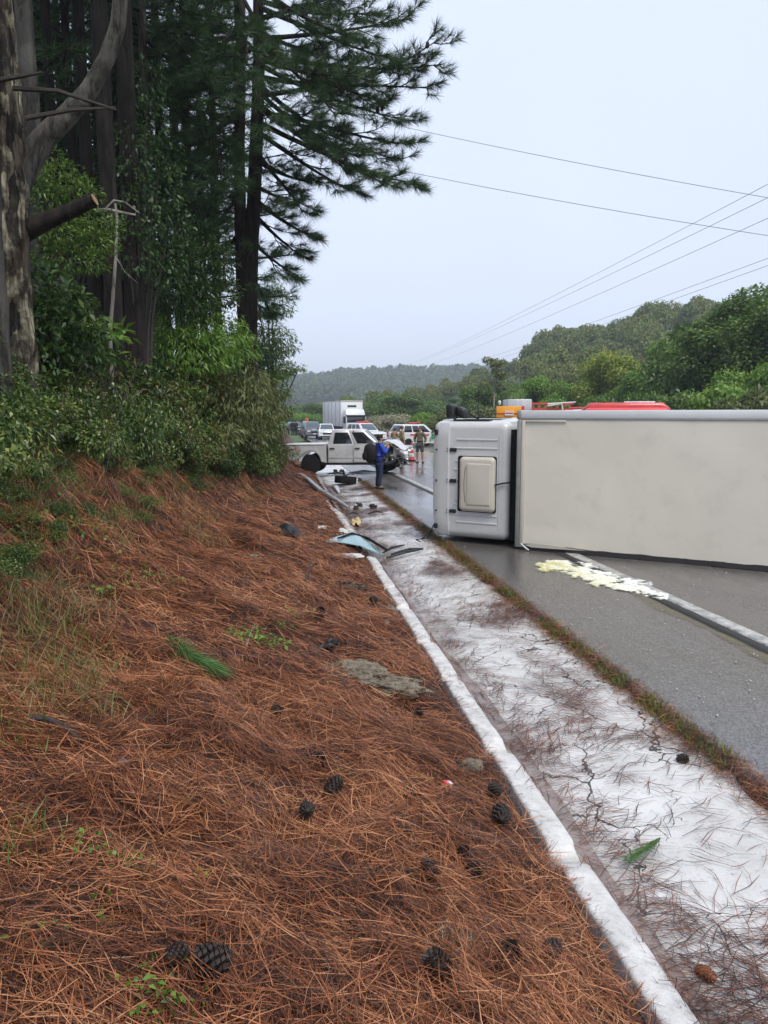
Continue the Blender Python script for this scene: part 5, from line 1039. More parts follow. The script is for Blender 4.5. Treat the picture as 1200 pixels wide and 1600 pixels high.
def pine_branch(wood, acc, a, d, L, r=0.06, sag=0.10, up=0.18, twig=0.25, tl=1.0, n=38, tL=0.26, start=0.22, wd=0.0075, levels=2):
    P = curve_pts(a, d, L, sag, up); wood.tube(P, [r * (1 - 0.85 * i / (len(P) - 1)) for i in range(len(P))], 6, cap=False)
    def at(t):
        f = t * (len(P) - 1); i = min(int(f), len(P) - 2); q = f - i; return P[i].lerp(P[i + 1], q), (P[i + 1] - P[i]).normalized()
    t = start; sd = 1
    while t < 0.99:
        p, dd = at(t); side = dd.cross(Vector((0, 0, 1))).normalized() * sd; sd = -sd; l = tl * (1.1 - 0.55 * t) * random.uniform(0.6, 1.25)
        td = (dd * 0.75 + side * random.uniform(0.5, 0.9) + Vector((0, 0, random.uniform(-0.35, 0.3)))).normalized(); Q = curve_pts(p, td, l, 0.12, 0.22, 4); wood.tube(Q, [r * 0.26, r * 0.2, r * 0.15, r * 0.1], 4, cap=False)
        e = (Q[-1] - Q[-2]).normalized(); tuft_arrays(acc, Q[-1], e, n, tL, wd=wd)
        for q, s2 in ((1, 1), (1, -1), (2, -1), (2, 1)):
            if random.random() < 0.85:
                t2 = (e * 0.7 + e.cross(Vector((0, 0, 1))).normalized() * s2 * 0.7 + Vector((0, 0, random.uniform(-.3, .5)))).normalized(); l2 = l * random.uniform(0.2, 0.45); z = Q[q] + t2 * l2; wood.tube([Q[q], z], [r * 0.14, r * 0.08], 4, cap=False); tuft_arrays(acc, z, t2, int(n * 0.9), tL, wd=wd)
        t += twig / L * random.uniform(0.7, 1.3)
    tuft_arrays(acc, P[-1], (P[-1] - P[-2]).normalized(), n + 8, tL, wd=wd)
def trunk_mesh(path, rad, n=28, step=0.08, amp=0.05, seed=0, plates=True):
    """trunk with furrowed bark as relief"""
    pts = [Vector(p) for p in path]; T = [0]
    for a, b_ in zip(pts, pts[1:]): T.append(T[-1] + (b_ - a).length)
    m = max(4, int(T[-1] / step)); V = []; ts = np.linspace(0, T[-1], m)
    pa = np.array([[np.interp(t, T, [q[k] for q in pts]) for k in range(3)] for t in ts]); ra = np.interp(ts, T, rad)
    for it in range(2): pa[1:-1] = (pa[:-2] + pa[1:-1] * 2 + pa[2:]) / 4
    tg = unit(np.gradient(pa, axis=0)); ref = np.array([1.0, 0.2, 0]) if abs(tg[0][2]) > 0.6 else np.array([0, 0, 1.0]); A = unit(np.cross(tg, ref)); B = np.cross(tg, A)
    th = np.linspace(0, 2 * PI, n, endpoint=False); TH, TT = np.meshgrid(th, ts)
    cx, sx = np.cos(TH), np.sin(TH); u = cx * 3.2; v = sx * 3.2
    f = fbm(u * ra[0] / 0.2, v * ra[0] / 0.2, TT * 1.7, s=seed + 3, o=3); rg = 1 - np.abs(fbm(u * 1.7, v * 1.7, TT * 1.1 + 0.35 * f, s=seed, o=2)) * 1.6
    R = ra[:, None] * (1 + amp * (0.9 * np.clip(rg, -0.6, 0.6) * (1 if plates else 0.3) + 0.5 * f) + 0.08 * fbm(u * 0.3, v * 0.3, TT * 0.5, s=seed + 9, o=2))
    P = pa[:, None, :] + A[:, None, :] * (cx * R)[..., None] + B[:, None, :] * (sx * R)[..., None]
    V = P.reshape(-1, 3); F = []
    i = np.arange((m - 1) * n); r, c = i // n, i % n; F = np.stack([r * n + c, r * n + (c + 1) % n, (r + 1) * n + (c + 1) % n, (r + 1) * n + c], 1)
    return V, F
def bz(x, y): return float(bank(np.array(x), np.array(y)))
def on_bank(px, d):
    q = at_d(px, 648, d); return Vector((q.x, q.y, bz(q.x, q.y)))
# shared crown for pines of the stand: heights above the bank, most of it over the frame
def crown_variant(seed, z0, z1, nb, L0, n=22):
    random.seed(seed); w = MB(); acc = []
    for k in range(nb):
        z = z0 + (z1 - z0) * (k / nb) ** 0.9; a = k * 2.4 + random.uniform(-.4, .4); L = L0 * (1.0 - 0.6 * (z - z0) / (z1 - z0)) * random.uniform(0.7, 1.15)
        pine_branch(w, acc, (0, 0, z), (math.cos(a), math.sin(a), random.uniform(-0.05, 0.3)), L, 0.05, 0.14, 0.14, 0.45, 1.0, n, 0.32, 0.2, 0.017)
    V, F = build_tufts(acc); return w.mesh('limbs', smooth=True), mesh_np('crown', V, F)
CV = [crown_variant(101, 4.0, 17, 36, 3.2), crown_variant(102, 5.0, 18, 34, 3.4), crown_variant(103, 4.5, 19, 36, 3.0)]
random.seed(21)
def pine(label, base, path, rad, mat, cv=None, seed=0, nseg=22, step=0.14, amp=0.06, crz=0.0, group='pines of the roadside stand', name='pine_tree', cs=1.0, cz=0.0):
    root = empty(name, base); tag(root, label, 'tree', group)
    V, F = trunk_mesh(path, rad, nseg, step, amp, seed); tr_ = link('trunk', mesh_np('trunk', V, F, True), M[mat], root)
    if cv is not None:
        w, c = CV[cv]
        li = link('limbs', w, M['bark_pine'], root); cr_ = link('crown', c, M['pine_needles'], root); li.rotation_euler = cr_.rotation_euler = (0, 0, crz); li.scale = cr_.scale = (cs, cs, cs); li.location = cr_.location = (0, 0, cz)
    return root
# big lichen-grown trunk at the edge, with the bent limb and the sawn stub
b0 = on_bank(26, 10.4); 
t_main = pine('thick lichen-grown pine trunk at the picture edge with a sawn stub', b0, [(0, 0, -0.4), (-0.02, 0, 0.25), (0.0, 0, 1.2), (0.03, 0, 2.6), (-0.02, 0, 4.5), (0.05, 0, 8), (0, 0, 14)], [0.33, 0.26, 0.215, 0.215, 0.20, 0.17, 0.09], 'bark_lichen', 0, 1, 64, 0.03, 0.24, cz=5.5)
def rel(px, py, d, base): return at_d(px, py, d) - base
V, F = trunk_mesh([rel(24, 300, 10.45, b0), rel(38, 262, 10.42, b0), rel(66, 218, 10.40, b0), rel(105, 180, 10.32, b0), rel(140, 140, 10.24, b0), rel(168, 90, 10.16, b0), rel(184, 40, 10.08, b0), rel(192, -40, 10.08, b0), rel(215, -220, 9.93, b0)], [0.14, 0.135, 0.12, 0.105, 0.095, 0.085, 0.078, 0.07, 0.045], 30, 0.04, 0.16, 5)
link('bent_limb', mesh_np('bent_limb', V, F, True), M['bark_grey'], t_main)
V, F = trunk_mesh([rel(22, 368, 10.45, b0), rel(70, 346, 10.24, b0), rel(110, 330, 10.12, b0), rel(148, 312, 10.01, b0)], [0.13, 0.095, 0.08, 0.072], 24, 0.03, 0.10, 6)
stub = link('sawn_stub', mesh_np('sawn_stub', V, F, True), M['bark_pine'], t_main)
e0, e1 = rel(148, 312, 10.01, b0), rel(110, 330, 10.12, b0); ax = (e0 - e1).normalized(); MB().tube([e0 - ax * 0.01, e0 + ax * 0.006], 0.069, 14).build('sawn_face', M['cut_wood'], stub)
for (a, b_, c_) in (((0, 125), (40, 118), (66, 113)), ((20, 138), (90, 142), (182, 172)), ((40, 185), (110, 172), (180, 168))):
    MB().tube([rel(*a, 9.8, b0), rel(*b_, 9.7, b0), rel(*c_, 9.6, b0)], [0.03, 0.024, 0.012], 6).build('dead_twig', M['dead_wood'], t_main)
pine('dark pine trunk cut by the picture edge beside the lichen-grown one', on_bank(-10, 9.0), [(0, 0, -0.4), (0.02, 0, 2), (0, 0, 5), (0, 0, 13)], [0.19, 0.16, 0.15, 0.07], 'bark_grey', None, 12, 36, 0.05, 0.14)
st = [('pine trunk just behind the lichen-grown one', 74, 13, 0.12, 'bark_grey', 1), ('thin dark pine trunk right of the one behind the lichen-grown trunk', 103, 16, 0.085, 'bark_pine', 2), ('thin dark pine trunk against a gap of sky', 130, 18, 0.09, 'bark_pine', 0),
      ('dark pine trunk behind the bent limb', 154, 16, 0.105, 'bark_pine', 1), ('stout dark pine trunk right of the bent limb', 182, 14, 0.135, 'bark_pine', 2), ('stout vine-hung pine trunk in the middle of the stand', 214, 15, 0.155, 'bark_pine', 0), ('grey pine trunk behind the leafy understorey', 246, 19, 0.11, 'bark_grey', 1)]
for i, (lb, px, d, r, mt, cv) in enumerate(st):
    pine(lb, on_bank(px, d), [(0, 0, -0.4), (0.03, 0, 2.5), (-0.03 + 0.03 * (i % 3), 0, 6), (0, 0, 16)], [r * 1.3, r * 1.05, r, r * 0.45], mt, cv, 30 + i, 24, 0.10, 0.07, i * 1.3, cz=3.5)
deep = [(20, 17), (55, 15), (90, 19), (118, 21), (148, 18), (172, 22), (200, 17), (232, 20), (262, 18), (285, 22), (305, 18), (325, 24), (345, 21), (60, 26), (130, 28), (210, 27), (290, 29), (-30, 13), (-60, 19), (10, 24)]
for i, (px, d) in enumerate(deep):
    d = d * 1.12 + 2
    pine('dark pine deep in the shaded stand behind the front row of trunks', on_bank(px, d), [(0, 0, -0.4), (0.05 * math.sin(i), 0, 4), (0, 0.05, 16)], [0.17, 0.14, 0.06], 'bark_pine', i % 3, 60 + i, 12, 0.5, 0.05, i * 0.9, cs=random.uniform(0.85, 1.1))
# forked roadside pine whose branches reach out over the road
bp_ = on_bank(385, 20.5); rp2 = empty('pine_tree', bp_); tag(rp2, 'tall forked pine by the road with branches reaching out against the sky', 'tree', 'pines of the roadside stand')
def R2(px, py, d=20.5): return at_d(px, py, d) - bp_
V, F = trunk_mesh([(0, 0, -0.5), R2(384, 560), R2(388, 480), R2(391, 400), R2(396, 320), R2(401, 200), R2(405, 90), R2(402, -60), R2(400, -330)], [0.34, 0.30, 0.24, 0.19, 0.17, 0.16, 0.14, 0.11, 0.05], 34, 0.07, 0.07, 77)
tk = link('trunk', mesh_np('trunk', V, F, True), M['bark_pine'], rp2)
V, F = trunk_mesh([R2(384, 500), R2(378, 430), R2(375, 340), R2(374, 220), R2(376, 90), R2(370, -60), R2(360, -300)], [0.2, 0.165, 0.15, 0.135, 0.12, 0.10, 0.05], 26, 0.09, 0.07, 78)
link('second_stem', mesh_np('second_stem', V, F, True), M['bark_pine'], rp2)
w = MB(); acc = []; random.seed(5)
def bto(x0, y0, x1, y1, dd=0.0, r=0.07, **k):
    a = R2(x0, y0); e = at_d(x1, y1, 20.5 + dd) - bp_; v = e - a; L = v.length; k.setdefault('sag', 0.16); k.setdefault('up', 0.16); pine_branch(w, acc, a, v, L, r, n=k.pop('n', 56), tL=k.pop('tL', 0.30), wd=0.0115, **k)
for (x0, y0, x1, y1, dd) in ((402, 190, 660, 290, -1.0), (402, 175, 640, 225, 0.5), (403, 150, 690, 55, -0.5), (403, 120, 672, 140, 1.0), (402, 160, 600, 285, -2.0), (404, 60, 640, 30, 0.0), (404, 30, 600, -40, 1.5), (402, 10, 620, 95, -1.5), (404, 90, 560, 120, -2.5), (403, 100, 640, 190, 2.0), (400, 250, 485, 285, -1.0), (396, 310, 492, 372, -0.5), (394, 330, 470, 400, 0.6), (392, 370, 462, 430, -0.8), (400, 235, 470, 330, -1.5), (398, 290, 450, 310, 1.5),
                         (404, -30, 650, -60, 0), (404, -20, 560, 60, -2.0), (402, 40, 520, 180, -3.0), (403, 140, 545, 240, -2.6), (403, 70, 600, 160, -0.8), (404, 0, 585, 20, 2.5), (402, 205, 560, 300, 0.6), (403, 130, 620, 250, 1.2), (404, 50, 520, 90, 3), (404, 90, 690, 100, 0.2)):
    bto(x0, y0, x1, y1, dd)
for (x0, y0, x1, y1, dd) in ((374, 180, 240, 240, -2.5), (374, 120, 230, 120, -3.0), (375, 60, 250, 20, -2), (374, 210, 300, 330, -3), (374, 150, 310, 260, -3.5), (375, 90, 300, 160, -3.5), (376, 30, 260, 80, -3.5), (375, 250, 330, 330, -2), (376, 0, 300, 60, -4), (376, -20, 340, 90, -4.5), (374, 100, 345, 230, -4.0), (375, 40, 200, 160, -2.0), (376, 300, 300, 380, 0), (378, 350, 330, 400, 1), (375, -10, 420, 140, -4), (376, -40, 280, 10, -3), (380, 400, 425, 480, 0), (376, 200, 280, 290, -1), (374, 170, 225, 300, 0.5), (374, 90, 210, 60, 1)):
    bto(x0, y0, x1, y1, dd, 0.06, sag=0.12, up=-0.02, tL=0.30)
for k in range(26):
    a = k * 2.4; z = 13 + k * 0.28; L = 4.2 - 0.1 * k; b2 = Vector((0.3, 0, z)); pine_branch(w, acc, b2, (math.cos(a), math.sin(a), 0.2), L, 0.06, 0.1, 0.15, 0.7, 0.9, 20, 0.28, 0.3, 0.012)
link('limbs', w.mesh('limbs', smooth=True), M['bark_pine'], rp2)
V, F = build_tufts(acc); link('crown', mesh_np('crown', V, F), M['pine_needles'], rp2); print('pine tris', len(F))
acc = []
for k in range(14): tuft_arrays(acc, R2(425 + random.uniform(-9, 9), 82 + random.uniform(-12, 12), 19.6), (random.uniform(-1, 1), random.uniform(-1, 1), -0.6), 26, 0.25, wd=0.010)
V, F = build_tufts(acc); link('dry_needles', mesh_np('dry_needles', V, F), M['pine_dry'], rp2)
w = MB(); random.seed(9)
for (x, y) in ((590, 172), (597, 168), (655, 85), (668, 70), (540, 250), (470, 210)): w.ball(tuple(R2(x, y, 20.0)), (0.05, 0.05, 0.09), 8, 6)
link('hanging_cones', w.mesh('hanging_cones'), M['cone_scale'], rp2)['kind'] = 'stuff'
random.seed(33)
# ---------------------------------------------------------------- undergrowth on the bank
def blob_leaves(blobs, dens, ls, droop=0.35, wide=0.5, lo=0.6):
    parts = []
    for (c, r) in blobs:
        n = max(20, int(dens * r[0] * r[1] * 26 * (0.1 / ls))); P, d = ellipsoid_pts(n, c, r, lo, 0.5); D = d * 0.8 + rdir(n) * 0.8 + np.array([0, 0, -droop]); parts.append(leaf_quads(P, D, ls * rng.uniform(0.6, 1.4, n), ls * wide * rng.uniform(0.8, 1.2, n)))
    return cat(parts)
def bush_variant(seed, n, ls, wide, droop):
    global rng
    keep = rng; rng = np.random.default_rng(seed); parts = []
    for k in range(7):
        c = np.array([rng.normal() * 0.42, rng.normal() * 0.42, 0.25 + 0.55 * rng.random()]); r = rng.uniform(0.28, 0.5); m = n // 7; P, d = ellipsoid_pts(m, c, (r, r, r * 0.8), 0.4); D = d * 0.8 + rdir(m) * 0.8 + np.array([0, 0, -droop]); parts.append(leaf_quads(P, D, ls * rng.uniform(0.6, 1.4, m), ls * wide * rng.uniform(0.8, 1.2, m)))
    V, F = cat(parts); rng = keep; return mesh_np('bush', V, F)
BV = [bush_variant(300, 1500, 0.085, 0.5, 0.3), bush_variant(301, 1300, 0.11, 0.38, 0.5), bush_variant(302, 1700, 0.07, 0.55, 0.3), bush_variant(303, 1300, 0.13, 0.22, 0.9), bush_variant(304, 1400, 0.09, 0.5, 0.5)]
for i_, me_ in enumerate(BV): me_.materials.append(M[['leaf_dark', 'leaf_mix', 'leaf_deep', 'leaf_deep', 'leaf_deep'][i_]])
Pp, Ss = [], []
for k in range(1500):
    Y = 4.5 + 34 * random.random() ** 1.1; e = float(bank_edge(Y)); s0 = 1.6 - 1.15 * float(sstep(9, 19, Y)) + 1.1 * float(sstep(24, 30, Y)); s_ = s0 + 12 * random.random() ** 1.6; X = e - s_; g_ = random.uniform(0.35, 0.7) + 0.75 * min(1.0, (s_ - s0) / 2.5) * random.random() + (0.5 * random.random() if Y > 13 and s_ > 2 else 0)
    Pp.append((X, Y, bz(X, Y) - 0.15 * g_)); Ss.append((g_ * random.uniform(0.8, 1.2), g_ * random.uniform(0.8, 1.2), g_ * random.uniform(0.8, 1.35)))
for k in range(330):
    Y = 4.0 + 26 * random.random() ** 1.6; e = float(bank_edge(Y)); X = e - random.uniform(0.5, 2.0) ** 0.8; g_ = random.uniform(0.10, 0.26); Pp.append((X, Y, bz(X, Y) - 0.1 * g_)); Ss.append((g_, g_, g_ * random.uniform(0.6, 1.1)))
o = scatter('undergrowth', np.array(Pp), np.array([random.uniform(0, 6.28) for _ in Pp]), np.array(Ss), np.array([random.choice([0, 0, 1, 2, 3, 4, 4]) for _ in Pp]), BV, M['leaf_dark']); tag(o, 'tangle of leafy green undergrowth on top of the bank', 'undergrowth', kind='stuff')
stems = MB()
for k in range(260):
    Y = random.uniform(4.5, 33); e = float(bank_edge(Y)); X = e - random.uniform(1.0, 5.5); z = bz(X, Y); h = random.uniform(0.4, 1.6); a = random.uniform(0, 6.28); stems.tube([(X, Y, z - 0.05), (X + 0.15 * h * math.cos(a), Y + 0.15 * h * math.sin(a), z + h * 0.5), (X + 0.4 * h * math.cos(a), Y + 0.4 * h * math.sin(a), z + h)], [0.009, 0.007, 0.003], 4, cap=False)
o = link('undergrowth_stems', stems.mesh('undergrowth_stems'), M['dead_wood']); tag(o, 'thin stems among the undergrowth', 'undergrowth', kind='stuff')
def shrub(label, px, d, blobs_px, ls, mat, dens=60, wide=0.5, droop=0.35, stem=True, name='shrub', cat_='shrub', wood='dead_wood', lo=0.4, r0=0.02, base=None):
    """blobs_px: (px, py, dist, radius, height)"""
    b = on_bank(px, d) if base is None else base; root = empty(name, b); tag(root, label, cat_, 'shrubs and small trees on the bank'); bl = []; w = MB()
    for (x, y, dd, r, h) in blobs_px:
        c = at_d(x, y, dd) - b; bl.append((tuple(c), (r, r, h)))
        if stem: m = Vector((c.x * 0.35, c.y * 0.35, c.z * 0.55)); w.tube([(random.uniform(-.06, .06), random.uniform(-.06, .06), -0.1), m, c], [r0, r0 * 0.7, r0 * 0.25], 5, cap=False)
    V, F = blob_leaves(bl, dens, ls, droop, wide, lo); link('foliage', mesh_np('foliage', V, F), M[mat], root)
    if stem: link('stems', w.mesh('stems', smooth=True), M[wood], root)
    return root
shrub('yellow-green sapling with large leaves in front of the dark trunks', 155, 12.60, [(130, 508, 12.60, 0.22, 0.14), (160, 518, 12.60, 0.28, 0.17), (182, 525, 12.60, 0.21, 0.17), (182, 560, 12.60, 0.14, 0.11), (120, 540, 12.60, 0.17, 0.14)], 0.16, 'leaf_bright', 55, 0.42)
shrub('glossy dark shrub at the foot of the lichen-grown trunk', 85, 11.64, [(75, 470, 11.64, 0.50, 0.50), (95, 505, 11.50, 0.57, 0.57), (70, 530, 11.36, 0.50, 0.57), (110, 550, 11.64, 0.57, 0.50), (60, 580, 11.08, 0.43, 0.43)], 0.12, 'leaf_dark', 110, 0.42)
shrub('feathery bright green bush glowing behind the undergrowth', 300, 17.25, [(290, 515, 17.25, 0.80, 0.69), (330, 525, 17.59, 0.92, 0.69), (300, 560, 16.79, 1.03, 0.69), (355, 545, 17.94, 0.80, 0.69), (265, 545, 16.67, 0.69, 0.57)], 0.15, 'leaf_bright', 75, 0.24, 0.9)
shrub('small broadleaf tree with leafy crown in the middle of the stand', 225, 15.24, [(205, 250, 14.99, 0.57, 0.64), (240, 300, 15.24, 0.64, 0.76), (215, 340, 14.73, 0.57, 0.64), (250, 250, 15.62, 0.51, 0.64), (225, 200, 15.49, 0.51, 0.64), (265, 350, 15.75, 0.51, 0.51), (200, 400, 14.61, 0.57, 0.64), (240, 420, 15.24, 0.64, 0.64), (190, 300, 14.73, 0.38, 0.51), (230, 140, 15.75, 0.44, 0.64)], 0.10, 'leaf_dark', 42, 0.45, 0.7, name='small_tree', cat_='tree', r0=0.045)
shrub('small broadleaf tree with grey-green leaves right of the middle trunk', 300, 17.08, [(270, 410, 16.59, 0.61, 0.61), (310, 430, 17.08, 0.73, 0.67), (290, 470, 16.71, 0.73, 0.61), (335, 460, 17.69, 0.61, 0.61), (250, 450, 16.10, 0.61, 0.61), (320, 380, 17.32, 0.55, 0.55), (340, 410, 18.06, 0.49, 0.49)], 0.11, 'leaf_dark', 85, 0.35, 0.5, name='small_tree', cat_='tree', r0=0.04)
shrub('low fir-like sapling with pale green sprays by the sawn stub', 105, 12.78, [(95, 280, 12.78, 0.43, 0.23), (110, 300, 12.78, 0.50, 0.23), (75, 310, 12.64, 0.35, 0.23), (90, 360, 12.50, 0.50, 0.28), (130, 380, 12.78, 0.57, 0.28), (110, 410, 12.64, 0.57, 0.28), (150, 350, 12.78, 0.43, 0.23), (80, 250, 12.78, 0.26, 0.20)], 0.085, 'leaf_mid', 70, 0.3, 0.3, name='small_tree', cat_='tree', r0=0.025)
shrub('drooping olive bamboo-like shrub at the end of the bank', 400, 23, [(395, 610, 18, 0.6, 0.6), (415, 640, 21, 0.8, 0.7), (375, 630, 17, 0.65, 0.6), (400, 670, 19, 0.7, 0.5), (405, 675, 24, 0.6, 0.6), (360, 660, 17, 0.6, 0.5), (385, 690, 18, 0.5, 0.3), (410, 620, 24, 0.7, 0.7), (345, 680, 16, 0.5, 0.35), (380, 590, 17.4, 0.5, 0.5)], 0.15, 'leaf_olive', 75, 0.24, 1.1)
shrub('tall feathery roadside tree leaning towards the pickup', 428, 29, [(425, 480, 29, 0.9, 0.8), (412, 530, 28.5, 1.0, 0.9), (432, 540, 29, 0.9, 0.8), (428, 580, 29.5, 0.8, 0.6), (446, 577, 29.5, 0.5, 0.3), (420, 610, 29, 0.9, 0.8), (415, 580, 28, 1.0, 0.9), (420, 645, 29, 0.6, 0.7), (408, 650, 28, 0.7, 0.8), (418, 680, 29.5, 0.45, 0.6), (405, 480, 28.5, 0.9, 0.8), (415, 450, 28.5, 0.7, 0.6), (467, 575, 29.5, 0.3, 0.12)], 0.16, 'leaf_mid', 62, 0.24, 0.8, name='small_tree', cat_='tree', r0=0.06, lo=0.3)
shrub('dense dark bush between feathery tree and bamboo-like shrub', 395, 25, [(370, 560, 24, 1.0, 0.9), (395, 550, 26, 1.1, 0.9), (380, 590, 24, 1.0, 0.9), (350, 590, 22, 1.0, 0.8), (330, 600, 19, 0.9, 0.7)], 0.12, 'leaf_dark', 60, 0.4, 0.5)
# slender dead sapling with pale bark, bare twigs
b1 = on_bank(176, 13.6); ds = empty('dead_sapling', b1); tag(ds, 'pale bare dead sapling with two arching twigs among the pines', 'sapling', 'shrubs and small trees on the bank')
q = lambda x, y: at_d(x, y, 13.6) - b1
MB().tube([(0, 0, -0.1), q(172, 520), q(176, 470), q(181, 400), q(183, 340), q(180, 318)], [0.038, 0.031, 0.028, 0.025, 0.02, 0.015], 8).build('trunk', M['bark_pale'], ds, smooth=True)
for pts_, rr_ in (([q(212, 336), q(190, 332), q(168, 327), q(146, 328)], [0.016, 0.024, 0.024, 0.016]), ([q(166, 325), q(178, 313), q(195, 316), q(218, 333)], [0.016, 0.017, 0.014, 0.008]), ([q(180, 400), q(195, 425), q(215, 442)], [0.013, 0.01, 0.005])): MB().tube(pts_, rr_, 6).build('twig', M['bark_pale'], ds, smooth=True)
# ---------------------------------------------------------------- power lines and pylons
def wire(label, A, B, sag, r, group='power lines over the road'):
    P = []
    for i in range(25):
        t = i / 24; p = A.lerp(B, t); p.z -= sag * 4 * t * (1 - t); P.append(p)
    o = MB().tube(P, r, 5).build('power_line', M['steel'], None); tag(o, label, 'power line', group); return o
wire('upper of the two wires crossing the sky from the pine', at_d(300, 118, 62), at_d(1500, 358, 48), 0.6, 0.016)
wire('lower of the two wires crossing the sky from the pine', at_d(300, 192, 60), at_d(1500, 412, 46), 0.6, 0.016)
PA, PB_ = at_d(600, 585, 900), at_d(659, 585, 820)
wire('highest of the three wires running down to the far pylon', at_d(600, 574, 890), at_d(1500, 130, 60), 5.5, 0.026)
wire('middle of the three wires running down to the far pylon', at_d(594, 576, 890), at_d(1500, 162, 60), 5.5, 0.026)
wire('lowest of the three wires running down to the far pylon', at_d(606, 578, 890), at_d(1500, 205, 60), 6.0, 0.026)
wire('upper of the two low wires over the wooded hill', at_d(655, 577, 810), at_d(1500, 292, 70), 5.0, 0.028)
wire('lower of the two low wires over the wooded hill', at_d(663, 578, 810), at_d(1500, 306, 70), 5.4, 0.026)
def pylon(label, px, d, y_top):
    b = at_d(px, 648, d); z0 = float(hill(np.array(b.x), np.array(b.y))); zt = at_d(px, y_top, d).z; H = zt - z0
    r = empty('pylon', (b.x, b.y, z0), math.atan2(-b.y, -b.x) + PI / 2); tag(r, label, 'pylon', 'pylons on the far hill'); w = MB(); t = 0.42
    for s in (-1, 1):
        for f in (-1, 1):
            w.tube([(s * 3.2, f * 2, 0), (s * 1.3, f * 1.0, H * 0.55), (s * 4.0, 0, H * 0.82), (s * 5.0, 0, H)], t, 4)
        w.tube([(s * 4.0, 0, H * 0.82), (s * 7.0, 0, H * 0.80)], t, 4); w.tube([(s * 5, 0, H), (s * 7.0, 0, H * 0.80)], t, 4)
    for k in range(6):
        z = H * 0.55 * k / 6; a = 3.2 - 1.9 * k / 6; a2 = 3.2 - 1.9 * (k + 1) / 6; w.tube([(-a, -1.6, z), (a2, -1.5, H * 0.55 * (k + 1) / 6)], t * 0.7, 4); w.tube([(a, -1.6, z), (-a2, -1.5, H * 0.55 * (k + 1) / 6)], t * 0.7, 4)
    w.tube([(-4, 0, H * 0.82), (4, 0, H * 0.82)], t, 4); w.tube([(-4, 0, H * 0.82), (0, 0, H * 0.66), (4, 0, H * 0.82)], t * 0.8, 4)
    w.build('lattice', M['steel'], r); return r
pylon('lattice pylon further left on the far ridge', 600, 900, 573); pylon('lattice pylon nearer the tipped truck on the far ridge', 659, 820, 576)
# ---------------------------------------------------------------- wreckage and litter
def place(px, py, lift=0.0): 
    p = bank_hit(px, py); p.z += lift; return p
# loose wheel with a stub of axle
pw = bank_hit(540, 757); lw = empty('loose_wheel', (pw.x, pw.y, pw.z + 0.01)); tag(lw, 'torn off road wheel lying flat beside the pickup', 'wheel')
tw, rw = wheel_mesh(0.40, 0.26, n=32)
w_ = link('tyre', tw, M['rubber'], lw); w_.rotation_euler = (PI / 2 - 0.10, 0.08, 0); w_.location = (0, 0, 0.16); r_ = link('rim', rw, M['dark_steel'], lw); r_.rotation_euler = w_.rotation_euler; r_.location = w_.location
MB().tube([(-0.02, 0, 0.2), (-0.05, 0.02, 0.38), (-0.10, 0.0, 0.52)], [0.06, 0.04, 0.045], 8).tube([(0.0, 0, 0.3), (0.12, 0.05, 0.36)], 0.025, 6).build('axle_stub', M['dark_steel'], lw)
def bent_sheet(name, label, corners, mat, cat_='debris', bow=0.05, th=0.012, nz=0.02, seed=0, nx=14, ny=8, group='wreckage along the gutter'):
    """corners: four ground points, walked round"""
    V = []
    for j in range(ny + 1):
        for i in range(nx + 1):
            u, v = i / nx, j / ny; p = bil(corners, u, v); p = Vector(p); p.z += bow * math.sin(PI * u) * math.sin(PI * (0.15 + 0.7 * v)) + nz * float(fbm(np.array(u * 4), np.array(v * 4), s=seed, o=2)); V.append(p)
    n = len(V); F = []
    for j in range(ny):
        for i in range(nx): k = j * (nx + 1) + i; F.append((k, k + 1, k + nx + 2, k + nx + 1)); F.append((n + k, n + k + nx + 1, n + k + nx + 2, n + k + 1))
    ring = list(range(0, nx)) + [nx + (nx + 1) * j for j in range(ny)] + [ny * (nx + 1) + i for i in range(nx, 0, -1)] + [(nx + 1) * j for j in range(ny, 0, -1)]
    F += [(ring[k], ring[k] + n, ring[(k + 1) % len(ring)] + n, ring[(k + 1) % len(ring)]) for k in range(len(ring))]
    o = MB().add(V + [p + Vector((0, 0, -th)) for p in V], F).build(name, mat, None, smooth=True); tag(o, label, cat_, group); return o
M['teal_sheet'] = paint('teal_sheet', (0.20, 0.34, 0.37), 0.12, var=0.15, spec=0.8)
c = [place(508, 850, 0.05), place(600, 874, 0.10), place(575, 858, 0.14), place(540, 845, 0.14)]
bent_sheet('windscreen_sheet', 'torn blue-green laminated windscreen lying over the broken kerb', c, M['teal_sheet'], 'windscreen', bow=0.10, seed=3)
o = MB().tube([place(528, 853, 0.13), place(550, 851, 0.20), place(575, 858, 0.20), place(604, 870, 0.13)], [0.015, 0.028, 0.028, 0.02], 8).build('rubber_trim', M['rubber'], None); tag(o, 'curved black rubber trim lying along the torn windscreen', 'debris', 'wreckage along the gutter')
o = MB().tube([place(604, 876, 0.05), place(632, 872, 0.10), place(660, 862, 0.05), place(640, 863, 0.06), place(612, 872, 0.07)], [0.02, 0.025, 0.02, 0.025, 0.02], 8).build('wiper_frame', M['black_plastic'], None); tag(o, 'looped black plastic strip past the end of the torn windscreen', 'debris', 'wreckage along the gutter')
o = MB().tube([place(596, 872, 0.08), place(612, 866, 0.12), place(632, 858, 0.08)], [0.012, 0.03, 0.012], 8).build('plastic_shard', M['black_plastic'], None); tag(o, 'short black plastic shard leaning on the torn windscreen', 'debris', 'wreckage along the gutter')
c = [place(425, 824, 0.03), place(472, 838, 0.05), place(478, 845, 0.02), place(440, 838, 0.02)]
bent_sheet('bumper_piece', 'black torn bumper piece lying on the pine needles', c, M['black_plastic'], 'debris', bow=0.10, nz=0.06, seed=8)
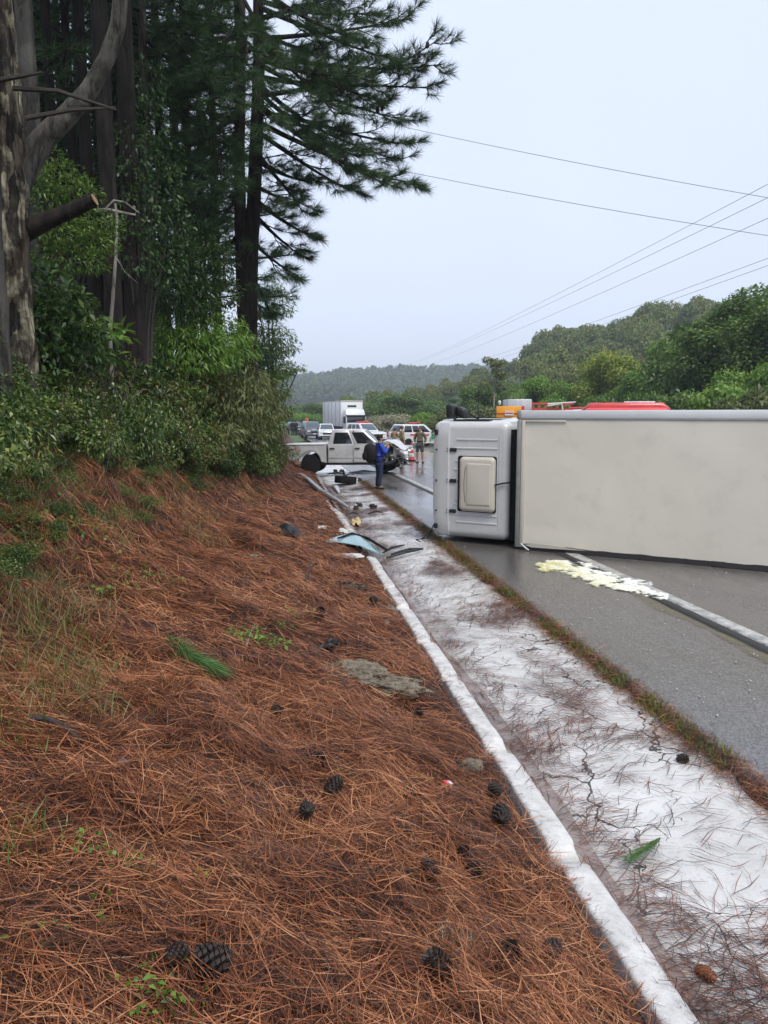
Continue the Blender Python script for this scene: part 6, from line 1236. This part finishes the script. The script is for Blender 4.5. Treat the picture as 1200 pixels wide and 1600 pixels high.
o = MB().tube([place(476, 748, 0.10), place(486, 760, 0.13), place(502, 774, 0.12), place(522, 785, 0.10), place(545, 797, 0.06)], [0.05, 0.085, 0.075, 0.07, 0.04], 8).build('bent_metal_strip', M['alu'], None); tag(o, 'long bent grey metal strip lying above the far kerb', 'debris', 'wreckage along the gutter')
for (lb, x0, y0, x1, y1, w, mt) in (('small pale metal offcut above the bent strip', 462, 742, 480, 752, 0.06, 'alu'), ('white plastic offcut beside the bent strip', 520, 762, 530, 772, 0.09, 'white_paint'), ('broken white strip under the pickup door', 545, 741, 588, 739, 0.06, 'white_paint'), ('grey plastic panel under the pickup bed', 512, 742, 540, 743, 0.05, 'alu'), ('dark strip lying in the gutter before the loose wheel', 575, 806, 598, 804, 0.03, 'black_plastic'), ('black shard against the far kerb', 540, 808, 560, 806, 0.03, 'black_plastic')):
    a, b_ = place(x0, y0, 0.05), place(x1, y1, 0.05); o = MB().tube([a, (a + b_) / 2 + Vector((0.03, 0.02, 0.05)), b_], [w * 0.5, w, w * 0.4], 6).warp(lambda x, y, z: (x, y, z)).build('wreck_strip', M[mt], None); tag(o, lb, 'debris', 'wreckage along the gutter')
c = [place(548, 820, 0.02), place(565, 824, 0.03), place(563, 812, 0.03), place(552, 812, 0.03)]
M['cream_plastic'] = paint('cream_plastic', (0.55, 0.42, 0.20), 0.5); bent_sheet('plastic_fragment', 'cream yellow plastic fragment in the gutter', c, M['cream_plastic'], 'debris', bow=0.05, nz=0.05, seed=4)
scr = [('small black lump of wreckage nearest the loose wheel', 562, 792, .07), ('black lump of wreckage in the gutter centre', 556, 797, .06), ('curved dark scrap right in the gutter', 583, 795, .08), ('upright black scrap under the pickup door', 524, 738, .07), ('second upright black scrap under the pickup door', 533, 737, .065), ('dark scrap right of the loose wheel', 562, 752, .07), ('dark scrap fallen below the smashed front', 602, 739, .1)]
for i, (lb, x, y, r) in enumerate(scr):
    q = place(x, y); o = scrap((q.x, q.y, q.z + r * 0.7), r, 300 + i, (1.3, 0.8, 1.0), 10, 8).build('wreck_scrap', M['dead_wood' if i % 2 else 'black_plastic'], None); tag(o, lb, 'debris', 'wreckage along the gutter')
# broken kerb lumps
for i, (lb, x, y, r, st) in enumerate((('flat pale kerb lump left of the broken kerb end', 543, 873, 0.16, (1.6, 0.7, 0.35)), ('white kerb lump above the torn windscreen', 535, 834, 0.13, (0.9, 1.3, 0.5)), ('small white chip on the needles near the black bumper piece', 503, 826, 0.07, (1.3, 0.8, 0.5)), ('small pale stone chip left of the long kerb', 603, 975, 0.05, (0.7, 1.3, 0.6)))):
    q = place(x, y); o = scrap((q.x, q.y, q.z + r * st[2] * 0.6), r, 330 + i, st, 14, 10, amp=0.3).build('kerb_lump', M['kerb'], None); tag(o, lb, 'concrete lump', 'broken kerb lumps')
# rocks
q = place(562, 1066); o = scrap((0, 0, 0), 0.28, 350, (1.75, 0.62, 0.48), 110, 64, amp=0.36); P = np.array(o.v); P *= 1 + 0.16 * (np.abs(fbm(P[:, 0] * 14, P[:, 1] * 14, P[:, 2] * 14, s=2, o=4)) - 0.3)[:, None] + 0.07 * vnoise(P[:, 0] * 40, P[:, 1] * 40, P[:, 2] * 40, s=8)[:, None]; o.v = [tuple(p) for p in P]; ro = o.build('rock', M['rock'], None); ro.location = (q.x, q.y, q.z + 0.01); ro.rotation_euler = (0, 0.12, -0.12); tag(ro, 'long rough brown rock half sunk in the needles', 'rock', 'stones on the bank')
q = place(735, 1205); o = scrap((0, 0, 0), 0.072, 351, (1.2, 0.8, 0.7), 24, 16, amp=0.3); ro = o.build('rock', M['rock'], None); ro.location = (q.x, q.y, q.z + 0.03); tag(ro, 'fist-sized mossy grey stone near the kerb', 'rock', 'stones on the bank')
q = place(548, 920); o = scrap((0, 0, 0), 0.13, 352, (1.6, 0.6, 0.5), 20, 14, amp=0.5); ro = o.build('bark_chunk', M['bark_grey'], None); ro.location = (q.x, q.y, q.z + 0.03); ro.rotation_euler = (0, 0.1, -0.4); tag(ro, 'split chunk of bark lying on the needles', 'bark', 'stones on the bank')
q = place(610, 955); o = scrap((0, 0, 0), 0.07, 353, (1, 1, 0.7), 14, 10, amp=0.4); ro = o.build('rock', M['rock'], None); ro.location = (q.x, q.y, q.z + 0.02); tag(ro, 'small dark stone close to the broken kerb', 'rock', 'stones on the bank')
q = place(398, 878); ro = scrap((0, 0, 0), 0.09, 354, (1.1, 0.9, 0.8), 14, 10, amp=0.3).build('rock', M['rock'], None); ro.location = (q.x, q.y, q.z + 0.03); tag(ro, 'round grey stone at the foot of the steep bank', 'rock', 'stones on the bank')
# sticks
def stick(label, pts, r, mat='dead_wood', name='stick', lift=0.03):
    P = [place(x, y, lift + (0.03 if 0 < i < len(pts) - 1 else 0)) for i, (x, y) in enumerate(pts)]; m = len(P)
    o = MB().tube(P, [r * (1 - 0.5 * i / (m - 1)) for i in range(m)], 8).build(name, M[mat], None, smooth=True); tag(o, label, 'stick', 'sticks on the bank')
stick('thick black stick low on the bank at the picture edge', [(45, 1142), (72, 1150), (100, 1160), (128, 1176)], 0.017, lift=0.06)
stick('crooked dark twig standing up from the needles', [(478, 912), (486, 895), (499, 881)], 0.016, lift=0.05)
stick('long thin twig lying across the lower needles', [(505, 1362), (560, 1378), (625, 1380), (690, 1368)], 0.007)
stick('thin twig arching right of the long one', [(690, 1368), (735, 1360), (790, 1378), (848, 1386)], 0.004)
stick('short brown stick right of the rough rock', [(535, 1008), (562, 1020), (592, 1028)], 0.014)
stick('bare pale twig near the weeds on the bank', [(385, 1015), (392, 1000), (399, 980)], 0.008, 'bark_pale')
# black plastic clip pieces, packet, straw
q = place(518, 1018); o = scrap((0, 0, 0), 0.065, 360, (1.0, 0.6, 0.9), 10, 8, amp=0.5).build('plastic_clip', M['black_plastic'], None); o.location = (q.x, q.y, q.z + 0.05); tag(o, 'upright black plastic piece behind the rough rock', 'debris', 'small litter')
stick('flat black plastic blade next to the upright piece', [(490, 1028), (505, 1020), (515, 1017)], 0.02, 'black_plastic', 'plastic_strip')
q = place(699, 1231, 0.025); pkt = empty('packet', q, 0.5); tag(pkt, 'crushed red and white packet near the kerb', 'packet', 'small litter'); pkt.rotation_euler = (0.2, 0.3, 0.5)
MB().box(-0.03, 0.03, -0.02, 0.02, -0.012, 0.012).build('carton', M['white_paint'], pkt, bevel=0.004); MB().box(-0.031, 0.002, -0.0205, 0.0205, -0.0125, 0.0125).build('red_flap', M['red_paint'], pkt, bevel=0.004)
stick('white plastic straw left of the crushed packet', [(622, 1227), (650, 1231)], 0.007, 'white_paint', 'straw')
q = place(175, 1202, 0.02); V, F = leaf_quads(np.array([[0, 0, 0.0]]), np.array([[1, -0.3, 0.3]]), 0.10, 0.07); o = link('dead_leaf', mesh_np('dead_leaf', V, F), M['alu']); o.location = q; tag(o, 'curled silvery dead leaf on the needles', 'leaf', 'small litter')
# pine cones: core and rows of open scales
def cone_mesh(closed=False, seed=0):
    rnd = random.Random(seed); mb = MB().lathe([(0.004, -0.045), (0.022, -0.03), (0.028, -0.005), (0.022, 0.025), (0.006, 0.045)] if closed else [(0.004, -0.04), (0.016, -0.03), (0.019, 0), (0.012, 0.03), (0.004, 0.042)], axis='z', n=10)
    k = 0
    for j in range(9):
        z = -0.036 + 0.0088 * j; R = (0.030 if closed else 0.034) * math.sqrt(max(0.08, 1 - ((z + 0.006) / 0.05) ** 2))
        for i in range(9):
            a = 2 * PI * (i + 0.5 * (j % 2)) / 9 + 0.1 * j; c, s = math.cos(a), math.sin(a); o_ = R * (1.0 if closed else rnd.uniform(1.0, 1.2)); w = 0.008; zz = z + (0.004 if closed else 0.012)
            mb.add([(c * R * 0.4, s * R * 0.4, z - 0.002), (c * o_ - s * w, s * o_ + c * w, zz), (c * o_ * 1.04, s * o_ * 1.04, zz + 0.004), (c * o_ + s * w, s * o_ - c * w, zz), (c * o_ * 0.96, s * o_ * 0.96, zz - 0.006)], [(0, 1, 2), (0, 2, 3), (0, 4, 1), (0, 3, 4), (1, 4, 2), (2, 4, 3)])
    return mb.mesh('pine_cone')
cm = [cone_mesh(False, 1), cone_mesh(False, 2)]
cl = [(520, 1250, 'large open pine cone left of the straw', 1.3), (641, 1256, 'dark pine cone below the red and white packet', 1.1), (783, 1292, 'dark pine cone in the shade of the kerb', 1.5), (724, 1350, 'pine cone above the end of the arching twig', 1.0), (672, 1380, 'pine cone at the end of the long thin twig', 1.15), (740, 1378, 'pine cone under the arching twig', 1.1), (797, 1512, 'upright black pine cone low in the picture', 1.2), (861, 1504, 'black pine cone closest to the kerb at the bottom', 1.1),
      (503, 1200, 'glossy pine cone up the bank from the large open one', 1.0), (432, 1124, 'pine cone below the rough rock to its left', 1.0), (338, 1537, 'big open pine cone at the bottom left of centre', 1.6), (275, 1520, 'pine cone beside the big open one', 1.0), (655, 1127, 'pine cone below the right end of the rough rock', 1.0), (735, 1135, 'pine cone touching the kerb above the mossy stone', 1.0), (686, 1545, 'brown pine cone at the bottom among needles', 1.5), (775, 1250, 'pine cone between mossy stone and kerb', 1.1), (500, 965, 'pine cone far up near the bark chunk', 1.3), (585, 945, 'pine cone left of the small dark stone', 1.3), (480, 1285, 'pine cone left of the large open one', 1.1), (498, 975, 'dark pine cone among the weeds on the bank', 1.2)]
for i, (x, y, lb, s) in enumerate(cl):
    q = place(x, y, 0.035 + 0.025 * s); o = link('pine_cone', cm[i % 2], M['cone_scale']); o.location = q; o.rotation_euler = (random.uniform(0.6, 2.2), random.uniform(-.5, .5), random.uniform(0, 6)); o.scale = (s * 0.92,) * 3; tag(o, lb, 'pine cone', 'fallen pine cones')
q = place(1102, 1530, 0.03); o = link('pine_cone', cone_mesh(True, 3), M['cone_brown']); o.location = q; o.rotation_euler = (1.35, 0.1, 0.25); o.scale = (1.0, 1.0, 1.25); tag(o, 'closed reddish brown cone lying in the white gutter', 'pine cone', 'fallen pine cones')
q = place(1065, 1190, 0.02); o = link('pine_cone', cm[0], M['cone_scale']); o.location = q; o.rotation_euler = (1.4, 0, 1.2); tag(o, 'dark pine cone on the gutter near the grass strip', 'pine cone', 'fallen pine cones')
# green sprigs of pine
def sprig(label, pts, n, L, wd):
    P = [place(x, y, 0.06 + (0.05 if x < 500 else 0)) for x, y in pts]; root = empty('pine_sprig', P[0]); tag(root, label, 'sprig', 'fresh pine sprigs'); Q = [p - P[0] for p in P]
    MB().tube(Q, [0.006] * len(Q), 6).build('twig', M['dead_wood'], root); A = []; D = []
    Qn = np.array([q[:] for q in Q]); t = rng.random(n) * (len(Q) - 1); i = np.minimum(t.astype(int), len(Q) - 2); f = (t - i)[:, None]
    base = Qn[i] * (1 - f) + Qn[i + 1] * f; d = unit(Qn[i + 1] - Qn[i]); dd = d + rng.normal(size=(n, 3)) * np.array([0.28, 0.28, 0.14]); V, F = needle_tris(base + rng.normal(size=(n, 3)) * 0.004, dd, L * rng.uniform(0.7, 1.1, n), np.full(n, wd)); link('needles', mesh_np('needles', V, F), M['fresh_needles'], root)
M['fresh_needles'] = leafy('fresh_needles', [(0.045, 0.11, 0.03), (0.09, 0.19, 0.05), (0.14, 0.26, 0.09)], 0.45, 0.3)
sprig('large green pine sprig lying on the brown needles', [(262, 1015), (290, 1042), (325, 1062)], 700, 0.26, 0.0055)
sprig('small green pine sprig lying on the white gutter', [(1030, 1326), (1012, 1340), (990, 1354)], 300, 0.15, 0.0032)
# spilled powder and foam by the lane line
def spill():
    xs_ = np.linspace(3.6, 6.4, 260); ys_ = np.linspace(8.0, 13.6, 440); XX, YY = np.meshgrid(xs_, ys_); a = at_z(862, 882); b_ = at_z(1038, 934); ax = np.array([b_.x - a.x, b_.y - a.y]); Ln = np.linalg.norm(ax); ax /= Ln; nx_ = np.array([-ax[1], ax[0]])
    u = ((XX - a.x) * ax[0] + (YY - a.y) * ax[1]) / Ln; v = (XX - a.x) * nx_[0] + (YY - a.y) * nx_[1]
    hw = 0.42 * np.clip(1.15 - 0.75 * np.abs(u - 0.35) * 1.3, 0, None)
    Z = 0.55 - (v / hw.clip(0.02)) ** 2 - np.clip(np.abs(u - 0.48) - 0.5, 0, None) * 12 + 1.15 * fbm(XX * 4.2, YY * 3.0, s=6, o=5)
    H = np.clip(Z, -2, 0.9); H = H + 0.35 * fbm(XX * 17, YY * 17, s=17, o=3); hgt = 0.014 + 0.020 * np.clip(H, -0.4, None) + 0.006 * fbm(XX * 14, YY * 14, s=7, o=3)
    keep = H > -0.44; nx = len(xs_); V = np.stack([XX.ravel(), YY.ravel(), (0.02 + hgt).ravel()], 1); k = (keep[:-1, :-1] & keep[1:, :-1] & keep[:-1, 1:] & keep[1:, 1:]).ravel(); i = np.arange((len(ys_) - 1) * (nx - 1)); r, c = i // (nx - 1), i % (nx - 1); q = (r * nx + c)[k]
    F = np.stack([q, q + 1, q + nx + 1, q + nx], 1); used = np.unique(F); mp = -np.ones(len(V), int); mp[used] = np.arange(len(used)); me = mesh_np('spilled_powder', V[used], mp[F], True)
    at_ = me.attributes.new('cover', 'FLOAT', 'POINT'); at_.data.foreach_set('value', np.clip((H.ravel()[used] + 0.45) / 0.75, 0, 1).astype(np.float32)); return me
def soak(nt, b, out, noise):
    """thin margins of a spill let the ground show"""
    at_ = N(nt, 'ShaderNodeAttribute', attribute_name='cover'); ad = N(nt, 'ShaderNodeMath', operation='ADD'); nt.links.new(at_.outputs['Fac'], ad.inputs[0]); nt.links.new(noise.outputs['Fac'], ad.inputs[1]); mr = N(nt, 'ShaderNodeMapRange'); nt.links.new(ad.outputs[0], mr.inputs['Value']); mr.inputs['From Min'].default_value = 0.72; mr.inputs['From Max'].default_value = 1.5
    tr = N(nt, 'ShaderNodeBsdfTransparent'); mx = N(nt, 'ShaderNodeMixShader'); nt.links.new(mr.outputs[0], mx.inputs[0]); nt.links.new(tr.outputs[0], mx.inputs[1]); nt.links.new(b.outputs[0], mx.inputs[2]); nt.links.new(mx.outputs[0], out.inputs['Surface'])
def spill_mat():
    m, nt, b, out = _nt('spilled_powder'); co = N(nt, 'ShaderNodeTexCoord'); n1 = N(nt, 'ShaderNodeTexNoise', Scale=3.5, Detail=7.0, Roughness=0.7); nt.links.new(co.outputs['Object'], n1.inputs['Vector']); sp = N(nt, 'ShaderNodeSeparateXYZ'); nt.links.new(co.outputs['Object'], sp.inputs[0])
    ad = N(nt, 'ShaderNodeMath', operation='MULTIPLY_ADD'); nt.links.new(sp.outputs['X'], ad.inputs[0]); ad.inputs[1].default_value = -0.42; ad.inputs[2].default_value = 2.03; a2 = N(nt, 'ShaderNodeMath', operation='ADD'); nt.links.new(ad.outputs[0], a2.inputs[0]); nt.links.new(n1.outputs['Fac'], a2.inputs[1])
    r = ramp(nt, [(0.35, (0.80, 0.82, 0.82)), (0.62, (0.72, 0.72, 0.55)), (0.85, (0.48, 0.44, 0.14)), (1.0, (0.20, 0.18, 0.07))]); nt.links.new(a2.outputs[0], r.inputs['Fac']); nt.links.new(r.outputs[0], b.inputs['Base Color']); b.inputs['Roughness'].default_value = 0.55
    bp = N(nt, 'ShaderNodeBump', Strength=0.6, Distance=0.02); nt.links.new(n1.outputs['Fac'], bp.inputs['Height']); nt.links.new(bp.outputs[0], b.inputs['Normal']); n4 = N(nt, 'ShaderNodeTexNoise', Scale=22.0, Detail=6.0); nt.links.new(co.outputs['Object'], n4.inputs['Vector']); soak(nt, b, out, n4); return m
o = link('spilled_powder', spill(), spill_mat()); tag(o, 'white and yellow powder spilled from the tipped box over the lane line', 'spill', kind='stuff')
ys_ = np.linspace(1.0, 10.6, 120); wdt = 0.20 + 0.07 * fbm(ys_ * 0.9, ys_ * 0, s=3, o=3); xr = 5.115 - 0.0155 * (ys_ - 7.4) - 0.195; V = np.concatenate([np.stack([xr - wdt * t, ys_, np.full(120, 0.0265)], 1) for t in (0.0, 0.35, 0.7, 1.0)]); i = np.arange(119); F = np.concatenate([np.stack([(c + 1) * 120 + i, c * 120 + i, c * 120 + i + 1, (c + 1) * 120 + i + 1], 1) for c in range(3)])
me = mesh_np('puddle', V, F, True); at_ = me.attributes.new('cover', 'FLOAT', 'POINT'); at_.data.foreach_set('value', np.repeat(np.array([0.55, 0.60, 0.50, 0.1]), 120).astype(np.float32))
m, nt, b, out = _nt('murky_water'); co = N(nt, 'ShaderNodeTexCoord'); n4 = N(nt, 'ShaderNodeTexNoise', Scale=3.0, Detail=5.0); nt.links.new(co.outputs['Object'], n4.inputs['Vector']); b.inputs['Base Color'].default_value = (0.15, 0.14, 0.075, 1); b.inputs['Roughness'].default_value = 0.12; soak(nt, b, out, n4)
o = link('puddle', me, m); tag(o, kind='structure')
# ---------------------------------------------------------------- needle litter on the bank
def litter(n, yr, lens, wd, layer, zmax=0.05, xmin=-3.6, yexp=1.0):
    Y = yr[0] + (yr[1] - yr[0]) * rng.random(n) ** yexp; e = bank_edge(Y); X = e - 2.0 + (X_CURB - 0.01 - (e - 2.0)) * rng.random(n); X = np.where(Y < 8, np.maximum(X, xmin), X)
    cl_ = fbm(X * 2.6, Y * 2.6, s=61, o=3); keep = rng.random(n) < np.clip(0.80 + 0.6 * cl_, 0.35, 1); keep &= ~((X > 1.17) & (rng.random(n) < 0.45)); X, Y = X[keep], Y[keep]; n = len(X)
    th = 2 * PI * rng.random(n) * 0.55 + 3.2 * fbm(X * 1.5, Y * 1.5, s=62, o=2) * 1.6; steep = sstep(0.2, 1.2, bank_edge(Y) - X); th = np.where(rng.random(n) < 0.55 * steep, rng.normal(size=n) * 0.35, th)
    L = rng.uniform(*lens, n); ct, st_ = np.cos(th), np.sin(th); bend = rng.normal(size=n) * 0.18; lift = rng.random(n) ** 2 * zmax * (0.4 + 0.9 * np.clip(cl_[keep] + 0.5, 0, 1.2)); tilt = rng.normal(size=n) * 0.06
    tilt = np.where(rng.random(n) < 0.05, rng.uniform(0.2, 0.6, n), tilt); pts = []
    for q in (-0.5, 0.0, 0.5):
        px_ = X + ct * L * q - st_ * bend * L * (0.25 - q * q); py_ = Y + st_ * L * q + ct * bend * L * (0.25 - q * q); over = px_ > X_CURB - 0.02
        pz = bank(np.minimum(px_, X_CURB - 0.03), py_) + lift + 0.004 + np.abs(tilt * L * (q + 0.5)); pz = np.where(over, np.maximum(pz, 0.112), pz); pts.append(np.stack([px_, py_, pz], 1))
    w = wd * rng.uniform(0.7, 1.4, n); S = np.stack([-st_, ct, rng.normal(size=n) * 0.5], 1); S = unit(S) * (w / 2)[:, None]
    V = np.stack([pts[0] - S * 0.7, pts[0] + S * 0.7, pts[1] - S, pts[1] + S, pts[2] - S * 0.4, pts[2] + S * 0.4], 1).reshape(-1, 3); b = np.arange(n)[:, None] * 6
    F = np.concatenate([b + np.array([0, 1, 3, 2]), b + np.array([2, 3, 5, 4])]); return V, F
V, F = cat([litter(165000, (0.7, 5.5), (0.10, 0.22), 0.0027, 0, 0.085), litter(95000, (5.5, 13), (0.12, 0.26), 0.0046, 0, 0.09), litter(52000, (13, 37), (0.16, 0.32), 0.0085, 0, 0.09)])
o = link('fallen_needles', mesh_np('fallen_needles', V, F), M['litter_needles']); tag(o, 'deep litter of rust-brown pine needles covering the bank', 'pine needles', kind='stuff'); print('litter', len(F) * 2)
# needles washed over the gutter in drifts, the grass strip and the edge of the road
def gutter_litter(n):
    Y = 0.8 + 27 * rng.random(n) ** 1.5; X = rng.uniform(1.59, 3.18, n); cl_ = fbm(X * 1.5 + 4, Y * 1.1, s=91, o=3); cross = fbm(X * 0.5, Y * 1.7, s=95, o=2)
    dens = 0.10 + 0.95 * np.clip(cl_ * 1.2 + 0.35 * cross - 0.05, 0, 1) + 0.9 * sstep(2.98, 3.12, X) + 0.35 * np.exp(-((X - 1.92) / 0.16) ** 2); keep = rng.random(n) < dens; X, Y = X[keep], Y[keep]; n = len(X)
    th = rng.normal(size=n) * 0.55 + 0.35 * fbm(X * 2, Y * 2, s=96, o=2) * 3 + np.where(rng.random(n) < 0.35, rng.random(n) * PI, 0); L = rng.uniform(0.12, 0.25, n) * (1 + 0.015 * Y); ct, st_ = np.cos(th), np.sin(th); bend = rng.normal(size=n) * 0.3; lift = rng.random(n) ** 2 * 0.02 + 0.012; pts = []
    for q in (-0.5, 0.0, 0.5):
        px_ = X + ct * L * q - st_ * bend * L * (0.25 - q * q); py_ = Y + st_ * L * q + ct * bend * L * (0.25 - q * q); z = np.where(px_ < 1.615, 0.105, np.maximum(gutter_z(px_) + 0.006, np.where(px_ > 3.10, 0.035, -1))); pts.append(np.stack([px_, py_, z + lift], 1))
    w = (0.0033 + 0.00028 * Y) * rng.uniform(0.7, 1.4, n); S = unit(np.stack([-st_, ct, np.zeros(n)], 1)) * (w / 2)[:, None]
    V = np.stack([pts[0] - S * 0.7, pts[0] + S * 0.7, pts[1] - S, pts[1] + S, pts[2] - S * 0.4, pts[2] + S * 0.4], 1).reshape(-1, 3); b = np.arange(n)[:, None] * 6; return V, np.concatenate([b + np.array([0, 1, 3, 2]), b + np.array([2, 3, 5, 4])])
V, F = gutter_litter(42000); o = link('gutter_needles', mesh_np('gutter_needles', V, F), M['gutter_needles']); tag(o, 'loose pine needles washed in drifts over the gutter', 'pine needles', kind='stuff')
# soil strip and grass at the road's edge
M['soil'] = paint('soil', (0.035, 0.024, 0.015), 0.95, var=0.5, scale=20, bump=0.9, bscale=50)
def verge_z(X, Y): return -0.05 + 0.09 * np.exp(-((X - 3.10 - 0.03 * fbm(Y * 1.2, Y * 0, s=14, o=2)) / (0.045 + 0.02 * fbm(Y * 2.5, Y * 0, s=13, o=2))) ** 2) * (0.65 + 0.6 * fbm(X * 5, Y * 2.2, s=15, o=3))
o = link('verge_soil', grid_mesh('verge_soil', np.linspace(2.92, 3.26, 16), np.arange(0.5, 30, 0.06), verge_z), M['soil']); tag(o, kind='structure')
def blades(P, hmin, hmax, wd, lean=0.5):
    n = len(P); a = rng.random(n) * 2 * PI; D = np.stack([np.cos(a) * lean * rng.random(n), np.sin(a) * lean * rng.random(n), np.ones(n)], 1); return leaf_quads(P, D, rng.uniform(hmin, hmax, n), np.full(n, wd), 0.1)
n = 16000; Y = 1.0 + 27 * rng.random(n) ** 1.3; X = 3.10 + rng.normal(size=n) * 0.05; k = fbm(Y * 1.6, Y * 0, s=18, o=3) > -0.05; X, Y = X[k], Y[k]; V1 = blades(np.stack([X, Y, np.maximum(verge_z(X, Y) - 0.005, np.where(X > 3.13, 0.015, gutter_z(X))) - 0.003], 1), 0.03, 0.095, 0.009, 0.9)
o = link('verge_grass', mesh_np('verge_grass', *V1), M['grass_green']); tag(o, 'thin strip of grass between gutter and asphalt', 'grass', kind='stuff')
n = 17000; Y = 1.0 + 27 * rng.random(n) ** 1.3; X = 3.08 + rng.normal(size=n) * 0.085; a = PI / 2 + rng.normal(size=n) * 0.7; P = np.stack([X, Y, np.maximum(verge_z(X, Y), np.where(X > 3.13, 0.02, gutter_z(X))) + 0.012 + 0.025 * rng.random(n)], 1); V2 = leaf_quads(P, np.stack([np.cos(a), np.sin(a), rng.normal(size=n) * 0.1], 1), rng.uniform(0.08, 0.18, n), np.full(n, 0.003) + 0.0002 * Y, 0.05)
o = link('verge_needles', mesh_np('verge_needles', *V2), M['litter_needles']); tag(o, 'pine needles caught in the grass strip', 'pine needles', kind='stuff')
# weeds and grass on the bank
def clumps(cl, per, rad, hmin, hmax, wd, lean):
    Ps = []
    for (x, y, s) in cl:
        q = place(x, y); m = int(per * s); xx = q.x + rng.normal(size=m) * rad * s; yy = q.y + rng.normal(size=m) * rad * s; xx = np.minimum(xx, X_CURB - 0.1); Ps.append(np.stack([xx, yy, bank(xx, yy) + 0.01], 1))
    return blades(np.concatenate(Ps), hmin, hmax, wd, lean)
gr = [(100, 1000, 1.4), (60, 1050, 1.3), (130, 1060, 1.0), (90, 1090, .8), (40, 960, 1.2), (150, 1020, .9), (20, 1150, 1), (30, 1330, .7), (410, 770, 1.6), (380, 760, 1.6), (350, 745, 1.5), (390, 785, 1.2), (250, 770, 1.2), (30, 800, 1.3), (80, 830, 1.2), (10, 880, 1.2), (130, 770, 1.2), (190, 760, 1.4), (300, 760, 1.3), (20, 740, 1.5), (70, 760, 1.3)]
V, F = cat([clumps(gr, 70, 0.12, 0.06, 0.20, 0.006, 1.3)]); o = link('bank_grass', mesh_np('bank_grass', V, F), M['grass_green']); tag(o, 'straggling grass blades on the needle bank', 'grass', kind='stuff')
st2 = [(random.uniform(0, 330), random.uniform(700, 860), random.uniform(0.8, 1.6)) for k in range(70)] + [(random.uniform(0, 150), random.uniform(860, 1150), random.uniform(.6, 1.2)) for k in range(30)]
V, F = clumps(st2, 36, 0.13, 0.10, 0.30, 0.006, 1.7); o = link('dry_grass', mesh_np('dry_grass', V, F), M['straw']); tag(o, 'dry straw-coloured grass hanging on the steep bank', 'grass', kind='stuff')
wd_ = [(190, 912, 1.), (160, 935, .9), (200, 925, .9), (235, 905, .7), (270, 915, .9), (240, 935, .6), (405, 1005, 1.2), (425, 1012, 1.1), (370, 1005, 1.0), (455, 970, .9), (440, 985, .8), (490, 965, .7), (175, 1105, .8), (130, 830, 1.4), (145, 845, 1.2), (120, 815, 1.2), (40, 845, 1.), (110, 870, .8), (130, 1330, .6), (155, 1345, .6), (200, 1365, .6), (215, 1358, .5), (245, 1560, .9), (230, 1590, 1.), (270, 1570, .8), (300, 1260, .4), (340, 1255, .4), (60, 1470, .5), (85, 1455, .4), (595, 1148, .5), (540, 1220, .4), (160, 1430, .35), (310, 1385, .4), (60, 700, 1.6), (130, 690, 1.6), (20, 680, 1.6), (200, 715, 1.5), (260, 735, 1.4), (180, 690, 1.5), (90, 730, 1.4), (320, 730, 1.2)]
parts = []
for (x, y, s) in wd_:
    q = place(x, y); m = int(26 * s); r = 0.07 * s if y > 900 else 0.16 * s; xx = q.x + rng.normal(size=m) * r; yy = q.y + rng.normal(size=m) * r; P = np.stack([xx, yy, bank(np.minimum(xx, 1.5), yy) + rng.uniform(0.02, 0.10, m) * s], 1); d = rdir(m) + np.array([0, 0, 0.25]); big = 0.030 if y > 1100 else 0.05; parts.append(leaf_quads(P, d, big * rng.uniform(0.6, 1.3, m), big * 0.6))
V, F = cat(parts); o = link('weeds', mesh_np('weeds', V, F), M['leaf_bright']); tag(o, 'small green weeds sprouting through the needles', 'weeds', kind='stuff')
# loose tuft of pale dry grass near the bottom
V, F = clumps([(710, 1482, 0.45), (702, 1478, 0.4)], 130, 0.09, 0.04, 0.10, 0.004, 2.2); o = link('pale_tuft', mesh_np('pale_tuft', V, F), M['pale_straw'] if 'pale_straw' in M else leafy('pale_straw', [(0.35, 0.30, 0.18), (0.6, 0.55, 0.40)], 0.6, 0.2)); tag(o, 'bleached tuft of dry grass near the bottom of the bank', 'grass', kind='stuff')
# chips and grit on the road
gx_ = MB()
for k in range(120):
    q = at_z(random.uniform(700, 1200), random.uniform(850, 1150), 0.026)
    if q.x < 3.4: continue
    s = random.uniform(0.003, 0.008); gx_.box(q.x - s, q.x + s * 1.4, q.y - s, q.y + s, 0.018, 0.022 + s)
o = gx_.build('road_grit', M['concrete'], None); tag(o, 'glass chips and grit scattered on the wet asphalt', 'grit', kind='stuff')
# ---------------------------------------------------------------- haze
hz = MB().box(-1200, 1500, -40, 2600, -8, 75).build('haze', None, None); hm = bpy.data.materials.new('haze'); hm.use_nodes = True; nt = hm.node_tree; nt.nodes.clear(); oo = nt.nodes.new('ShaderNodeOutputMaterial'); pv = nt.nodes.new('ShaderNodeVolumePrincipled'); pv.inputs['Color'].default_value = (0.86, 0.92, 1.0, 1); pv.inputs['Density'].default_value = 0.0006; pv.inputs['Anisotropy'].default_value = 0.2; nt.links.new(pv.outputs[0], oo.inputs['Volume']); hz.data.materials.append(hm); tag(hz, 'pale damp haze', 'haze', kind='stuff')
